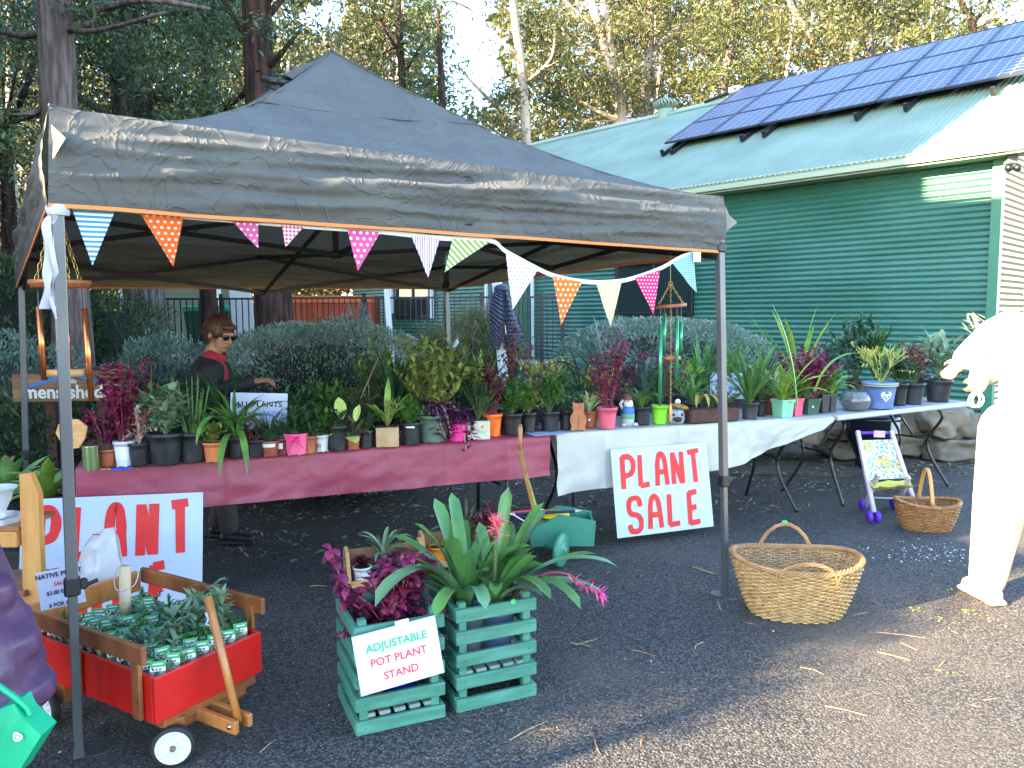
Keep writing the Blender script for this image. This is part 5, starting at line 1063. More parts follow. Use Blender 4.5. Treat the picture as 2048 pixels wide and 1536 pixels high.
P_(1664, 824, 20, 38, (.028, .022, .02), 'strap', 60, 90, G3, 'brownish square pot with a drooping striped leaf', kind='square', kw=dict(n=10, w=.018, dr=(1.2, 2.6)))
# bare table
q = at(1722, 824, TZ); k = q.y / FOC; c = q + Vector((0, .11, 0)); t_ = thing('glass_bowl', 'round glass bowl terrarium on the bare grey table', 'bowl', c); r_ = .115
gl = M('clear_glass', (.75, .82, .84), .03, alpha_glass=.85)
prof = [(.05, .002), (.085, .012), (.112, .05), (.118, .085), (.108, .12), (.085, .148), (.082, .155), (.078, .150), (.10, .118), (.110, .085), (.104, .05), (.08, .018), (0, .01)]
B().lathe(c, prof, 28).build('bowl', gl, t_, True)
b = B(); b.lathe(c + Z * .012, [(0, 0), (.075, .004), (.100, .035), (.104, .06), (.05, .072), (0, .078)], 20, wob=lambda a, i: 1 - .04 * abs(math.sin(4 * a + i))); b.build('soil', M('terrarium_mix', (.09, .07, .045), .9, (.30, .26, .2), 70, lo=.5, hi=.6), t_)
b, s = B(), B(); fol_bush(b, s, c + Z * .09, .10, .16, random.Random(3), n=14, lw=.02); tag(b.build('foliage', G4, t_), kind='stuff')
def heart(t_, c, r_, h):
    pts = [(16 * math.sin(a) ** 3 / 16, (13 * math.cos(a) - 5 * math.cos(2 * a) - 2 * math.cos(3 * a) - math.cos(4 * a)) / 16) for a in [2 * PI * i / 28 for i in range(28)]]
    def on(sc_, dz, m, nm, pp=pts, off=0.0, dx=0.0):
        vs = [];
        for x, y in pp: a = -PI / 2 + (x * sc_ + dx) / r_; zz = h * .5 + y * sc_ + dz; rr_ = r_ * (.775 + (zz / h - .1) * .21) * 1.02 + off; vs.append(c + Vector((rr_ * math.cos(a), rr_ * math.sin(a), zz)))
        vs.append(sum(vs, Vector()) / len(vs) + Vector((0, -.002, 0))); n = len(pp); B().add(vs, [(i, (i + 1) % n, n) for i in range(n)]).build(nm, m, t_)
    on(.050, 0, M('cream_glaze', (.6, .62, .5), .3), 'heart_border'); on(.043, 0, M('white_glaze', (.65, .70, .75), .3), 'heart_panel', off=.002)
    on(.022, .022, M('green_glaze', (.05, .22, .10), .3), 'leaf_motif', [(-1, -.2), (-.6, .5), (0, .25), (.6, .5), (1, -.2), (.4, .05), (0, -.3), (-.4, .05)], .004)
    for dx, dz in ((-.018, -.004), (.018, -.004), (0, -.018)): on(.008, dz, M('blue_glaze', (.03, .07, .35), .3), 'berry_motif', [(math.cos(a), math.sin(a)) for a in [i * PI / 4 for i in range(8)]], .004, dx)
    for z0, z1, cc in ((.86, .90, (.55, .42, .12)), (.93, .99, (.25, .42, .6))):
        B().lathe(c, [(r_ * 1.045, h * z0), (r_ * 1.05, h * z1)], 28).build('painted_band', M('glaze%d' % int(z0 * 100), cc, .3), t_, True)
P_(1770, 819, 66, 54, M('blue_pot_glaze', (.04, .09, .30), .25, (.20, .28, .45), 5), 'stick', 115, 120, STK, 'blue painted ceramic pot with a heart and yellow stick plant', extra=heart, kw=dict(n=9))
P_(1803, 812, 34, 46, BLK, 'bush', 60, 60, G2, 'black pot half hidden behind the heart pot', kw=dict(n=8, lw=.05))
P_(1833, 810, 46, 44, BLK, 'iresine', 90, 80, lf('leaf_redgreen', (.14, .10, .06), (.16, .04, .04)), 'black pot of reddish green foliage second from the right end', kw=dict(n=8, lw=.05))
P_(1886, 804, 52, 44, BLK, 'bush', 95, 90, G5, 'rightmost black pot with pale broad sage leaves', kw=dict(n=7, lw=.10, asp=.42, up=.5))
# second and third rows: only what shows above the front row
BACK = [
 (300, 905, 150, 100, 'spike', G1, 'tall spiky green stems behind the wide sedum pot', {}), (345, 890, 130, 110, 'strap', G1, 'leafy strap plant behind the seller\'s sleeve', dict(n=14, w=.02)), (440, 885, 150, 130, 'strap', G2, 'back row plant with a long blade arching over the seller', dict(n=9, w=.026)),
 (600, 885, 80, 100, 'bush', G2, 'dark rosette plant behind the pink bucket', dict(n=16, lw=.04)), (640, 880, 90, 90, 'bush', G1, 'jade green leafy plant behind the white printed pot', dict(n=14, lw=.04)), (710, 878, 85, 90, 'bush', GRB, 'bronze flowered plant behind the arrowhead leaves', dict(n=14, lw=.03)),
 (785, 870, 150, 130, 'strap', G2, 'deep green sword leaf plant behind the tan cube', dict(n=18, w=.032, dr=(0, .9))), (750, 865, 160, 90, 'bush', G6, 'twiggy yellow green shrub in front of the hedge', dict(n=18, lw=.028)),
 (840, 862, 170, 150, 'bush', G6, 'big round leaved olive plant at the back of the first table', dict(n=26, lw=.04, asp=.65)), (905, 860, 150, 130, 'bush', lf('leaf_oliv2', (.11, .16, .04), (.06, .10, .03)), 'dense leafy plant in front of the tent\'s rear leg', dict(n=40, lw=.042, asp=.6)),
 (930, 858, 105, 120, 'strap', G4, 'blue green strappy clump behind the cream planter', dict(n=22, w=.022)), (960, 856, 115, 90, 'strap', G3, 'lime paddle leaved plant left of the jacket post', dict(n=12, w=.032, dr=(0, .5))),
 (1035, 850, 200, 70, 'iresine', BUR, 'very tall crimson plant in front of the white post', dict(n=7, lw=.032)), (1010, 852, 80, 90, 'bush', G2, 'dark shrubby plant behind the orange pot', dict(n=18, lw=.03)),
 (1085, 845, 130, 120, 'stick', STK, 'tangled yellowish stick plant below the brown dry leaf', dict(n=9)), (1110, 842, 100, 110, 'bush', G1, 'bushy green plant behind the terracotta owl', dict(n=26, lw=.03)),
 (1165, 838, 140, 120, 'strap', G2, 'dark strappy plant behind the round sticker pot', dict(n=22, w=.014)), (1190, 835, 105, 120, 'stick', STK, 'yellow pencil stemmed plant behind the rose pink pot', dict(n=9)), (1245, 832, 150, 110, 'iresine', MAG, 'crimson plant rising behind the garden gnome', dict(n=9, lw=.035)),
 (1210, 828, 165, 150, 'strap', G4, 'blue green arching plant against the domed hedge', dict(n=20, w=.024)), (1290, 826, 170, 140, 'strap', G4, 'silvery strap plant left of the green chimes', dict(n=18, w=.026)), (1330, 828, 120, 90, 'iresine', MAG, 'magenta leafed plant behind the wind chimes', dict(n=8, lw=.034)),
 (1370, 824, 105, 120, 'stick', G3, 'light green twiggy plant behind the dog ornament', dict(n=9)), (1405, 820, 110, 110, 'strap', G1, 'fresh green blades left of the second price sheet', dict(n=16, w=.026, dr=(0, .9))), (1470, 818, 125, 120, 'strap', G1, 'upright broad blades above the second price sheet', dict(n=14, w=.034, dr=(0, .5))),
 (1530, 815, 120, 110, 'strap', G2, 'dark green grassy clump behind the brick red pot', dict(n=28, w=.010)), (1598, 812, 165, 170, 'strap', G3, 'tall bright plant with two long upright leaves', dict(n=7, w=.04, dr=(.1, .9))),
 (1660, 806, 100, 110, 'bush', G4, 'blue grey broad leaf plant left of the glass bowl', dict(n=14, lw=.07, asp=.4)), (1715, 800, 130, 120, 'bush', G2, 'dark glossy plant with one huge upright leaf', dict(n=14, lw=.10, asp=.3, up=.6)), (1760, 798, 110, 110, 'strap', G1, 'broad green leaved plant behind the heart pot', dict(n=12, w=.045, dr=(0, .8))),
 (1850, 792, 75, 90, 'bush', BUR, 'rusty leaved plant between the two rightmost pots', dict(n=9, lw=.05)), (275, 905, 120, 70, 'iresine', BUR, 'burgundy plant showing beside the timber sign', dict(n=9, lw=.034)), (480, 890, 60, 70, 'bush', BUR, 'low dusky plant in front of the seller\'s waist', dict(n=12, lw=.03)), (1065, 852, 95, 80, 'bush', GRB, 'brown tinged plant beside the tall crimson one', dict(n=14, lw=.03))]
rr = random.Random(77)
for i, (x, y, ph, sp_, fk, fm, lab, kw) in enumerate(BACK):
    P_(x, y, rr.choice((34, 38, 42)), rr.choice((32, 36, 40)), BLK if i % 4 else (.05, .03, .025), fk, ph, sp_, fm, lab, kw=kw, seed=i * 13 + 5, stem=stemR if fk == 'iresine' else None)
# two long leaves of the tall plant, dry brown leaf, big arching leaf, thin stake
q = at(1600, 812, TZ + .15); b = B(); b.leaf(q + Vector((-.02, 0, 0)), 2.7, 1.45, .72, .055, .35, 10, 'strap', .35); b.leaf(q + Vector((-.03, -.02, 0)), 2.9, 1.45, .72, .05, 1.1, 12, 'strap', .35); b.leaf(q + Vector((.10, 0, .1)), .1, 1.25, .48, .04, 1.7, 12, 'strap', .35)
tag(b.build('arching_leaves', lf('leaf_tall', (.16, .30, .05), (.10, .22, .035))), 'three very long bright leaves arching over the right tables', 'plant')
q = at(1125, 842, TZ + .05); b = B(); b.tube(crom([q, q + Vector((-.02, 0, .25)), q + Vector((-.18, .02, .42)), q + Vector((-.36, .04, .45))], 5), [.008] * 8 + [.006] * 8, 5, flat=.5); b.leaf(q + Vector((-.10, 0, .38)), -.1, .3, .3, .045, 2.2, 8, 'oval', .5)
tag(b.build('dry_leaf', M('dry_brown', (.12, .05, .025), .8)), 'long dry brown leaf stalk arching before the jacket', 'plant')
q = at(703, 880, TZ); b = B(); b.tube([q, q + Vector((.05, .05, .25)), q + Vector((.16, .08, .50))], [.004, .006, .003], 5); b.tube([q + Vector((.10, .06, .36)), q + Vector((.11, .06, .05))], .003, 4)
tag(b.build('dry_stake', M('dry_stick', (.25, .18, .13), .8)), 'thin dry stick standing before the clipped hedge', 'stick')
# ornaments
q = at(1157, 862, TZ + .005); mt = Matrix.Translation(q + Vector((0, .02, 0))); tg = M('terracotta_bright', (.50, .19, .09), .7, (.42, .15, .07), 30, bump=.0008, bscale=200)
t_ = thing('owl_plaque', 'flat terracotta owl figure standing by the striped leaf pot', 'ornament', q)
def mir(p): return p + [(-x, y) for x, y in reversed(p) if abs(x) > 1e-6]
sil = mir([(0, .008), (.045, 0), (.05, .012), (.042, .025), (.054, .06), (.052, .09), (.040, .115), (.032, .125), (.038, .15), (.036, .17), (.040, .19), (.028, .185), (0, .180)])
B().prism(sil, -.012, .012, mt).build('body', tg, t_); 
for s_ in (-1, 1): B().lathe(q + Vector((.016 * s_, .007, .155)), [(0, .003), (.010, .002), (.011, 0)], 12, rot=Matrix.Rotation(PI / 2, 3, 'X')).build('eye', tg, t_)
B().box(q + Vector((0, .007, .055)), (.003, .003, .085)).build('crease', M('terra_dark', (.15, .05, .03), .8), t_)
q = at(1257, 853, TZ + .005) + Vector((0, .04, 0)); t_ = thing('garden_gnome', 'small white bearded garden gnome in a blue shirt', 'ornament', q)
b = B(); b.lathe(q, [(.0, 0), (.038, .0), (.044, .03), (.048, .05)], 16); b.lathe(q + Vector((.05, -.02, 0)), [(0, 0), (.022, .004), (.018, .02), (0, .026)], 12); b.lathe(q + Vector((-.03, -.03, 0)), [(0, 0), (.020, .004), (.016, .018), (0, .022)], 12); b.build('trousers', M('gnome_grey', (.45, .47, .50), .5), t_, True)
B().lathe(q, [(.048, .05), (.050, .075), (.046, .085)], 16).build('shorts', M('gnome_green', (.12, .30, .22), .5), t_, True)
B().lathe(q, [(.046, .085), (.049, .11), (.040, .135), (.025, .15)], 16).build('shirt', M('gnome_blue', (.04, .16, .45), .5), t_, True)
b = B(); b.ball(q + Vector((0, 0, .17)), (.034, .034, .032), 14); b.build('head', M('gnome_skin', (.55, .33, .22), .5), t_, True)
b = B(); b.ball(q + Vector((.002, -.018, .150)), (.032, .024, .035), 12); b.build('beard', M('gnome_white', (.72, .72, .74), .6), t_, True); B().ball(q + Vector((0, -.036, .172)), .007, 8).build('nose', M('gnome_skin', (.55, .33, .22), .5), t_, True)
for s_ in (-1, 1): B().ball(q + Vector((.012 * s_, -.030, .182)), .004, 6).build('eye', blk, t_)
B().lathe(q + Vector((-.004, 0, .180)), [(.036, 0), (.033, .018), (.020, .036), (0, .042)], 14).build('hat', M('gnome_hat', (.16, .05, .035), .6), t_, True)
b = B(); b.tube([q + Vector((-.038, -.01, .12)), q + Vector((-.055, -.015, .15)), q + Vector((-.036, -.02, .18))], [.012, .011, .009], 8); b.build('arm', M('gnome_cream', (.6, .55, .45), .5), t_, True)
q = at(1356, 850, TZ + .005) + Vector((0, .06, 0)); t_ = thing('dog_head_ornament', 'grey and white dog head pot beside the chimes', 'ornament', q)
B().lathe(q, [(0, 0), (.045, 0), (.058, .03), (.060, .06), (.052, .09), (.044, .10), (.038, .10), (.036, .09), (0, .088)], 20).build('head', M('dog_grey', (.40, .42, .45), .6, (.2, .21, .23), 20), t_, True)
B().ball(q + Vector((.0, -.045, .04)), (.035, .02, .024), 12).build('muzzle', M('dog_dark', (.03, .03, .035), .5), t_, True)
for s_ in (-1, 1): B().ball(q + Vector((.026 * s_, -.046, .068)), (.014, .01, .012), 10).build('eye', M('dog_dark', (.03, .03, .035), .5), t_, True)
for s_ in (-1, 1): B().ball(q + Vector((.048 * s_, -.015, .085)), (.014, .01, .02), 10).build('ear', M('dog_dark', (.03, .03, .035), .5), t_, True)
B().ball(q + Vector((0, -.063, .048)), (.010, .006, .007), 8).build('nose', blk, t_, True)
q = q + Vector((.0, -.03, .115)); t_ = thing('parrot_ornament', 'white faced bird with amber wings above the dog head pot', 'ornament', q)
B().ball(q + Vector((.02, 0, .01)), (.062, .02, .018), 14, rot=Matrix.Rotation(.25, 3, 'Y')).build('wing', M('amber_leaf', (.45, .26, .03), .5, (.15, .12, .03), 25), t_, True); B().ball(q + Vector((0, -.01, .045)), .02, 12).build('head', white_m, t_, True); B().ball(q + Vector((.003, -.028, .046)), .005, 8).build('eye', blk, t_); B().lathe(q + Vector((0, -.03, .036)), [(.006, 0), (0, -.014)], 8).build('beak', blk, t_)
q = at(175, 942, TZ + .005) + Vector((0, .035, 0)); t_ = thing('striped_tin', 'green striped metal tin at the left end of the pink cloth', 'tin', q)
tin = M('tin_green', (.26, .42, .14), .25, metal=.7, wave=(14, .3, (.55, .65, .40)), nstretch=(1, 1, 0)); 
B().lathe(q, [(0, 0), (.036, 0), (.037, .003), (.037, .118), (.038, .122), (.034, .122)], 28).build('can', tin, t_, True); B().lathe(q + Z * .119, [(.036, 0), (0, .001)], 20).build('lid', blk, t_)
q = at(225, 940, TZ + .006); t_ = thing('scissors', 'blue handled scissors lying in front of the white labelled pot', 'scissors', q); bs = M('blue_plastic', (.03, .06, .50), .3)
for e in (0, 1):
    ring = [q + Vector((.025 + .055 * e * .9 + .024 * math.cos(a), .01 * e + .013 * math.sin(a) - .008, .006)) for a in [2 * PI * i / 14 for i in range(15)]]; B().tube(ring, .0045, 6).build('handle', bs, t_, True)
B().beam(q + Vector((.005, -.005, .006)), q + Vector((-.055, .0, .006)), .010, .003).build('blade', M('steel', (.5, .5, .52), .25, metal=1), t_)
# ------------------------------------------------------------------ paper signs on the tables
def sheet(nm, lab, TL, TR, BL_, lines, mat=paper, th=.001, cat='sign', bend=.0, tape=False):
    xv, yv = TR - TL, TL - BL_; mt = plane_mtx(BL_, xv, yv); Wd, Hd = xv.length, yv.length; t_ = thing(nm, lab, cat, BL_ + xv / 2); b = B(); n = 8; vs = []
    for s_ in (0, 1):
        for i in range(n + 1):
            for j in (0, 1): x = Wd * i / n; vs.append(Vector((x, Hd * j, -th * s_ + bend * math.sin(PI * i / n))))
    m_ = 2 * (n + 1); b.add(vs, [(i * 2, i * 2 + 2, i * 2 + 3, i * 2 + 1) for i in range(n)] + [(m_ + i * 2 + 1, m_ + i * 2 + 3, m_ + i * 2 + 2, m_ + i * 2) for i in range(n)]); o = obj('paper', b.mesh('paper', mat, True), t_); o.matrix_basis = mt
    for body, x, y, sz, m, sx in lines: text(body, sz * Hd, m, t_, mt @ Matrix.Translation((x * Wd, y * Hd, .0012 + bend)), sx=sx)
    if tape: B().box((0, 0, 0), (.05, .03, .0008)).build('tape', M('clear_tape', (.7, .65, .5), .3), t_).matrix_basis = mt @ Matrix.Translation((Wd * .6, Hd * 1.0, .001))
    return t_, mt, Wd, Hd
Ys = 4.42
sheet('price_sheet', 'white sheet reading ALL PLANTS standing before the seller', aty(461, 785, Ys), aty(575, 787, Ys + .04), aty(459, 858, Ys - .03), [('ALL PLANTS', .5, .68, .20, ink, 1.15), ('$', .17, .42, .24, inkb, 1), ('$1.00', .36, .42, .15, ink, 1), ('EACH', .74, .42, .20, inkb, 1.1)])
Ys = 6.15
sheet('price_sheet', 'white sheet reading ALL PLANTS behind the right tent leg', aty(1419, 746, Ys), aty(1487, 746, Ys + .03), aty(1421, 798, Ys - .03), [('ALL PLANTS', .5, .72, .17, ink, .95), ('$1.00', .3, .42, .2, ink, 1), ('EACH', .72, .42, .2, inkb, 1)])
q = at(1075, 872, TZ + .008); q2 = at(1120, 867, TZ + .008); B_ = B(); 
d_ = wc[1]; n_ = wc[2]; B_.box((q + q2) / 2 + n_ * .06 + Z * .001, (.22, .15, .002), Matrix((d_, n_, Z)).transposed()); tag(B_.build('paper_sheet', M('blue_white_paper', (.40, .48, .72), .6)), 'pale blue paper lying where the two cloths meet', 'paper')
q = at(1815, 812, TZ + .002); B().box(q + Vector((0, .05, 0)), (.26, .12, .002), Matrix.Rotation(.46, 3, 'Z')).build('paper_sheet', M('blue_white_paper', (.40, .48, .72), .6)); tag(bpy.data.objects['paper_sheet.001'], 'pale blue paper under the pots on the bare table', 'paper')
# ------------------------------------------------------------------ timber sign
Ym = 5.55; q0, q1 = aty(32, 803, Ym), aty(250, 800, Ym); t_ = thing('timber_sign', 'rustic timber slab sign reading mens shed under a blue roof line', 'sign', ((q0.x + q1.x) / 2, Ym, 0))
slab = M('rustic_timber', (.30, .16, .075), .8, (.13, .06, .03), 3, nstretch=(1.2, 1, 9), bump=.006, bscale=8); zt0, zt1 = aty(32, 745, Ym).z, aty(250, 733, Ym).z
poly = [(q0.x, q0.z), (q1.x, q1.z)]; n = 24
for i in range(n + 1): f = i / n; poly.append((q1.x + (q0.x - q1.x) * f, zt1 + (zt0 - zt1) * f + .010 * math.sin(f * 9) - .03 * math.exp(-((f - .55) / .2) ** 2)))
B().prism(poly, -.03, .03, Matrix.Translation((0, Ym, 0))).build('slab', slab, t_)
tp = B(); 
for i in range(n): a, c = poly[2 + i], poly[3 + i]; tp.box(((a[0] + c[0]) / 2, Ym, (a[1] + c[1]) / 2 - .006), (abs(a[0] - c[0]) + .002, .064, .022))
tp.build('bark_edge', M('bark_edge', (.035, .03, .035), .9), t_)
for px in (93, 197): x = aty(px, 800, Ym).x; B().cbox((x, Ym + .06, .5), (.07, .06, 1.0), .006).build('post', M('post_timber', (.10, .05, .035), .85, (.06, .03, .02), 4, nstretch=(6, 6, .8)), t_)
mt = plane_mtx(Vector((q0.x, Ym - .031, q0.z)), Vector((1, 0, 0)), Vector((0, 0, 1))); k = Ym / FOC; wt = M('white_letter', (.70, .68, .62), .6)
def sgn(px, py): return ((px - 32) * k, (803 - py) * k)
x, y = sgn(133, 786); text('mens shed', .135, wt, t_, mt @ Matrix.Translation((x, y + .006, .001)), bold=.0035, sx=1.0)
x, y = sgn(150, 762); text('Hills', .045, wt, t_, mt @ Matrix.Translation((x, y, .001)), bold=.001); x, y = sgn(211, 789); text('INC', .035, wt, t_, mt @ Matrix.Translation((x, y, .001)), bold=.001)
pts = [sgn(*p) for p in ((67, 772), (115, 757), (140, 750), (160, 750), (185, 757), (214, 763))]; b = B(); vs = []
for x, y in pts: vs += [mt @ Vector((x, y + .012, .0015)), mt @ Vector((x, y - .012, .0015))]
b.add(vs, [(i * 2 + 1, i * 2 + 3, i * 2 + 2, i * 2) for i in range(len(pts) - 1)]); b.build('roof_logo', M('logo_blue', (.01, .17, .55), .5), t_)
pts = [sgn(*p) for p in ((224, 768), (232, 766), (242, 769), (243, 778), (236, 780), (230, 775))]; b = B(); b.add([mt @ Vector((x, y, .0015)) for x, y in pts], [tuple(range(6))[::-1]]); b.build('emblem', M('emblem_teal', (.07, .38, .36), .5), t_)
# ------------------------------------------------------------------ wind chimes
wood_o = M('chime_wood', (.42, .15, .055), .5, (.30, .10, .035), 14, nstretch=(3, 3, .4), coat=.3); wood_p = M('pine_wood', (.58, .32, .12), .45, (.46, .22, .075), 10, nstretch=(1, 1, 7), coat=.3); copper = M('copper_pipe', (.62, .22, .08), .22, metal=.85); brass = M('brass_chain', (.55, .38, .12), .3, metal=.9); gtube = M('green_tube', (.06, .32, .16), .25, metal=.5); cordm = M('nylon_line', (.35, .37, .38), .5)
def chain(t_, p, q, r_=.006, nm='chain'):
    p, q = Vector(p), Vector(q); d_ = q - p; n = max(2, int(d_.length / (r_ * 2.6))); b = B(); x, z_ = frame(d_)
    for i in range(n):
        c = p + d_ * ((i + .5) / n); u = x if i % 2 else z_; h = d_.normalized() * r_ * 1.7
        b.tube([c + h * math.cos(a) + u * (r_ * .8 * math.sin(a)) for a in [2 * PI * j / 8 for j in range(9)]], r_ * .2, 4, cap=False)
    b.build(nm, brass, t_, True)
Yc = 2.98; cx = aty(121, 570, Yc).x; zc = aty(121, 568, Yc).z; t_ = thing('wind_chime', 'copper pipe wind chime with wooden discs by the front left leg', 'wind chime', (cx, Yc, zc))
hk = Vector((cx, Yc, zc + .30)); wk = .108
B().lathe((cx, Yc, zc), [(0, .014), (wk * .98, .014), (wk, .010), (wk, -.002), (wk * .94, -.004), (wk * .93, -.014), (0, -.014)], 28).build('disc', wood_o, t_, True)
for a in (3.3, -.7, 1.2): chain(t_, (cx + wk * .8 * math.cos(a), Yc + wk * .8 * math.sin(a), zc + .014), hk, .0085)
for px, y0, y1, a in ((79, 613, 760, 0), (171, 617, 802, 0), (131, 608, 752, .08)):
    p0, p1 = aty(px - 2, y0, Yc + a), aty(px + {79: 10, 171: 12, 131: 8}[px], y1, Yc + a); b = B(); b.tube([p0, p1], .0115, 12); pp = b.build('pipe', copper, t_, True)
    B().tube([p0 + Z * .0, (p0.x, p0.y, zc - .01)], .0008, 4).build('string', cordm, t_)
q = aty(135, 745, Yc); B().lathe(q, [(0, .012), (.07, .012), (.072, -.012), (0, -.012)], 24).build('striker', wood_p, t_, True)
B().tube([q, (cx, Yc, zc)], .0008, 4).build('string', cordm, t_); q2 = aty(140, 832, Yc); chain(t_, q + Z * -.012, q2, .005)
q = aty(145, 868, Yc); k = Yc / FOC; pl = [(-32, 2), (-26, 20), (-8, 30), (12, 30), (30, 15), (24, -10), (12, -28), (-8, -30), (-22, -18)]
B().prism([(x * k, z_ * k) for x, z_ in pl], -.006, .006, Matrix.Translation(q)).build('sail', wood_p, t_); B().lathe(q + Vector((-.004, -.0062, -.022)), [(0, .001), (.010, .0008), (.010, 0)], 14, rot=Matrix.Rotation(PI / 2, 3, 'X')).build('knot', M('knot_dark', (.08, .04, .02), .6), t_)
Yc = 4.22; cx = aty(1342, 612, Yc).x; zc = aty(1342, 612, Yc).z; t_ = thing('wind_chime', 'green tube wind chime hanging at the tent\'s front right', 'wind chime', (cx, Yc, zc)); hk = aty(1341, 567, Yc); wk = .085
B().tube([hk, aty(1341, 505, Yc)], .0015, 5).build('string', brass, t_); B().tube([hk + Vector((.012 * math.cos(a), 0, .012 * math.sin(a))) for a in [2 * PI * i / 10 for i in range(11)]], .0015, 5).build('ring', brass, t_)
B().lathe((cx, Yc, zc), [(0, .009), (wk, .009), (wk, -.009), (0, -.009)], 28, rot=Matrix.Rotation(-.08, 3, 'Y')).build('disc', wood_o, t_, True)
for a in (3.3, -.4, 1.4): chain(t_, (cx + wk * .8 * math.cos(a), Yc + wk * .8 * math.sin(a), zc + .01), hk, .006)
for px, y0, y1, a in ((1321, 649, 803, -.05), (1329, 626, 712, .05), (1354, 635, 760, -.06), (1362, 645, 705, .05), (1362, 700, 758, .05)):
    if (px, y0) == (1362, 700): continue
    p0, p1 = aty(px, y0, Yc + a), aty(px - 1, y1, Yc + a); B().tube([p0, p1], .0105, 12).build('pipe', gtube, t_, True); B().tube([p0, (p0.x, p0.y, zc)], .0008, 4).build('string', cordm, t_)
q = aty(1342, 716, Yc); B().lathe(q, [(0, .010), (.052, .010), (.052, -.010), (0, -.010)], 24).build('striker', wood_o, t_, True); chain(t_, (cx, Yc, zc - .01), q + Z * .01, .0045); chain(t_, q - Z * .01, aty(1341, 806, Yc), .0045)
q = aty(1341, 825, Yc); B().ball(q, (.010, .006, .055), 12).build('sail', wood_p, t_, True)
# ------------------------------------------------------------------ red wagon with seedlings
redw = M('wagon_red', (.60, .010, .008), .38, (.42, .012, .010), 9, lo=.5, hi=.8, detail=8, coat=.25, bump=.0006, bscale=30); railw = M('rail_wood', (.34, .115, .036), .38, (.20, .062, .022), 5, nstretch=(2, 2, 2), coat=.3); hand_w = M('handle_wood', (.48, .19, .05), .38, (.38, .13, .03), 9, nstretch=(4, 4, .7), coat=.4)
NN = Vector((-1.17, 2.415, .17)); E1 = Vector((.505, .863, 0)).normalized(); E2 = Vector((-.835, .55, 0)).normalized(); WR = Matrix((E1, Vector((-E1.y, E1.x, 0)), Z)).transposed(); E2 = Vector((-E1.y, E1.x, 0))
LW, LL, HB = .445, .72, .155
def wp(a, b_, z_): return NN + E1 * a + E2 * b_ + Z * z_
wag = thing('wooden_wagon', 'red wooden pull wagon full of labelled seedlings', 'wagon', wp(LW / 2, LL / 2, -.17))
b = B(); b.cbox(wp(LW / 2, .009, HB / 2), (LW, .018, HB), .003, WR); b.build('front_panel', redw, wag); b = B(); b.cbox(wp(LW / 2, LL - .009, HB / 2), (LW, .018, HB), .003, WR); b.build('rear_panel', redw, wag)
for e, nm in ((.009, 'side_panel'), (LW - .009, 'side_panel')): B().cbox(wp(e, LL / 2, HB / 2), (.018, LL - .038, HB), .003, WR).build(nm, redw, wag)
B().box(wp(LW / 2, LL / 2, .012), (LW - .04, LL - .04, .018), WR).build('floor_panel', railw, wag)
for a in (-.012, LW + .012):
    B().cbox(wp(a - .012 * (1 if a < 0 else -1), LL / 2 + .02, HB + .085), (.020, LL + .02, .062), .004, WR).build('side_rail', railw, wag)
    for b_ in (.075, .42): B().cbox(wp(a, b_, HB * .5 + .045), (.016, .042, .235), .003, WR).build('stake', railw, wag)
B().cbox(wp(LW / 2, LL + .012, HB + .07), (LW, .02, .085), .004, WR).build('rear_rail', hand_w, wag)
b = B(); b.cbox(wp(LW / 2 + .01, .07, -.022), (LW - .06, .11, .04), .004, WR); b.cbox(wp(LW / 2 + .02, .06, -.055), (LW - .16, .08, .03), .004, WR); b.build('axle_block', railw, wag)
for e in (-.028, .030): B().cbox(wp(LW * .46 + e, -.075, -.048), (.022, .20, .045), .004, WR).build('coupling_board', hand_w, wag)
B().lathe(wp(LW * .46 - .040, -.15, -.045), [(0, .006), (.008, .005), (.009, 0)], 12, rot=Matrix.Rotation(PI, 3, Vector((0, 0, 1))) @ WR @ Matrix.Rotation(PI / 2, 3, 'Y')).build('bolt', M('steel', (.5, .5, .52), .25, metal=1), wag, True)
h0 = wp(LW * .46, -.15, -.045); h1 = aty(415, 1193, 2.62); hh = B().tube([h0, h0.lerp(h1, .5), h1], [.0135, .0145, .015], 14).build('handle', hand_w, wag, True)
b = B(); b.tube([h1 + Vector((.0, -.02, -.05)), h1 + Vector((.012, -.025, -.07)), h1 + Vector((.0, -.02, -.09)), h1 + Vector((.02, -.02, -.10))], .006, 6); b.build('tie', rib, hh, True)
tyre = M('tyre_black', (.014, .014, .015), .65); rimm = M('wheel_white', (.68, .70, .76), .35)
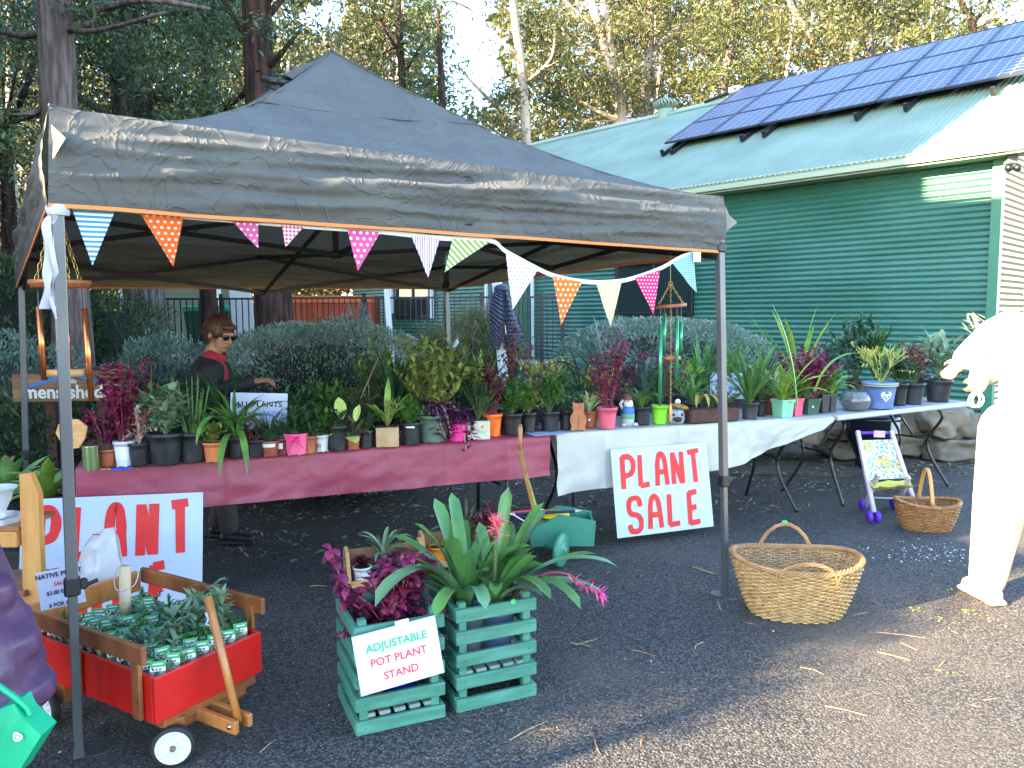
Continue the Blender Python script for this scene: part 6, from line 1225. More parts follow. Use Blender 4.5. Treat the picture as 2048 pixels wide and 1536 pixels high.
def wheel(c, ax, r_=.068, w_=.030):
    ax = ax.normalized(); u, v = frame(ax); rot = Matrix((u, v, u.cross(v))).transposed() if False else Matrix((v, u.cross(Vector((0, 0, 0))) if False else ax.cross(v), ax)).transposed()
    t_ = B().lathe(c, [(r_ * .80, -w_ / 2), (r_ * .95, -w_ / 2), (r_, -w_ * .25), (r_, w_ * .25), (r_ * .95, w_ / 2), (r_ * .80, w_ / 2)], 32, rot=rot).build('wheel', tyre, wag, True)
    b = B(); b.lathe(c, [(r_ * .80, w_ * .5), (r_ * .74, w_ * .5), (r_ * .72, w_ * .25), (r_ * .2, w_ * .30), (r_ * .18, w_ * .5), (0, w_ * .5)], 32, rot=rot); b.lathe(c, [(r_ * .80, -w_ * .5), (0, -w_ * .3)], 24, rot=rot); b.build('rim', rimm, t_)
    b = B()
    for i in range(8): a = 2 * PI * i / 8; d_ = rot @ Vector((math.cos(a), math.sin(a), 0)); b.beam(c + d_ * r_ * .16 + ax * w_ * .34, c + d_ * r_ * .76 + ax * w_ * .34, .005, .008, ax)
    b.build('spoke', rimm, t_); B().lathe(c + ax * w_ * .5, [(.010, 0), (.009, .008), (.006, .014), (0, .015)], 12, rot=rot).build('hub', M('hub_rust', (.25, .14, .10), .5, metal=.5), t_, True)
wc0 = at(347, 1492, .0705); fax = Vector((-.28, .96, 0)).normalized(); wheel(wc0, -fax, .0705); wheel(wc0 + fax * .40, fax, .0705); B().beam(wc0 + fax * .02, wc0 + fax * .38, .012, .012).build('axle', blk, wag)
for a, b_ in ((-.012, LL - .09), (LW + .012, LL - .09)): p = wp(a, b_, 0); wheel(Vector((p.x, p.y, .0705)), -E1 if a < 0 else E1, .0705)
B().beam(wp(.02, LL - .09, -.0995), wp(LW - .02, LL - .09, -.0995), .012, .012).build('axle', blk, wag)
B().cbox(wc0 + fax * .19 + Z * .055, (.07, .32, .05), .004, Matrix((Vector((fax.y, -fax.x, 0)), fax, Z)).transposed()).build('steering_block', railw, wag)
B().cbox(wp(LW / 2, LL - .09, -.05), (LW - .06, .08, .09), .004, WR).build('axle_block', railw, wag)
# seedlings
tubem = M('tube_black', (.012, .012, .013), .5); tagw = M('tag_white', (.68, .72, .74), .5); tagg = M('tag_green', (.05, .33, .10), .5); tagp = [M('tag_photo%d' % i, c, .5, c2, 90, lo=.45, hi=.55) for i, (c, c2) in enumerate((((.02, .03, .02), (.35, .30, .33)), ((.05, .12, .04), (.35, .36, .20)), ((.10, .08, .03), (.45, .33, .12)), ((.02, .06, .08), (.25, .3, .22))))]
protos = []
for v in range(5):
    rr = random.Random(v + 40); r0 = thing('seedling_tube', 'black seedling tube with a green and white plant tag, among many in the red wagon', 'seedling', (0, 0, 0), 'seedlings in the wagon')
    B().box((0, 0, .055), (.050, .050, .11)).build('tube', tubem, r0)
    b = B(); T_ = Matrix.Rotation(-.22, 3, 'X'); o_ = Vector((0, -.022, .10))
    def tb(z0, z1, mi, x0=-.024, x1=.024, y=0): b.box(o_ + T_ @ Vector(((x0 + x1) / 2, y, (z0 + z1) / 2)), (x1 - x0, .0012, z1 - z0), T_, mi)
    tb(-.01, .035, 2); tb(.0352, .048, 0); tb(.0482, .068, 1)
    for k in range(3): tb(.038, .043, 3, -.018 + k * .011, -.011 + k * .011, -.001)
    tb(.043, .047, 3, -.020, -.014, -.001); tb(.056, .060, 0, -.016, .016, -.001)
    b.build('plant_tag', [tagw, tagg, tagp[v % 4], ink], r0)
    b = B(); s = B()
    if v < 4: fol_bush(b, s, Vector((0, .01, .10)), .075 + .02 * (v % 3), .075, rr, n=3, lw=.020, asp=.5); tag(b.build('foliage', (G5, G1, G4, G5)[v], r0), kind='stuff'); s.build('stems', stemG, r0)
    protos.append((r0, kids_of(r0)))
rr = random.Random(12); first = [True] * 5; tilt = 0
for i in range(7):
    for j in range(11):
        v = rr.randrange(5) if j < 7 else rr.choice((0, 1, 2, 3, 4, 4)); p = wp(.052 + i * .0565, .052 + j * .0605, .022); r0, kk = protos[v]
        o = r0 if first[v] else copy_tree(r0, kk); first[v] = False
        o.matrix_basis = Matrix.Translation(p + Z * rr.uniform(-.006, .012)) @ Matrix.Rotation(.42 + rr.gauss(0, .15), 4, 'Z') @ Matrix.Rotation(rr.gauss(0, .06), 4, 'X')
b, s = B(), B(); 
for p, h_, n_l in ((wp(.36, .10, .10), .26, 5), (wp(.30, .22, .12), .14, 5), (wp(.14, .20, .12), .12, 5), (wp(.38, .30, .12), .18, 5)): fol_bush(b, s, p, h_, .16, random.Random(int(p.x * 999)), n=n_l, lw=.042, asp=.38)
t_ = thing('eucalypt_seedling', 'tallest leafy seedlings leaning out beside the wagon handle', 'seedling', wp(.35, .15, .02)); tag(b.build('foliage', G5, t_), kind='stuff'); s.build('stems', stemG, t_); B().box(wp(.36, .10, .05), (.05, .05, .10), WR).build('tube', tubem, t_)
Yn = 2.62; sheet('native_sign', 'white sheet headed NATIVE PLANT standing in the wagon', aty(80, 1145, Yn), aty(170, 1127, Yn + .03), aty(82, 1222, Yn - .02), [('NATIVE PLANT', .5, .86, .17, ink, 1.0), ('SALE', .5, .62, .14, inkr, 1), ('$2.00 EACH', .5, .40, .14, ink, 1), ('6 FOR $10', .48, .08, .14, ink, 1)])
q = wp(.12, .62, .06); t_ = thing('bamboo_stick', 'pale thick stick tied with twine at the wagon\'s rear rail', 'stick', q); q1 = aty(250, 1205, 2.92); q0 = aty(250, 1133, 2.92)
B().tube([q1 - Z * .06, q1, q0], [.021, .021, .021], 12).build('stick', M('bare_wood', (.55, .42, .26), .6), t_, True); b = B(); 
for zz in (.03, .036, .043): b.lathe(Vector((q1.x, q1.y, q1.z + zz)), [(.0225, 0), (.0225, .003)], 12)
b.tube(crom([q0 + Vector((-.03, 0, -.005)), q0 + Vector((-.045, 0, -.06)), q0 + Vector((-.02, -.02, -.09)), q0 + Vector((.04, -.02, -.07)), q0 + Vector((.05, 0, -.02)), q0 + Vector((.01, 0, -.01))], 5), .002, 5); b.build('twine', rib, t_)
# plastic bag draped on the rear rail
plm = M('plastic_bag', (.62, .64, .68), .3, trans=.35, bump=.004, bscale=18); b = B(); Yb = 3.12; out = [(168, 1190), (160, 1150), (162, 1105), (180, 1075), (205, 1058), (226, 1055), (232, 1075), (238, 1110), (244, 1135), (246, 1165), (240, 1185)]
cpt = aty(205, 1130, Yb); ring = [aty(x, y, Yb) for x, y in out]; vs = []; K = 6
for k in range(K + 1):
    f = 1 - k / K
    for p in ring: q = cpt + (p - cpt) * f; q.y = Yb - .07 * math.sqrt(max(0, 1 - f * f)) + .02 * noise.noise(q * 22); vs.append(q)
n = len(ring); fr_ = [(k * n + i, k * n + (i + 1) % n, (k + 1) * n + (i + 1) % n, (k + 1) * n + i) for k in range(K) for i in range(n)]; m0 = len(vs)
vs2 = [Vector((v.x, 2 * Yb - v.y, v.z)) for v in vs]; b.add(vs, fr_); b.add(vs2, [f[::-1] for f in fr_]); t_ = thing('plastic_bag', 'crumpled white plastic bag in front of the red lettered board', 'bag', cpt); b.build('bag', plm, t_, True)
B().box(aty(192, 1069, Yb - .035), (.03, .002, .005)).build('red_mark', redp, t_)

# ------------------------------------------------------------------ crate plant stands
crm = M('crate_green', (.045, .18, .12), .5, (.085, .26, .19), 7, nstretch=(1, 1, 6), bump=.0015, bscale=45, lo=.4, hi=.7, detail=8, island=.10); crs = M('crate_slat_grey', (.22, .29, .25), .7, (.15, .22, .18), 8)
def crate(F_, Rc, shelf, lab):
    d1 = (Rc - F_); S_ = .336; d1 = d1.normalized(); d2 = Vector((-d1.y, d1.x, 0)); rot = Matrix((d1, d2, Z)).transposed(); t_ = thing('slatted_crate', lab, 'plant stand', F_ + (d1 + d2) * S_ / 2)
    sw, sh_, pw = .018, .050, .030
    def p(a, b_, z_): return F_ + d1 * a + d2 * b_ + Z * z_
    rj = random.Random(int(F_.x * 100))
    for k in range(5):
        z_ = .027 + k * .0875
        for b_ in (sw / 2, S_ - sw / 2): B().cbox(p(S_ / 2, b_, z_ + rj.uniform(-.001, .001)), (S_, sw, sh_), .0025, rot).build('slat', crm, t_)
        for a in (sw / 2, S_ - sw / 2): B().cbox(p(a, S_ / 2, z_ + rj.uniform(-.001, .001)), (sw, S_ - 2 * sw - .002, sh_), .0025, rot).build('slat', crm, t_)
    for a in (sw + pw / 2 + .001, S_ - sw - pw / 2 - .001):
        for b_ in (sw + pw / 2 + .001, S_ - sw - pw / 2 - .001): B().cbox(p(a, b_, .215), (pw, pw, .41), .002, rot).build('post', crm, t_)
    for i in range(5): B().cbox(p(.055 + i * .0565, S_ / 2, shelf), (.042, S_ - 2 * sw - .006, .016), .003, rot).build('base_slat', crs, t_)
    for k in range(5):
        b = B()
        for a in (.034, S_ - .034): b.box(p(a, -.0006, .027 + k * .0875), (.004, .002, .004), rot)
        b.build('nail', M('nail_dark', (.03, .08, .05), .5), t_)
    return t_, p, rot
t1, p1, ro1 = crate(at(713, 1476), at(891, 1436), .060, 'front green slatted crate with the adjustable stand notice'); t2, p2, ro2 = crate(at(914, 1428), at(1072, 1392), .140, 'rear green slatted crate holding the big bromeliads')
B().lathe(p2(.235, -.0005, .40), [(0, .001), (.010, .0008), (.010, 0)], 16, rot=ro2 @ Matrix.Rotation(PI / 2, 3, 'X')).build('price_dot', M('dot_green', (.05, .65, .12), .4), t2)
TLs, TRs, BLs = p1(-.005, -.022, .375), p1(.300, -.028, .405), p1(.018, -.034, .165)
yv_ = BLs - TLs; sheet('stand_notice', 'white notice reading ADJUSTABLE POT PLANT STAND on the front crate', aty(711, 1273, 2.60), aty(877, 1229, 2.70), aty(723, 1393, 2.58), [('ADJUSTABLE', .5, .73, .185, inkg, 1.0), ('POT PLANT', .5, .48, .185, inkr, 1.0), ('STAND', .5, .22, .185, inkr, 1.0)], tape=True)
# blue pot and red pot in crate 1 with the iresine
def crpot(p, a, b_, z_, r_, h, cc, lab): 
    c = p(a, b_, z_); t_ = thing('potted_plant', lab, 'potted plant', c); b = B(); pot_mesh(b, c, r_, h); b.build('pot', potm(cc), t_, True); B().lathe(c + Z * h * .9, [(r_ * .93, 0), (0, .006)], 14).build('soil', potsoil, t_); return t_, c, h
t_, c, h = crpot(p1, .20, .17, .070, .095, .16, (.01, .04, .42), 'royal blue pot of trailing crimson bloodleaf inside the front crate')
rr = random.Random(31); b, s = B(), B(); stem_pts = []
for i in range(24):
    a = rr.uniform(0, 2 * PI); r_ = rr.uniform(.02, .19); hz = rr.uniform(.10, .42); e = c + Vector((r_ * math.cos(a) * 1.15, r_ * math.sin(a) * .8, h + hz * (1.15 - r_ * 2.2))); q = crom([c + Z * h, (c + Z * h).lerp(e, .5) + Z * .03, e], 5); s.tube(q, .0035, 5)
    for k in range(3, len(q)):
        for m_ in range(4): b.leaf(q[k] + Vector((rr.gauss(0, .008), rr.gauss(0, .008), rr.gauss(0, .01))), rr.uniform(0, 6.3), rr.uniform(-.6, .8), .042 * rr.uniform(.6, 1.35), .034 * rr.uniform(.8, 1.1), rr.uniform(.2, 1.5), 4, 'oval', .3)
q = crom([c + Vector((-.08, .0, h - .02)), c + Vector((-.16, .0, h + .10)), c + Vector((-.20, .02, h + .22)), c + Vector((-.26, .05, h + .37))], 6); s.tube(q, .004, 5)
for k in range(3, len(q)):
    for m_ in range(4): b.leaf(q[k], rr.uniform(0, 6.3), rr.uniform(-.6, .6), .05, .038, rr.uniform(.2, 1.2), 4, 'oval', .3)
tag(b.build('foliage', lf('leaf_iresine', (.21, .022, .075), (.10, .012, .045), .25, .5), t_), kind='stuff'); s.build('stems', M('stem_pinkred', (.38, .07, .09), .5), t_)
t_, c, h = crpot(p1, .075, .09, .070, .05, .09, (.45, .03, .07), 'small red pot low in the front crate'); b, s = B(), B(); fol_iresine(b, s, c + Z * h, .12, .12, random.Random(3), n=5); tag(b.build('foliage', MAG, t_), kind='stuff'); s.build('stems', stemR, t_)
# bromeliads
BRm = lf('bromeliad_leaf', (.075, .17, .04), (.035, .10, .03), .18, .25, .32, 5); BRs = lf('bromeliad_silver', (.10, .20, .10), (.06, .14, .07), .15, .2, .35, 5)
def brom(p, a, b_, z_, r_, h, cc, lab, spec, bas=.0):
    t_, c, h = crpot(p, a, b_, z_, r_, h, cc, lab); top = c + Z * h * .92
    for i, (az, el, L, W__, dr, tw) in enumerate(spec): B().leaf(top + Vector((.018 * math.cos(az), .018 * math.sin(az), bas)), az, el, L * .93, W__ * 1.02, dr * rnd.uniform(.9, 1.2), 12, 'brom', .35, 0, tw, rnd.uniform(-.25, .25)).build('leaf', BRm if i % 4 else BRs, t_, True)
    return t_, top
rb = random.Random(64)
spec = [(-2.2, 1.25, .62, .070, 2.35, 0), (-1.75, 1.1, .42, .055, 1.8, 0), (-2.75, 1.15, .52, .06, 1.5, .3), (2.9, 1.2, .46, .055, .9, 0), (-1.2, 1.2, .40, .05, 1.9, 0), (2.4, 1.4, .50, .06, .5, 0), (1.9, 1.45, .52, .055, .6, .3), (-2.5, 1.4, .48, .055, .8, -.3), (3.3, .8, .44, .05, 1.2, 0)] + [(rb.uniform(-3.1, 3.1), rb.uniform(1.0, 1.5), rb.uniform(.28, .44), rb.uniform(.04, .055), rb.uniform(.3, 1.4), rb.uniform(-.3, .3)) for _ in range(20)]
brom(p2, .10, .17, .150, .085, .19, (.20, .19, .19), 'left bromeliad with broad arching leaves in the rear crate', spec)
spec = [(-.15, .95, .60, .045, 1.4, 0), (.15, .85, .50, .045, .9, 0), (-.6, 1.0, .52, .05, 2.2, 0), (-.35, .7, .45, .04, 1.1, 0), (.6, 1.2, .48, .055, .6, 0), (1.2, 1.4, .52, .055, .35, 0), (.2, 1.35, .50, .06, .45, .2), (-.9, 1.15, .45, .045, 1.9, 0), (-.05, .75, .52, .035, 1.7, 0), (-1.5, 1.2, .36, .05, 1.8, 0)] + [(rb.uniform(-1.8, 2.4), rb.uniform(.9, 1.5), rb.uniform(.28, .46), rb.uniform(.035, .05), rb.uniform(.3, 1.4), rb.uniform(-.3, .3)) for _ in range(22)]
t_, top = brom(p2, .225, .16, .150, .085, .19, (.10, .13, .22), 'right bromeliad with pink flower heads in the rear crate', spec)
b = B(); s = B(); fe = aty(992, 1052, 2.92); s.tube([top, top.lerp(fe, .6) + Z * .02, fe], [.008, .007, .008], 6)
for k in range(54):
    t__ = rb.random(); q = fe + Vector((rb.gauss(0, .008), rb.gauss(0, .008), -.05 + .09 * t__)); b.leaf(q, rb.uniform(0, 6.3), rb.uniform(-.3, 1.35), rb.uniform(.03, .07) * (1.3 - t__ * .6), .014, rb.uniform(-.2, .8), 4, 'blade', .3)
b.build('flower_head', PNK, t_); s.build('flower_stalk', stemG, t_)
b = B(); s = B(); g0 = top + Vector((.03, -.03, 0)); g1, g2, g3 = aty(1135, 1148, 2.85), aty(1160, 1170, 2.85), aty(1205, 1185, 2.85); s.tube(crom([g0, g0.lerp(g1, .6) + Z * .05, g1, g2, g3], 6), .004, 6)
HP = lf('flower_hotpink', (.75, .05, .12), (.55, .05, .35), .3, .3)
for (q0, q1, n_f) in ((g1, g2, 16), (g2, g3, 26), (g3, g3 + Vector((-.01, 0, -.02)), 14)):
    for k in range(n_f): b.leaf(q0.lerp(q1, rb.random()), rb.uniform(-1.6, 1.2), rb.uniform(-1.3, .9), rb.uniform(.025, .045), .008, rb.uniform(-.4, .6), 3, 'blade', .4)
b.build('flower_spray', HP, t_); s.build('flower_stalk', stemR, t_)
# ------------------------------------------------------------------ wicker baskets
def basket(nm, lab, c, ax, rx, ry, H_, bot, rows, ns, m, mrim, sag=0.0, tilt=None):
    """woven oval basket: rx,ry rim half axes; each row weaves in front of and behind upright stakes"""
    t_ = thing(nm, lab, 'basket', c); d1 = Vector((math.cos(ax), math.sin(ax), 0)); d2 = Vector((-d1.y, d1.x, 0))
    def pt(a, f, off=0.0):
        s_ = bot + (1 - bot) * f ** .75; e = 1.0; zz = H_ * f + sag * f * (math.cos(a) ** 2) ; r1, r2 = rx * s_ + off, ry * s_ + off
        ca, sa = math.cos(a), math.sin(a); k = (abs(ca) ** 2.3 + abs(sa) ** 2.3) ** (-1 / 2.3); return c + d1 * (r1 * ca * k) + d2 * (r2 * sa * k) + Z * zz
    ph = H_ / rows
    for par in (0, 1):
        b = B(); nseg = ns * 3
        for r_ in range(par, rows, 2):
            f = (r_ + .5) / rows; vs = []
            for j in range(nseg):
                a = 2 * PI * j / nseg; w_ = math.sin(a * ns / 2 + (PI if r_ % 2 else 0) + .0) * .0075 + (.004 * (r_ % 3 == 0)); p0 = pt(a, f, w_ + .001 * noise.noise(Vector((a * 5, r_, 0)))); o = (p0 - c); o.z = 0; o.normalize(); hh = ph * .40
                vs += [p0 + Z * hh, p0 + o * .0045 + Z * hh * .3, p0 + o * .003 - Z * hh, p0 - o * .003 - Z * hh, p0 - o * .0045 + Z * hh * .3]
            fs = [(j * 5 + k, j * 5 + (k + 1) % 5, ((j + 1) % nseg) * 5 + (k + 1) % 5, ((j + 1) % nseg) * 5 + k) for j in range(nseg) for k in range(5)]; b.add(vs, fs)
        b.build('weave', m, t_, True)['kind'] = 'stuff'
    b = B()
    for j in range(ns):
        a = 2 * PI * (j + .5) / ns
        if ns % 2 == 0 and False: continue
        b.tube([pt(a, f_) for f_ in (0, .25, .5, .75, 1.0)], .0032, 5)
    b.build('stake', m, t_); b = B(); b.lathe(c + Z * .006, [(0, 0), (1, 0)], 40); b = B(); rim = [pt(2 * PI * j / 60, .0) for j in range(60)]; b.add(rim + [c + Z * .008], [(j, (j + 1) % 60, 60) for j in range(60)]); b.build('base', m, t_)
    for k in range(4):
        pts = [];
        for j in range(121): a = 2 * PI * j / 120; w_ = a * 22 + k * PI / 2; p0 = pt(a, 1.0); o = p0 - c; o.z = 0; o.normalize(); pts.append(p0 + o * .011 * math.cos(w_) + Z * (.010 + .010 * math.sin(w_)))
        B().tube(pts, .0055, 6, cap=False).build('rim_braid', mrim, t_, True)
    return t_, pt, d1, d2
wick = M('wicker', (.56, .36, .155), .5, (.36, .20, .075), 30, bump=.0006, bscale=200, coat=.1); wickd = M('wicker_rim', (.42, .24, .10), .5, (.30, .15, .06), 12); wickb = M('wicker_brown', (.46, .22, .06), .42, (.26, .10, .03), 34, coat=.3)
def bhandle(t_, pA, pB, h, lean, m, r_=.0075, strands=3, twist=14, n=36):
    for k in range(strands):
        pts = []
        for i in range(n + 1):
            f = i / n; base = pA.lerp(pB, f); p = base + lean * math.sin(PI * f) ** .7 + Z * (h * math.sin(PI * f) ** .62); d_ = (pB - pA).normalized(); w_ = f * twist + k * 2 * PI / strands; nn = d_.cross(Z); pts.append(p + (Z * math.cos(PI * f) * 0 + nn) * r_ * .8 * math.cos(w_) + (Z * math.sin(PI * f) + d_ * -math.cos(PI * f)) * r_ * .8 * math.sin(w_))
        B().tube(pts, r_ * .62, 6).build('handle', m, t_, True)
bc = at(1582, 1232, 0); bc = Vector((1.43, 3.80, 0)); ax_ = -.10
t_, pt, d1, d2 = basket('laundry_basket', 'big empty oval wicker basket beside the right tent leg', bc, ax_, .310, .232, .255, .68, 27, 56, wick, wickd, sag=.03)
for sy in (1, -1):
    A_, C_ = pt(PI / 2 * sy - .42 , 1.0), pt(PI / 2 * sy + .42, 1.0); bhandle(t_, A_, C_, .13 if sy > 0 else .065, d2 * sy * .0 + (d2 * -.04 if sy < 0 else Vector()), wickd)
    for q in (A_, C_):
        for dx in (-.01, .01): o = (q - bc); o.z = 0; o.normalize(); B().tube([q + Z * .025 + d1 * dx * .3, q + o * .017 + Z * .0 + d1 * dx, q + o * .008 - Z * .05 - d1 * dx * .6], .004, 5).build('lashing', wickd, t_)
B().lathe(pt(PI / 2, 1.0) + Z * .138, [(.012, -.012), (.0125, .012)], 10, rot=Matrix.Rotation(PI / 2, 3, 'Y')).build('green_tape', M('dot_green', (.05, .65, .12), .4), t_)
bc = Vector((2.905, 5.30, 0)); t_, pt, d1, d2 = basket('shopping_basket', 'honey brown wicker basket with a tall hoop handle', bc, -.12, .205, .145, .17, .70, 17, 38, wickb, wickb, sag=.025)
A_, C_ = pt(-PI / 2 - .0, 1.0), pt(PI / 2, 1.0); A_ += d1 * -.02; C_ += d1 * -.0
b = B(); pts = [A_.lerp(C_, f) + Z * (.255 * math.sin(PI * f) ** .75) for f in [i / 24 for i in range(25)]]; b.tube(pts, .013, 8, flat=.6); b.build('handle', M('cane_bright', (.60, .29, .07), .4, coat=.3), t_, True)
for q in (A_, C_): b = B(); [b.lathe(q + Z * (.01 + .008 * k), [(.018, -.003), (.020, 0), (.018, .003)], 10) for k in range(4)]; b.build('lashing', wickb, t_, True)
# ------------------------------------------------------------------ doll stroller
pnk = M('stroller_pink', (.60, .50, .62), .45); ppl = M('stroller_purple', (.13, .035, .55), .35); Ysn = 5.62
def sp(x, y, Y=Ysn): return aty(x, y, Y)
t_ = thing('doll_stroller', 'pale pink wooden doll stroller with purple wheels and floral seat', 'stroller', (2.68, 5.7, 0))
SL, SR_ = (sp(1715, 862, 5.80), sp(1748, 1025, 5.45)), (sp(1782, 862, 5.92), sp(1830, 1008, 5.60))
for a, c in (SL, SR_): B().beam(a, c, .028, .030, Vector((0, 1, 0)), ch=.003).build('upright', pnk, t_)
FL2, FR2 = (sp(1756, 948, 5.45), sp(1731, 1012, 5.80)), (sp(1818, 954, 5.50), sp(1795, 1014, 5.85))
for a, c in (FL2, FR2): B().beam(a, c, .022, .034, Vector((0, 1, 0)), ch=.003).build('front_leg', pnk, t_)
B().tube([SL[0] - Z * .015, SR_[0] - Z * .015], .012, 10).build('push_bar', ppl, t_, True); B().tube([sp(1738, 995, 5.6), sp(1800, 997, 5.68)], .006, 8).build('cross_bar', pnk, t_, True)
def fabric_flower():
    m = bpy.data.materials.new('floral_fabric'); m.use_nodes = True; t = m.node_tree; p = t.nodes['Principled BSDF']; tc = N(t, 'ShaderNodeTexCoord'); c = None
    base = (.62, .66, .58); last = base
    for sc_, thr, cl, off in ((9, .52, (.60, .50, .12), 0), (34, .36, (.10, .28, .50), 3), (46, .30, (.12, .36, .20), 7), (26, .20, (.62, .05, .03), 11)):
        mp = N(t, 'ShaderNodeMapping'); mp.inputs['Location'].default_value = (off, off, off); t.links.new(tc.outputs['Object'], mp.inputs[0])
        if sc_ == 9: nn = N(t, 'ShaderNodeTexNoise'); nn.inputs['Scale'].default_value = sc_; t.links.new(mp.outputs[0], nn.inputs['Vector']); f = mth(t, 'GREATER_THAN', nn.outputs[0], thr)
        else: nn = N(t, 'ShaderNodeTexVoronoi'); nn.inputs['Scale'].default_value = sc_; t.links.new(mp.outputs[0], nn.inputs['Vector']); f = mth(t, 'LESS_THAN', nn.outputs['Distance'], thr)
        last = mixc(t, f, last, cl)
    t.links.new(last, p.inputs['Base Color']); p.inputs['Roughness'].default_value = .8; return m
ffm = fabric_flower(); a0, a1 = SL[0].lerp(SL[1], .12), SR_[0].lerp(SR_[1], .12); c0_, c1_ = SL[0].lerp(SL[1], .62), SR_[0].lerp(SR_[1], .66); vs = []; n = 12
for i in range(n + 1):
    for j in range(n + 1): u, v = i / n, j / n; p = a0.lerp(a1, u).lerp(c0_.lerp(c1_, u), v); p.y += .05 * math.sin(PI * u) * math.sin(PI * v * .9) + .004 * noise.noise(p * 30); vs.append(p)
B().add(vs, [(i * (n + 1) + j, (i + 1) * (n + 1) + j, (i + 1) * (n + 1) + j + 1, i * (n + 1) + j + 1) for i in range(n) for j in range(n)]).build('fabric_seat', ffm, t_, True)
b = B(); vs = []
for i in range(n + 1):
    for j in range(5): u, v = i / n, j / 4; p = c0_.lerp(c1_, u) + Vector((0, -.02 - .17 * v, -.0 - .035 * math.sin(PI * v) - .012 * abs(math.sin(PI * u * 2)))) ; vs.append(p)
b.add(vs, [(i * 5 + j, (i + 1) * 5 + j, (i + 1) * 5 + j + 1, i * 5 + j + 1) for i in range(n) for j in range(4)]); b.build('seat_base', M('yellow_fabric', (.55, .48, .08), .8), t_, True)
for (x, y, Y) in ((1724, 1012, 5.80), (1739, 1024, 5.45), (1755, 1024, 5.45), (1786, 1012, 5.85), (1799, 1012, 5.85)):
    q = aty(x, y, Y); q.z = .045; B().lathe(q, [(0, -.013), (.040, -.013), (.044, -.008), (.044, .008), (.040, .013), (0, .013)], 22, rot=Matrix.Rotation(PI / 2 - .1, 3, 'Y')).build('wheel', ppl, t_, True)
q = aty(1759, 868, 5.80); tag(B().box(q, (.085, .003, .05), Matrix.Rotation(.05, 3, 'Y')).build('price_card', M('pink_card', (.62, .38, .55), .7)), 'pink price card hung on the stroller push bar', 'card')
# ------------------------------------------------------------------ garden wheelbarrow toy
brg = M('barrow_green', (.035, .22, .14), .45, (.045, .25, .165), 5); Yw = 4.72; t_ = thing('toy_barrow', 'green wooden barrow box with one round wheel', 'wheelbarrow', (.3, 4.75, 0))
def bp(x, y, Y): return aty(x, y, Y)
x0, x1, zb = .115, .50, .09
side = [(x0, zb), (x1, zb), (x1 + .01, .245), (x0 + (x1 - x0) * .72, .27), (x0 + (x1 - x0) * .45, .285), (x0 + (x1 - x0) * .2, .235), (x0 - .02, .20)]
B().prism(side, 0, .014, Matrix.Translation((0, 4.62, 0))).build('side_panel', brg, t_); B().prism(side, 0, .014, Matrix.Translation((0, 4.86, 0))).build('side_panel', brg, t_)
B().box((x1 - .006, 4.745, .165), (.014, .226, .15)).build('end_panel', brg, t_); B().box((x0 + .004, 4.745, .14), (.014, .226, .10)).build('end_panel', brg, t_); B().box(((x0 + x1) / 2, 4.745, zb + .008), (x1 - x0 - .03, .226, .012)).build('floor_panel', brg, t_)
wc_ = aty(1122, 1107, 4.50); wc_.z = .105; rw = Matrix.Rotation(PI / 2, 3, 'Y') ; rw = Matrix.Rotation(-.45, 3, 'Z') @ rw
w_ = B().lathe(wc_, [(0, -.016), (.095, -.016), (.102, -.010), (.102, .010), (.095, .016), (0, .016)], 30, rot=rw).build('wheel', brg, t_, True); B().lathe(wc_ + rw @ Vector((0, 0, .016)), [(.05, 0), (.045, .006), (.022, .007), (.020, .018), (0, .019)], 20, rot=rw).build('hub', brg, w_, True)
B().beam((x0 + .08, 4.64, .10), wc_ + Vector((-.02, .02, 0)), .03, .022, ch=.003).build('arm', brg, t_)
b0, b1, b2, b3 = aty(1075, 1030, 4.66), aty(1051, 950, 4.62), aty(1041, 900, 4.58), aty(1040, 848, 4.60)
t_ = thing('wooden_pole', 'slim wooden handle with a lime painted band leaning on the pink cloth', 'handle', b0)
hw = M('oiled_wood', (.42, .22, .07), .45, (.33, .15, .045), 10, nstretch=(5, 5, .8), coat=.2); B().beam(b0 - Z * .06, b1, .026, .018, Vector((0, 1, 0)), ch=.003).build('shaft', hw, t_); B().beam(b1, b2, .026, .018, Vector((0, 1, 0)), ch=.003).build('shaft', hw, t_); B().tube([b2, b2.lerp(b3, .35), b2.lerp(b3, .8), b3], [.008, .010, .016, .010], 10, flat=.6).build('grip', hw, t_, True)
B().beam(b0.lerp(b1, .25), b0.lerp(b1, .85), .0265, .0185, Vector((0, 1, 0))).build('lime_band', M('lime_paint', (.38, .52, .06), .5), t_)
q = aty(1108, 1028, 4.74); tag(B().lathe(q, [(0, .014), (.07, .014), (.095, .006), (.10, -.008), (.092, -.006), (.07, .006), (0, .007)], 28).build('frisbee', M('yellow_plastic', (.75, .55, .02), .35), None, True), 'yellow flying disc lying on the green barrow', 'frisbee')
q = aty(1095, 1045, 4.72); tag(B().lathe(q, [(0, .012), (.075, .010), (.09, 0), (.08, -.012), (0, -.012)], 24).build('lime_plate', M('lime_plate', (.40, .60, .25), .4), None, True), 'pale lime dish inside the green barrow', 'dish')
pn = M('pencil_navy', (.015, .012, .06), .35); 
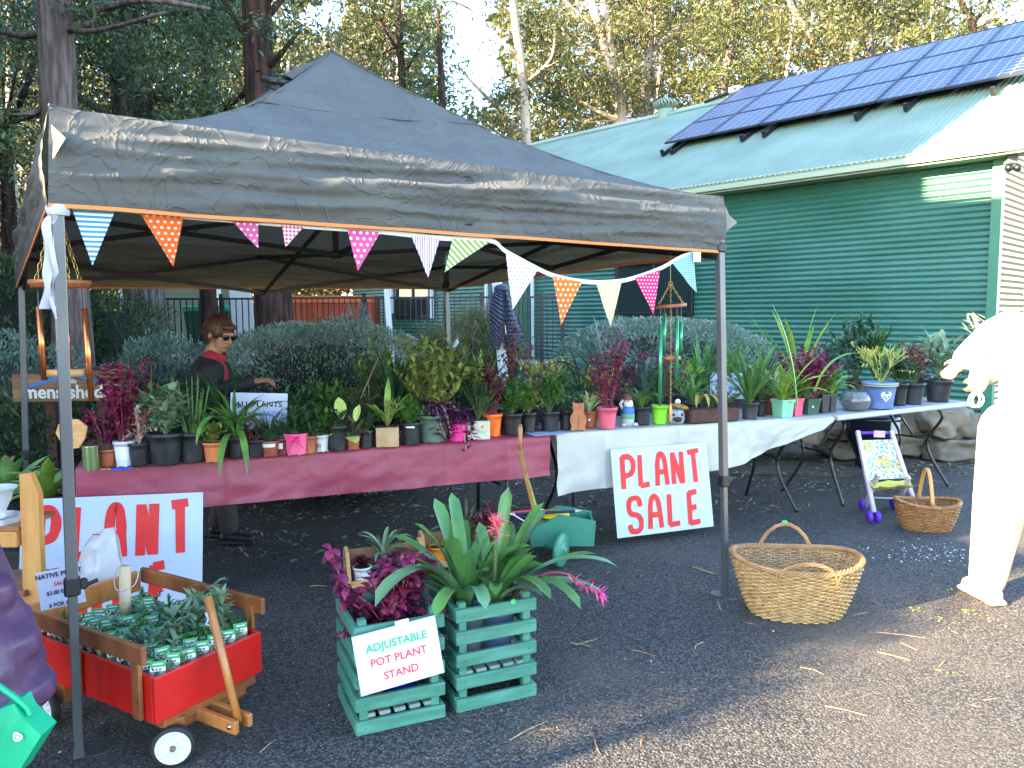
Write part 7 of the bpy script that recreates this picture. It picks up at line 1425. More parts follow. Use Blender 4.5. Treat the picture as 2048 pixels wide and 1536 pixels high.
for (xa, ya), (xb, yb), m_, lab in (((1030, 1028), (1150, 1022), pn, 'giant navy pencil laid across the green barrow'), ((1012, 1027), (1075, 1020), M('pencil_red', (.55, .04, .04), .35), 'giant red pencil beside the navy one on the barrow')):
    a, c = aty(xa, ya, 4.62), aty(xb, yb, 4.66); t_ = thing('giant_pencil', lab, 'pencil', (a + c) / 2); B().tube([a, c], .010, 6).build('shaft', m_, t_); B().tube([c, c + (c - a).normalized() * .022, c + (c - a).normalized() * .045], [.010, .005, .001], 6).build('tip', M('pencil_tip', (.62, .52, .30), .6), t_); B().tube([a - (c - a).normalized() * .015, a], .0095, 6).build('band', M('pencil_band', (.5, .35, .4), .5), t_)
q = aty(1045, 1045, 4.55); b = B(); b.tube([q + Vector((-.14 + .02 * i, 0, .03 + .025 * math.sin(i * .55))) for i in range(14)], .004, 6); tag(b.build('white_rope', white_m, None, True), 'white cord looping over the barrow edge', 'rope')
q = aty(1012, 1100, 4.35); t_ = thing('dark_planter', 'dark brown wooden tub behind the bromeliad leaves', 'planter', (q.x, 4.35, 0)); B().lathe((q.x, 4.38, 0), [(0, 0), (.10, 0), (.115, .22), (.118, .25), (.105, .25), (.10, .22), (0, .21)], 20).build('tub', M('tub_brown', (.05, .03, .025), .8), t_, True); b, s = B(), B(); fol_bush(b, s, Vector((q.x - .1, 4.36, .22)), .18, .2, random.Random(4), n=10, lw=.03); tag(b.build('foliage', BUR, t_), kind='stuff'); s.build('stems', stemB, t_)
# two small pine planters with pots
pine = M('pine_wood2', (.56, .33, .13), .5, (.46, .23, .08), 8, nstretch=(1.5, 1.5, 9), coat=.2)
def trough(c, ang, L, lab):
    rot = Matrix.Rotation(ang, 3, 'Z'); t_ = thing('pine_tray', lab, 'plant tray', c); 
    def p(a, b_, z_): return c + rot @ Vector((a, b_, z_))
    for e in (-1, 1): B().prism([(-.055, 0), (.055, 0), (.055, .20), (.03, .225), (-.01, .20), (-.055, .07)], -.010, .010, Matrix.Translation(p(e * L / 2, 0, 0)) @ rot.to_4x4() @ Matrix.Rotation(PI / 2, 4, 'Z')).build('end_panel', pine, t_)
    B().cbox(p(0, .05, .14), (L - .02, .014, .12), .002, rot).build('back_panel', M('pine_dark', (.26, .12, .06), .6), t_); B().cbox(p(0, -.052, .028), (L - .022, .014, .042), .002, rot).build('front_lip', pine, t_); B().cbox(p(0, 0, .012), (L - .022, .085, .012), .002, rot).build('base_panel', pine, t_)
    return p
pT = trough(Vector((-.72, 4.22, .01)), .42, .42, 'pine tray with three little pots behind the front crate')
t_, c, r_, h = P_(0, 0, 1, 1, (.66, .67, .70), None, 0, 0, None, 'dummy') if False else (None,) * 4
def small(c, r_, h, cc, fk, fh, fs, fm, lab, kw=None, ex=None):
    t_ = thing('potted_plant', lab, 'potted plant', c); b = B(); pot_mesh(b, c, r_, h); b.build('pot', potm(cc), t_, True); B().lathe(c + Z * h * .9, [(r_ * .93, 0), (0, .004)], 12).build('soil', potsoil, t_); b, s = B(), B(); FOL[fk](b, s, c + Z * h * .88, fh, fs, random.Random(int(abs(c.x) * 1000)), **(kw or {})); tag(b.build('foliage', fm, t_), kind='stuff')
    if s.v: s.build('stems', stemR if fm in (MAG, BUR) else stemG, t_)
    if ex: ex(t_, c, r_, h)
small(pT(-.13, -.01, .02), .052, .095, (.66, .67, .70), 'bush', .05, .09, BUR, 'white printed pot at the left end of the pine tray', dict(n=5), band(.40, .52, M('print_rust', (.5, .3, .25), .6), -2.1, -1.0)); small(pT(-.01, -.01, .02), .055, .13, (.035, .015, .07), 'strap', .22, .2, G5, 'dark purple pot with a pale green succulent in the pine tray', dict(n=14, w=.02)); small(pT(.12, 0, .02), .05, .10, (.62, .62, .63), 'bush', .06, .1, G1, 'white pot at the right end of the pine tray', dict(n=5))
pT = trough(Vector((-.38, 4.52, .01)), .42, .34, 'second pine tray partly hidden by bromeliad leaves'); small(pT(-.08, -.01, .02), .055, .11, (.75, .24, .02), 'spike', .10, .08, G1, 'orange square pot with a tiny yellow seedling in the second tray', dict(n=2)); small(pT(.06, -.01, .02), .06, .12, BLK, 'strap', .2, .25, G2, 'black pot in the second pine tray behind bromeliads', dict(n=12, w=.02))
small(Vector((-.28, 4.60, 0)), .07, .14, BLK, 'strap', .35, .3, lf('leaf_reddish', (.14, .10, .06), (.08, .10, .04)), 'reddish rosette plant on the ground under the pink cloth', dict(n=16, w=.02))
# ------------------------------------------------------------------ timber stand with urn at the left edge
t_ = thing('timber_stand', 'honey coloured timber stand at the left edge carrying a white urn', 'stand', (-2.0, 3.08, 0)); Yl = 3.08; up0, up1 = aty(66, 1195, Yl), aty(58, 945, Yl); hs = M('stand_wood', (.60, .30, .085), .45, (.48, .20, .05), 5, nstretch=(5, 5, .6), coat=.3)
b = B(); poly = [(up0.x - .040, 0.0), (up0.x + .040, 0.0), (up1.x + .042, up1.z - .085), (up1.x + .014, up1.z), (up1.x - .030, up1.z - .003)]; b.prism(poly, -.016, .016, Matrix.Translation((0, Yl, 0))); b.build('upright', hs, t_)
b = B(); b.prism([(x - .70, z_) for x, z_ in poly], -.016, .016, Matrix.Translation((0, Yl, 0))); b.build('upright', hs, t_)
q = aty(20, 1075, Yl); B().cbox((q.x - .27, Yl - .02, q.z), (.64, .035, .064), .004).build('rail', hs, t_); B().cbox((q.x - .27, Yl + .10, q.z + .042), (.65, .26, .02), .003).build('shelf', railw, t_); q2 = aty(35, 1182, Yl); B().cbox((q2.x - .27, Yl + .10, q2.z), (.65, .28, .025), .003).build('shelf', railw, t_)
zsh = q.z + .044; urn = M('urn_white', (.60, .61, .66), .45); c = Vector((aty(-4, 1000, Yl + .06).x, Yl + .06, zsh + .004)); t_ = thing('fluted_urn', 'white fluted urn at the left edge on the timber stand', 'urn', c)
B().lathe(c + Z * .018, [(0, 0), (.035, 0), (.030, .012), (.024, .025), (.032, .045), (.050, .085), (.053, .11), (.072, .125), (.075, .13), (.06, .13), (.05, .115), (0, .11)], 32, wob=lambda a, i: 1 + (.03 * math.cos(14 * a) if 3 < i < 7 else 0)).build('urn', urn, t_, True); t_ = thing('tray', 'shallow white tray beneath the fluted urn', 'tray', c)
b = B(); b.lathe(c + Vector((.0, -.01, .001)), [(0, 0), (.085, 0), (.098, .028), (.094, .028), (.082, .006), (0, .006)], 8); b.build('dish', urn, t_)
# light green bromeliads on the ground behind
for i, (px, Y, zt, lab) in enumerate(((95, 4.3, .18, 'lime green bromeliad right beside the timber stand top'), (20, 4.5, .20, 'pale green bromeliad with a brown dry flower at the left edge'))):
    q = aty(px, 1000, Y); t_ = thing('potted_plant', lab, 'potted plant', (q.x, Y, 0)); c = Vector((q.x, Y, .30)); b = B(); pot_mesh(b, c, .12, .18); b.build('pot', potm(BLK), t_, True); B().box((q.x, Y, .14), (.3, .3, .28)).build('crate_base', M('crate_black', (.015, .015, .016), .6), t_); rr = random.Random(i + 3)
    for k in range(17): B().leaf(c + Vector((0, 0, .16)), rr.uniform(0, 6.3), rr.uniform(.6, 1.4), rr.uniform(.22, .34), .07, rr.uniform(.4, 1.7), 8, 'oval', .35).build('leaf', G3 if i == 0 else lf('leaf_pale', (.16, .28, .09), (.09, .18, .06)), t_, True)
    b = B(); [b.leaf(c + Vector((.02, -.03, .30)), rr.uniform(0, 6.3), 1.2, .10, .03, .4, 4, 'oval', .4) for k in range(5)]; b.build('dried_flower', M('dried_pink', (.30, .14, .10), .7), t_)
q = aty(60, 985, 4.1); B().cbox((q.x - .1, 4.25, .13), (.9, .5, .26), .01).build('plant_crate', M('crate_black', (.015, .015, .016), .6)); tag(bpy.data.objects['plant_crate'], 'low black crate behind the left plant sale board', 'crate')
# ------------------------------------------------------------------ people
skin = M('skin', (.46, .24, .16), .5, (.38, .17, .11), 9); 
def caps(b, p, q, r0, r1, n=14, mi=0):
    p, q = Vector(p), Vector(q); b.tube([p, p.lerp(q, .5), q], [r0, (r0 + r1) / 2, r1], n, mi); b.ball(p, r0 * .995, n, mi); b.ball(q, r1 * .995, n, mi)
def chain_caps(b, pts, rs, n=14, mi=0):
    for i in range(len(pts) - 1): caps(b, pts[i], pts[i + 1], rs[i], rs[i + 1], n, mi)
def head(b, c, f, s=1.0, down=0.0):
    """c centre of the skull, f facing direction (unit), down = nod"""
    f = Vector(f).normalized(); up = Vector((0, 0, 1)); side = f.cross(up).normalized(); up = side.cross(f).normalized(); rot = Matrix((side, f, up)).transposed()
    def L(x, y, z_): return Vector(c) + rot @ (Vector((x, y, z_)) * s)
    b.ball(L(0, -.008, .02), (.076 * s, .092 * s, .090 * s), 20, rot=rot); b.ball(L(0, .022, -.035), (.062 * s, .066 * s, .070 * s), 18, rot=rot); b.ball(L(0, .052, -.088), (.030 * s, .026 * s, .022 * s), 12, rot=rot)
    b.ball(L(0, .078, .028), (.050 * s, .016 * s, .012 * s), 12, rot=rot); caps(b, L(0, .086, .012), L(0, .107, -.022), .008 * s, .013 * s, 10); b.ball(L(.012, .093, -.026), .009 * s, 8); b.ball(L(-.012, .093, -.026), .009 * s, 8)
    b.ball(L(0, .083, -.052), (.024 * s, .011 * s, .006 * s), 10, rot=rot); b.ball(L(0, .081, -.062), (.020 * s, .011 * s, .006 * s), 10, rot=rot)
    for e in (-1, 1): b.ball(L(.035 * e, .060, -.020), (.022 * s, .018 * s, .022 * s), 10, rot=rot); b.ball(L(.077 * e, -.006, -.008), (.009 * s, .020 * s, .030 * s), 10, rot=rot); b.ball(L(.030 * e, .078, .008), (.013 * s, .010 * s, .009 * s), 8, rot=rot)
    return L, rot
def hand(b, w, d, palm_n, s=1.0, curl=.6, spread=.10, thumb=1):
    """w wrist, d direction of the fingers, palm_n palm normal; unequal curled fingers and a side thumb"""
    d = Vector(d).normalized(); n_ = Vector(palm_n); n_ = (n_ - d * n_.dot(d)).normalized(); sd_ = d.cross(n_)
    rot = Matrix((sd_, d, n_)).transposed(); b.ball(Vector(w) + d * .045 * s, (.040 * s, .050 * s, .016 * s), 14, rot=rot); b.ball(Vector(w) + d * .012 * s, (.026 * s, .03 * s, .019 * s), 12, rot=rot)
    for i, (o, L) in enumerate(((-.030, .062), (-.010, .074), (.011, .070), (.030, .056))):
        p = Vector(w) + d * .082 * s + sd_ * o * s; dd = (d + sd_ * o * spread * 18).normalized(); ang = curl * (.8 + .12 * i); pts = [p]; 
        for k, ll in enumerate((.44, .32, .24)): a = ang * (k * .9 + .5); pts.append(pts[-1] + (dd * math.cos(a) + n_ * math.sin(a)) * L * ll * s)
        chain_caps(b, pts, [.0088 * s, .0082 * s, .0075 * s, .0066 * s], 8)
    p = Vector(w) + d * .022 * s - sd_ * .030 * s * thumb; t1 = p + (d * .7 - sd_ * .6 * thumb + n_ * .35).normalized() * .034 * s; t2 = t1 + (d * .9 - sd_ * .15 * thumb + n_ * .5).normalized() * .028 * s; chain_caps(b, [p, t1, t2], [.013 * s, .010 * s, .008 * s], 8)
# the seller behind the pink cloth
wm = thing('person', 'person in a dark jacket with red collar and sunglasses bending over the plants', 'person', (-1.95, 5.0, 0))
hc = aty(440, 668, 4.98); fdir = Vector((.80, -.38, -.36)).normalized(); b = B(); L, hr = head(b, hc, fdir, .96)
neck = hc + Vector((-.06, .02, -.13)); ch = hc + Vector((-.08, .03, -.30)); be = hc + Vector((-.06, .04, -.50)); pv = Vector((hc.x - .07, 5.05, .76))
shR = hc + Vector((-.02, -.14, -.235)); shL = hc + Vector((-.10, .20, -.235)); wrR = aty(509, 763, 4.80); elR = Vector((hc.x + .03, 4.80, wrR.z - .06)); wrL = hc + Vector((.22, .06, -.50)); elL = hc + Vector((-.02, .25, -.48))
def torso(b, k=0.0): b.ball(ch, (.125 + k, .165 + k, .16 + k), 20); b.ball(be, (.115 + k, .145 + k, .15 + k), 20); b.ball(pv, (.115 + k, .155 + k, .13 + k), 20); caps(b, ch, be, .115 + k, .115 + k); caps(b, be, pv, .115 + k, .12 + k); caps(b, shR + Vector((0, .05, 0)), shL - Vector((0, .05, 0)), .06 + k, .06 + k)
torso(b, -.02); caps(b, hc + Vector((-.015, .0, -.06)), neck, .05, .055); caps(b, neck, ch, .055, .06)
for s_, e_, w_ in ((shR, elR, wrR), (shL, elL, wrL)): chain_caps(b, [s_, e_, w_], [.045, .036, .026])
hand(b, wrR, (wrR - elR).normalized() + Vector((.0, -.1, -.12)), Vector((.1, .1, -1)), 1.0, .75, .08, -1); hand(b, wrL, (.9, -.3, -.4), Vector((0, 0, -1)), .95, .6)
hipR, hipL = pv + Vector((0, -.085, -.03)), pv + Vector((0, .085, -.03)); fR = at(478, 1088, 0) + Vector((0, .02, 0)); fR.z = 0; fL = fR + Vector((-.14, .16, 0)); knR = Vector((hipR.x + .06, hipR.y, .44)); knL = Vector((hipL.x + .05, hipL.y, .44)); anR = Vector((fR.x - .07, fR.y, .08)); anL = Vector((fL.x - .07, fL.y, .08))
for h_, k_, a_ in ((hipR, knR, anR), (hipL, knL, anL)): chain_caps(b, [h_, k_, a_], [.075, .05, .036]); caps(b, a_ + Vector((0, 0, -.03)), a_ + Vector((.13, -.02, -.045)), .035, .024)
remeshed(b, 'body', [skin], wm, .0065, 3)
jk = M('black_jacket', (.009, .009, .012), .8, (.014, .014, .019), 14, bump=.002, bscale=40)
b = B(); torso(b, .012)
for s_, e_, w_ in ((shR, elR, wrR.lerp(elR, .10)), (shL, elL, wrL.lerp(elL, .1))): chain_caps(b, [s_, e_, w_], [.066, .055, .044])
b.ball(be + Vector((-.01, -.01, -.14)), (.15, .18, .14), 16); remeshed(b, 'jacket', [jk], wm, .010, 4)
b = B(); cr = M('red_collar', (.32, .018, .04), .8); cc_ = neck + Vector((.01, 0, -.025)); 
b.lathe(cc_, [(.075, -.05), (.066, 0), (.058, .045), (.064, .05), (.073, .0), (.082, -.05)], 20, rot=Matrix.Rotation(.45, 3, 'Y')); b.build('collar', cr, wm, True)
b = B(); vs = []; base = ch + Vector((.10, -.085, .10)); pl = [(0, 0, 0), (.035, .06, .0), (.10, .02, -.22), (.085, -.03, -.25)]; b.ball(ch + Vector((.062, -.055, .03)), (.070, .060, .12), 16); b.build('jumper', cr, wm, True)
b = B(); b.tube(crom([ch + Vector((.06, -.135, .13)), ch + Vector((.115, -.13, .02)), ch + Vector((.135, -.10, -.12))], 5), .006, 6); b.build('zip_edge', M('zip_grey', (.25, .22, .18), .6), wm, True)
hairm = M('auburn_hair', (.045, .017, .010), .5, (.10, .036, .016), 30, nstretch=(3, 3, .5), bump=.003, bscale=60); b = B(); b.ball(L(0, -.018, .034), (.085, .098, .092), 22, rot=hr); b.ball(L(0, -.055, -.02), (.072, .055, .075), 16, rot=hr)
for e in (-1, 1): b.ball(L(.062 * e, .012, .022), (.020, .045, .045), 12, rot=hr)
b.ball(L(0, .058, .072), (.062, .032, .026), 14, rot=hr); 
rh = random.Random(2)
for _ in range(420):
    u = Vector((rh.gauss(0, 1), rh.gauss(-.25, 1), rh.gauss(.35, .8))).normalized(); p0 = L(u.x * .082, u.y * .095 - .02, u.z * .090 + .03)
    if u.y > .55 and u.z < .55: continue
    tg = hr @ Vector((u.x * .25, u.y * .25 + (.3 if u.y > 0 else -.1), -1 + u.z * .2)); tg.normalize(); pts = [p0, p0 + tg * .022 + hr @ u * .004, p0 + tg * .045 + hr @ u * rh.uniform(-.001, .007)]; b.tube(pts, [.0035, .003, .0012], 4)
hm = b.build('hair', hairm, wm, True)
b = B(); gm = M('sunglass_black', (.01, .008, .008), .12)
for e in (-1, 1): b.ball(L(.032 * e, .092, .010), (.027, .007, .020), 14, rot=hr); b.beam(L(.058 * e, .088, .014), L(.080 * e, .0, .010), .005, .010)
b.beam(L(-.012, .096, .016), L(.012, .096, .016), .006, .006); b.build('sunglasses', gm, wm, True); b = B(); b.ball(L(0, .091, -.056), (.020, .006, .007), 10, rot=hr); b.build('lips', M('lips', (.38, .06, .05), .5), wm, True)
tr_ = M('grey_trousers', (.055, .048, .048), .8, (.07, .06, .06), 20); b = B(); b.ball(pv, (.135, .175, .13), 16)
for h_, k_, a_ in ((hipR, knR, anR), (hipL, knL, anL)): chain_caps(b, [h_, k_, a_ + Z * .03], [.095, .075, .062])
remeshed(b, 'trousers', [tr_], wm, .012, 3); shm = M('shoe_black', (.012, .012, .014), .45)
for a_ in (anR, anL): b = B(); caps(b, a_ + Vector((-.02, 0, -.035)), a_ + Vector((.15, -.02, -.045)), .043, .034, 12); b.ball(a_ + Vector((0, 0, .0)), (.05, .045, .045), 12); b.box(a_ + Vector((.055, -.01, -.073)), (.26, .085, .014), Matrix.Rotation(-.12, 3, 'Z')); remeshed(b, 'shoe', [shm], wm, .007, 2)
# the visitor in full sun at the right edge, leaning over towards the bare table
mv = thing('person', 'person in pale sunlit clothes leaning toward the bare table at the right edge', 'person', (2.75, 3.9, 0))
ftA = Vector((2.50, 3.95, 0)); ftB = Vector((2.84, 3.72, 0)); knA, knB = Vector((2.545, 3.95, .50)), Vector((2.86, 3.78, .50)); hpA, hpB = Vector((2.60, 3.98, .90)), Vector((2.84, 3.84, .92)); pv = Vector((2.70, 3.93, .98)); ch = Vector((2.75, 4.06, 1.30))
sA, sB = Vector((2.74, 4.24, 1.42)), Vector((2.92, 4.0, 1.42)); hd = Vector((2.99, 4.36, 1.62)); b = B(); head(b, hd, (-.35, .85, -.4)); caps(b, hd - Vector((.02, .06, .1)), ch + Z * .12, .052, .06)
eA = aty(1988, 668, 4.30); wA = aty(1925, 722, 4.34); eB = Vector((2.80, 4.28, 1.22)); wB = aty(1958, 752, 4.25)
b.ball(ch, (.15, .13, .19), 18); b.ball(pv, (.15, .13, .14), 18); caps(b, pv, ch, .13, .13); chain_caps(b, [sA, eA, wA], [.05, .042, .030]); chain_caps(b, [sB, eB, wB], [.05, .04, .028]); hand(b, wA, (-.55, -.05, -.5), (.3, .8, -.3), 1.0, .7, .02); hand(b, wB, (-.3, .1, -.8), (0, .8, .1), .9, 1.2, .02)
for h_, k_, f_ in ((hpA, knA, ftA), (hpB, knB, ftB)): chain_caps(b, [h_, k_, f_ + Z * .09], [.085, .056, .04])
remeshed(b, 'body', [skin], mv, .009, 3); pale = M('pale_shirt', (.62, .60, .54), .8, bump=.012, bscale=7); palt = M('pale_trousers', (.50, .42, .31), .85, bump=.014, bscale=6)
b = B(); b.ball(ch, (.185, .165, .22), 18); b.ball(pv + Z * .06, (.185, .165, .16), 18); caps(b, pv, ch, .165, .165); caps(b, sA, sB, .085, .085); chain_caps(b, [sA, eA, wA.lerp(eA, .12)], [.10, .088, .07]); chain_caps(b, [sB, eB, wB.lerp(eB, .2)], [.095, .085, .07]); b.ball((eA + wB) / 2, (.09, .07, .10), 14); remeshed(b, 'shirt', [pale], mv, .013, 4)
b = B(); b.ball(pv - Z * .04, (.165, .15, .15), 18); chain_caps(b, [hpA, knA, ftA + Z * .11], [.15, .125, .088]); chain_caps(b, [hpB, knB, ftB + Z * .11], [.13, .11, .09]); remeshed(b, 'trousers', [palt], mv, .012, 4)
for f_ in (ftA, ftB): b = B(); caps(b, f_ + Vector((.0, -.06, .045)), f_ + Vector((-.02, .13, .04)), .044, .036, 12); b.box(f_ + Vector((-.01, .03, .012)), (.09, .28, .022), Matrix.Rotation(.08, 3, 'Z')); remeshed(b, 'shoe', [M('tan_shoe', (.62, .50, .40), .6)], mv, .008, 2)
b = B(); b.ball(hd + Vector((0, -.03, .03)), (.088, .10, .095), 14); b.build('hair', M('white_hair', (.7, .68, .62), .6), mv, True)
q = aty(1950, 765, 4.20); t_ = thing('shoulder_bag', 'pale cloth bag with white cord loops hanging from the visitor\'s arm', 'bag', q); b = B(); b.ball(q + Vector((.02, 0, .02)), (.055, .035, .085), 14); remeshed(b, 'bag', [pale], t_, .008, 2)
for dx in (0, .02): B().tube([q + Vector((dx - .005 + .030 * math.cos(a), -.01, -.095 + .038 * math.sin(a))) for a in [2 * PI * i / 16 for i in range(17)]], .0055, 6, cap=False).build('cord_loop', white_m, t_, True)
q = aty(1950, 650, 4.2); b = B(); rr = random.Random(6)
for i in range(26): b.leaf(q + Vector((rr.gauss(0, .02), rr.gauss(0, .02), rr.gauss(0, .02))), rr.uniform(1.8, 4.0), rr.uniform(.2, 1.3), rr.uniform(.04, .08), .012, rr.uniform(-.4, 1.2), 4, 'blade', .3)
tag(b.build('fern_sprig', M('pale_fern', (.65, .68, .45), .6, trans=.3)), 'frilly pale sprig held above the sunlit visitor\'s forearm', 'plant')
q = aty(1952, 722, 4.2); b = B(); 
for a, e, L_, dr in ((3.0, .1, .14, .6), (.3, .9, .08, .2), (-.4, -.6, .10, .3)): b.leaf(q + Vector((.05, 0, 0)), a, e, L_, .014, dr, 6, 'blade', .3)
tag(b.build('green_blade', G3), 'thin green blade across the sunlit visitor\'s hand', 'plant')
# the shopper in a purple puffer coat, mostly outside the frame
pu = thing('person', 'person in a long purple puffer coat at the bottom left corner', 'person', (-1.62, 2.1, 0)); C0 = Vector((-1.70, 2.10, 0)); b = B(); head(b, C0 + Vector((-.02, .0, 1.58)), (.7, .7, 0)); caps(b, C0 + Z * 1.48, C0 + Z * 1.38, .055, .06); b.ball(C0 + Z * 1.22, (.16, .12, .2), 16); b.ball(C0 + Z * .95, (.15, .12, .16), 16)
hb = C0 + Vector((.13, -.13, .48)); chain_caps(b, [C0 + Vector((.16, -.04, 1.32)), C0 + Vector((.19, -.1, 1.02)), C0 + Vector((.145, -.12, .74))], [.045, .04, .03]); hand(b, C0 + Vector((.145, -.12, .74)), (0, 0, -1), (0, 1, 0), 1.0, 1.3); chain_caps(b, [C0 + Vector((-.17, .04, 1.32)), C0 + Vector((-.2, .04, 1.0)), C0 + Vector((-.2, .1, .76))], [.045, .04, .03])
for e in (-.09, .07): chain_caps(b, [C0 + Vector((e, 0, .88)), C0 + Vector((e, .02, .46)), C0 + Vector((e, 0, .08))], [.08, .05, .036]); caps(b, C0 + Vector((e, 0, .04)), C0 + Vector((e + .03, .14, .035)), .038, .03)
remeshed(b, 'body', [skin], pu, .010, 2); puf = M('purple_puffer', (.070, .032, .078), .45, (.095, .045, .10), 6, bump=.006, bscale=11); b = B()
def cw(a, i): return 1 + .045 * math.sin(5 * a + .7 * i) + .03 * math.sin(9 * a - i * .5) + (.035 if i % 3 else -.02)
prof = [(0, .362), (.28, .36), (.325, .40), (.325, .46), (.305, .54), (.275, .62), (.25, .69), (.225, .76), (.205, .84), (.19, .92), (.18, 1.0), (.17, 1.1), (.17, 1.25), (.16, 1.35), (.10, 1.42), (.06, 1.46), (0, 1.462)]
b.lathe(C0, prof, 40, wob=cw)
for zz_, r_q in ((.42, .335), (.56, .305), (.71, .252), (.86, .208), (1.0, .19)): b.lathe(C0, [(r_q - .03, zz_ - .06), (r_q - .004, zz_ - .02), (r_q - .002, zz_ + .03), (r_q - .022, zz_ + .062)], 40, wob=cw)
for i in range(9): f = i / 8; q = (C0 + Vector((.17, -.04, 1.32))).lerp(C0 + Vector((.12, -.12, .78)), f); b.ball(q, (.07, .075, .055), 14)
for i in range(7): f = i / 6; q = (C0 + Vector((-.18, .04, 1.32))).lerp(C0 + Vector((-.21, .1, .82)), f); b.ball(q, (.07, .07, .055), 12)
remeshed(b, 'coat', [puf], pu, .011, 5); b = B(); b.ball(C0 + Vector((-.02, -.02, 1.62)), (.09, .10, .10), 14); b.build('hair', hairm, pu, True)
b = B()
for e in (-.09, .07): chain_caps(b, [C0 + Vector((e, 0, .5)), C0 + Vector((e, 0, .12))], [.08, .06])
remeshed(b, 'trousers', [tr_], pu, .012, 2)
for e in (-.09, .07): b = B(); caps(b, C0 + Vector((e, -.03, .045)), C0 + Vector((e + .03, .14, .04)), .044, .036); b.build('shoe', shm, pu, True)
q0, q1, q2, q3 = aty(50, 1425, 1.98), aty(92, 1463, 1.98), aty(40, 1545, 1.98), aty(-60, 1600, 1.98); t_ = thing('shopping_bag', 'bright green reusable bag hanging below the purple coat', 'bag', q0); gb = M('bag_green', (.0, .34, .16), .5, bump=.004, bscale=12)
ctr_ = [aty(38, 1400, 1.99), q0, q1, q2, q3, aty(-70, 1440, 1.99)]; b = B(); vs = [p + Vector((0, -.02, 0)) for p in ctr_] + [p + Vector((0, .05, 0)) for p in ctr_]; n = 6; b.add(vs, [tuple(range(n))[::-1], tuple(range(n, 2 * n))] + [(i, (i + 1) % n, (i + 1) % n + n, i + n) for i in range(n)]); b.build('bag', gb, t_)
q = aty(35, 1474, 1.955); b = B(); b.prism([(.013 * math.cos(a) * (1 + .1 * math.cos(3 * a)), .013 * math.sin(a) * (1 + .1 * math.cos(3 * a))) for a in [2 * PI * i / 20 for i in range(20)]], 0, .001, Matrix.Translation(q)); b.build('emblem', white_m, t_)
b = B(); b.tube([q + Vector((.007 * math.cos(a), -.001, .007 * math.sin(a) - .001)) for a in [PI * 1.8 * i / 10 for i in range(11)]], .0014, 4); b.build('emblem_mark', gb, t_); b = B(); b.tube(crom([C0 + Vector((.145, -.13, .66)), aty(30, 1395, 1.98), aty(60, 1430, 1.98)], 5), .008, 6); b.build('strap', gb, t_)
# ------------------------------------------------------------------ navy puffer jacket on the white post
nv = M('navy_puffer', (.018, .026, .055), .38, (.025, .034, .07), 5, sheen=.3); Yj = 7.50; t_ = thing('puffer_jacket', 'navy quilted puffer jacket hanging on the white post', 'jacket', aty(1010, 640, Yj))
def quilt(nm, lc, rc, n, dz, sg=.5):
    b = B(); vs = []; cols = 9
    for i in range(n * 6 + 1):
        f = i / (n * 6); 
        def lerp_(pl): 
            k = f * (len(pl) - 1); a = min(int(k), len(pl) - 2); u = k - a; return Vector((pl[a][0] + (pl[a + 1][0] - pl[a][0]) * u, pl[a][1] + (pl[a + 1][1] - pl[a][1]) * u))
        l_, r_ = lerp_(lc), lerp_(rc); bul = .020 * abs(math.sin(PI * f * n)) ** .6
        for j in range(cols): u = j / (cols - 1); p = aty(l_.x + (r_.x - l_.x) * u, l_.y + (r_.y - l_.y) * u, Yj); e = math.sin(PI * u) ** .6; p.y -= dz * e + bul * (e * .9 + .1); p.z += .004 * math.sin(u * 7); vs.append(p)
    m_ = len(vs); vs += [Vector((v.x, Yj + .05, v.z)) for v in vs[:m_]]; R__ = n * 6
    fs = [(i * cols + j, (i + 1) * cols + j, (i + 1) * cols + j + 1, i * cols + j + 1) for i in range(R__) for j in range(cols - 1)]; fs += [tuple(x + m_ for x in f[::-1]) for f in fs]; ed = [i * cols for i in range(R__ + 1)] + [R__ * cols + j for j in range(1, cols)] + [i * cols + cols - 1 for i in range(R__ - 1, -1, -1)] + [j for j in range(cols - 2, 0, -1)]
    fs += [(ed[i], ed[(i + 1) % len(ed)], ed[(i + 1) % len(ed)] + m_, ed[i] + m_) for i in range(len(ed))]; b.add(vs, fs); return b.build(nm, nv, t_, True)
quilt('sleeve', [(995, 571), (984, 590), (979, 620), (980, 655), (979, 690)], [(1010, 570), (1011, 600), (1010, 640), (1004, 680), (999, 700)], 17, .05)
quilt('body_panel', [(1006, 572), (1011, 610), (1008, 645), (1003, 672), (1010, 699)], [(1014, 574), (1024, 610), (1036, 640), (1048, 668), (1040, 678)], 14, .045)
quilt('back_panel', [(1020, 665), (1016, 690), (1020, 698)], [(1048, 668), (1048, 680), (1030, 700)], 3, .01); b = B(); b.ball(aty(1003, 578, Yj - .02), (.075, .05, .05), 14); b.build('hood', nv, t_, True)
b = B(); b.beam(aty(1010, 650, Yj - .09), aty(1012, 668, Yj - .09), .004, .004); b.build('zip_pull', M('steel', (.5, .5, .52), .25, metal=1), t_)
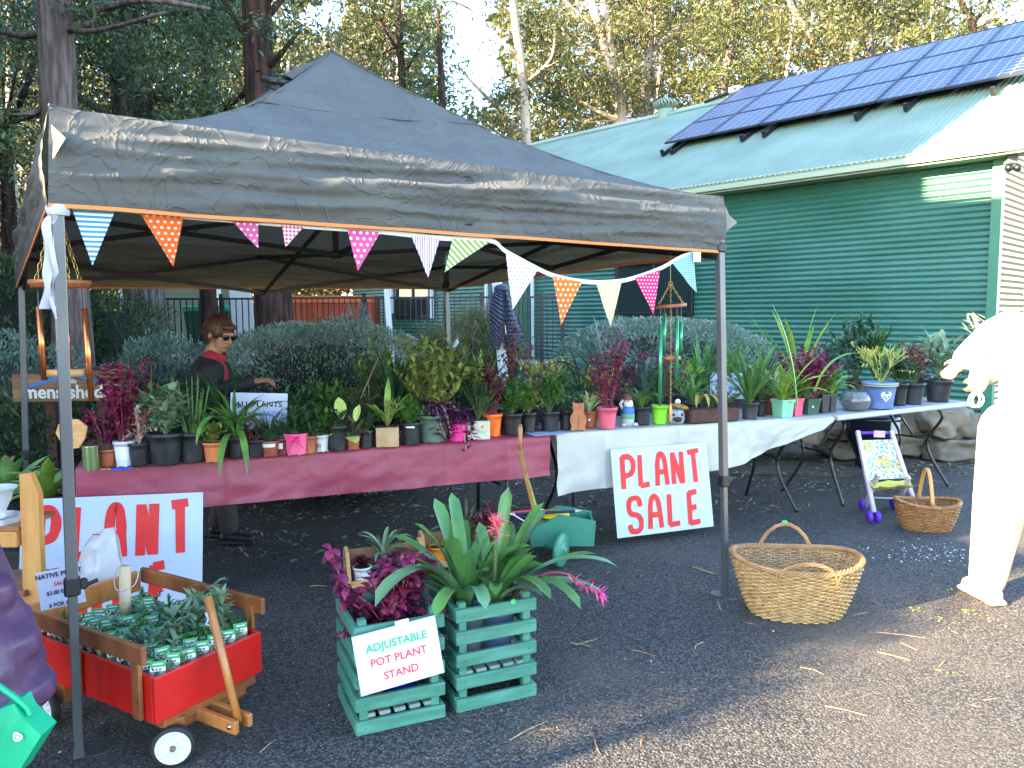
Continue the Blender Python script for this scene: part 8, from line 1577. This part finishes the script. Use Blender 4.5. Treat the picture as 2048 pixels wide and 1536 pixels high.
# bird feeder roof, white bird ornament
q = aty(814, 676, 8.0); t_ = thing('bird_feeder', 'small brown roofed bird feeder at the hedge end', 'bird feeder', (q.x, 8.0, 0)); rf = M('feeder_roof', (.22, .09, .045), .8)
B().lathe((q.x, 8.0, q.z), [(.13, -.03), (.14, -.022), (.02, .045), (0, .05)], 4, rot=Matrix.Rotation(.5, 3, 'Z')).build('roof', rf, t_); B().cbox((q.x, 8.0, q.z - .10), (.10, .10, .13), .006).build('house', M('feeder_wall', (.30, .12, .03), .7), t_); B().tube([(q.x, 8, q.z - .16), (q.x, 8, 0)], .02, 8).build('pole', rf, t_); B().tube([(q.x + .07, 7.94, q.z - .03), (q.x + .09, 7.94, q.z - .09), (q.x + .07, 7.94, q.z - .15)], .01, 6).build('bracket', rf, t_)
q = aty(910, 696, 8.2); t_ = thing('cockatoo_ornament', 'white cockatoo figure with yellow crest beside the tent\'s rear leg', 'ornament', q); B().tube([q + Vector((-.05, 0, -.06)), q + Vector((-.02, 0, 0)), q + Vector((.02, 0, .06)), q + Vector((.03, 0, .09))], [.012, .028, .026, .012], 10).build('body', white_m, t_, True); B().leaf(q + Vector((.03, 0, .09)), 2.6, 1.3, .05, .02, .3, 3, 'blade').build('crest', M('yellow_plastic', (.75, .55, .02), .35), t_); B().ball(q + Vector((.045, -.01, .08)), .010, 8).build('beak', blk, t_); B().tube([q + Vector((-.04, 0, -.05)), (q.x - .04, q.y, .2)], .008, 6).build('perch', dark_m, t_)
# ------------------------------------------------------------------ litter on the ground
rs = np.random.RandomState(4); tw = M('twig', (.24, .13, .07), .8, (.42, .30, .18), 40, island=.3)
TW = [(1400, 1140, 1432, 1148, .006), (1385, 1134, 1420, 1146, .005), (1752, 1264, 1850, 1276, .002), (1755, 1304, 1822, 1321, .0022), (1600, 1334, 1648, 1349, .0018), (1390, 1296, 1408, 1284, .003), (1265, 1300, 1308, 1312, .002), (1650, 1412, 1735, 1432, .0018), (1880, 1332, 1890, 1320, .002), (1740, 1200, 1768, 1212, .0022), (1140, 1285, 1190, 1295, .003), (1150, 1290, 1195, 1278, .0025), (1020, 1480, 1095, 1442, .0022), (1190, 1480, 1196, 1500, .003), (620, 1172, 655, 1172, .0025), (1735, 1225, 1705, 1232, .002), (1970, 1400, 2000, 1395, .002), (520, 1505, 552, 1478, .0025), (1835, 1300, 1800, 1284, .002)]
for i, (xa, ya, xb, yb, r_) in enumerate(TW):
    a, c = at(xa, ya, .004), at(xb, yb, .004); m_ = (a + c) / 2 + Vector((rnd.gauss(0, .006), rnd.gauss(0, .006), .002)); tag(B().tube([a, m_, c], [r_, r_ * .9, r_ * .5], 5).build('twig', tw), ['dry twig'][0] + ' lying on the asphalt, ' + ['right of the leaning sign below its corner', 'touching the twig below the leaning sign', 'right of the big basket in the sun', 'longest of those right of the big basket', 'on the sunlit ground below the big basket', 'below the left side of the big basket', 'between the rear crate and the big basket', 'near the lower right corner of the frame', 'short and steep at the far right', 'just right of the big basket base', 'right of the rear crate, lower of a crossed pair', 'right of the rear crate, upper of a crossed pair', 'long and slanting below the rear crate', 'upright and short near the bottom edge', 'left of the front crate behind it', 'lying at the shadow edge near the basket', 'at the right edge in the sun', 'between the wagon wheel and front crate', 'in the sun beyond the big basket'][i], 'twig', 'twigs on the asphalt')
def scat(name, lab, n, fn, L, W, m, seed, flat=.25):
    rs = np.random.RandomState(seed); P = np.array([fn(rs) for _ in range(n)]); a = rs.normal(size=(n, 3)); a[:, 2] *= flat; a /= np.linalg.norm(a, axis=1)[:, None]; b_ = np.cross(a, np.array([0, 0, 1.]) + rs.normal(size=(n, 3)) * .3); b_ /= np.linalg.norm(b_, axis=1)[:, None]; s_ = rs.uniform(.4, 1.5, (n, 1)); l = a * L * s_; w_ = b_ * W * s_ * .5; P[:, 2] += .003
    V = np.stack([P, P + l * .45 + w_ + np.array([0, 0, .002]), P + l, P + l * .45 - w_], 1).reshape(-1, 3); tag(fast(name, V, np.arange(4 * n).reshape(n, 4), m), lab, kind='stuff')
litm = M('leaf_litter', (.17, .12, .075), .85, (.30, .23, .16), 20, island=.5); nl = M('needle_litter', (.30, .14, .07), .8, island=.4); gl_ = M('grass_clippings', (.35, .45, .05), .7, island=.3)
def back(rs):
    while True:
        x = rs.uniform(-4.5, 7); y = 5.2 + .38 * max(x, -1.0) + rs.uniform(-.2, 3.2) ** 1.0
        if noise.noise(Vector((x * 1.3, y * 2.5, 0))) + (y - 5.4 - .38 * x) * .25 > -.05: return (x, y, 0)
scat('leaf_litter', 'dry leaves and bark litter under and behind the tables', 14000, back, .042, .014, litm, 1)
scat('pine_needles', 'fine dry needles sprinkled over the asphalt', 420, lambda rs: (rs.uniform(-1.5, 3.6), rs.uniform(1.9, 5.6), 0), .05, .0022, nl, 2, .1)
scat('stone_chips', 'pale grit scattered over the asphalt', 900, lambda rs: (rs.uniform(-2, 4.5), rs.uniform(1.8, 6.5), 0), .009, .008, M('grit', (.30, .29, .27), .8, island=.4), 3, .3)
scat('white_grit', 'white crumbly grit spilled beside the small basket', 260, lambda rs: (rs.normal(2.62, .22), rs.normal(4.72, .12), 0), .012, .010, M('white_grit', (.60, .62, .66), .8), 5, .3)
cl = [at(1515 / 1, 1222, 0) for _ in range(1)]
def clip(rs):
    c = [(1835, 1222), (1935, 1222), (1950, 1228), (1880, 1240), (1985, 1242), (1890, 1180), (1955, 1250), (1900, 1348)][rs.randint(8)]; q = at(c[0], c[1], 0); return (q.x + rs.normal() * .02, q.y + rs.normal() * .02, 0)
scat('green_leaflets', 'bright green leaflets dropped on the sunlit asphalt', 55, clip, .018, .006, gl_, 6, .3)
# loose aggregate standing proud of the asphalt near the camera
def agg(rs):
    while True:
        y = 1.75 + rs.rand() ** 1.3 * 3.2; x = rs.uniform(-.95, .80) * y
        return (x, y, 0)
ng = 26000; rs = np.random.RandomState(12); P = np.array([agg(rs) for _ in range(ng)]); sz = rs.uniform(.0022, .0052, (ng, 1)); base = np.array([[1, 0, 0], [-.4, .9, 0], [-.5, -.8, 0], [.1, .05, .75]]); ang = rs.rand(ng) * 6.28; ca, sa = np.cos(ang), np.sin(ang)
Vx = base[None, :, 0] * ca[:, None] - base[None, :, 1] * sa[:, None]; Vy = base[None, :, 0] * sa[:, None] + base[None, :, 1] * ca[:, None]; V = np.stack([P[:, 0:1] + Vx * sz, P[:, 1:2] + Vy * sz, np.repeat(base[None, :, 2], ng, 0) * sz], 2).reshape(-1, 3)
F = (np.arange(ng)[:, None, None] * 4 + np.array([[0, 1, 3], [1, 2, 3], [2, 0, 3]])[None]).reshape(-1, 3)
tag(fast('loose_aggregate', V, F, M('aggregate', (.075, .072, .068), .75, island=.55), None), 'coarse stone chips standing proud of the asphalt', kind='stuff')
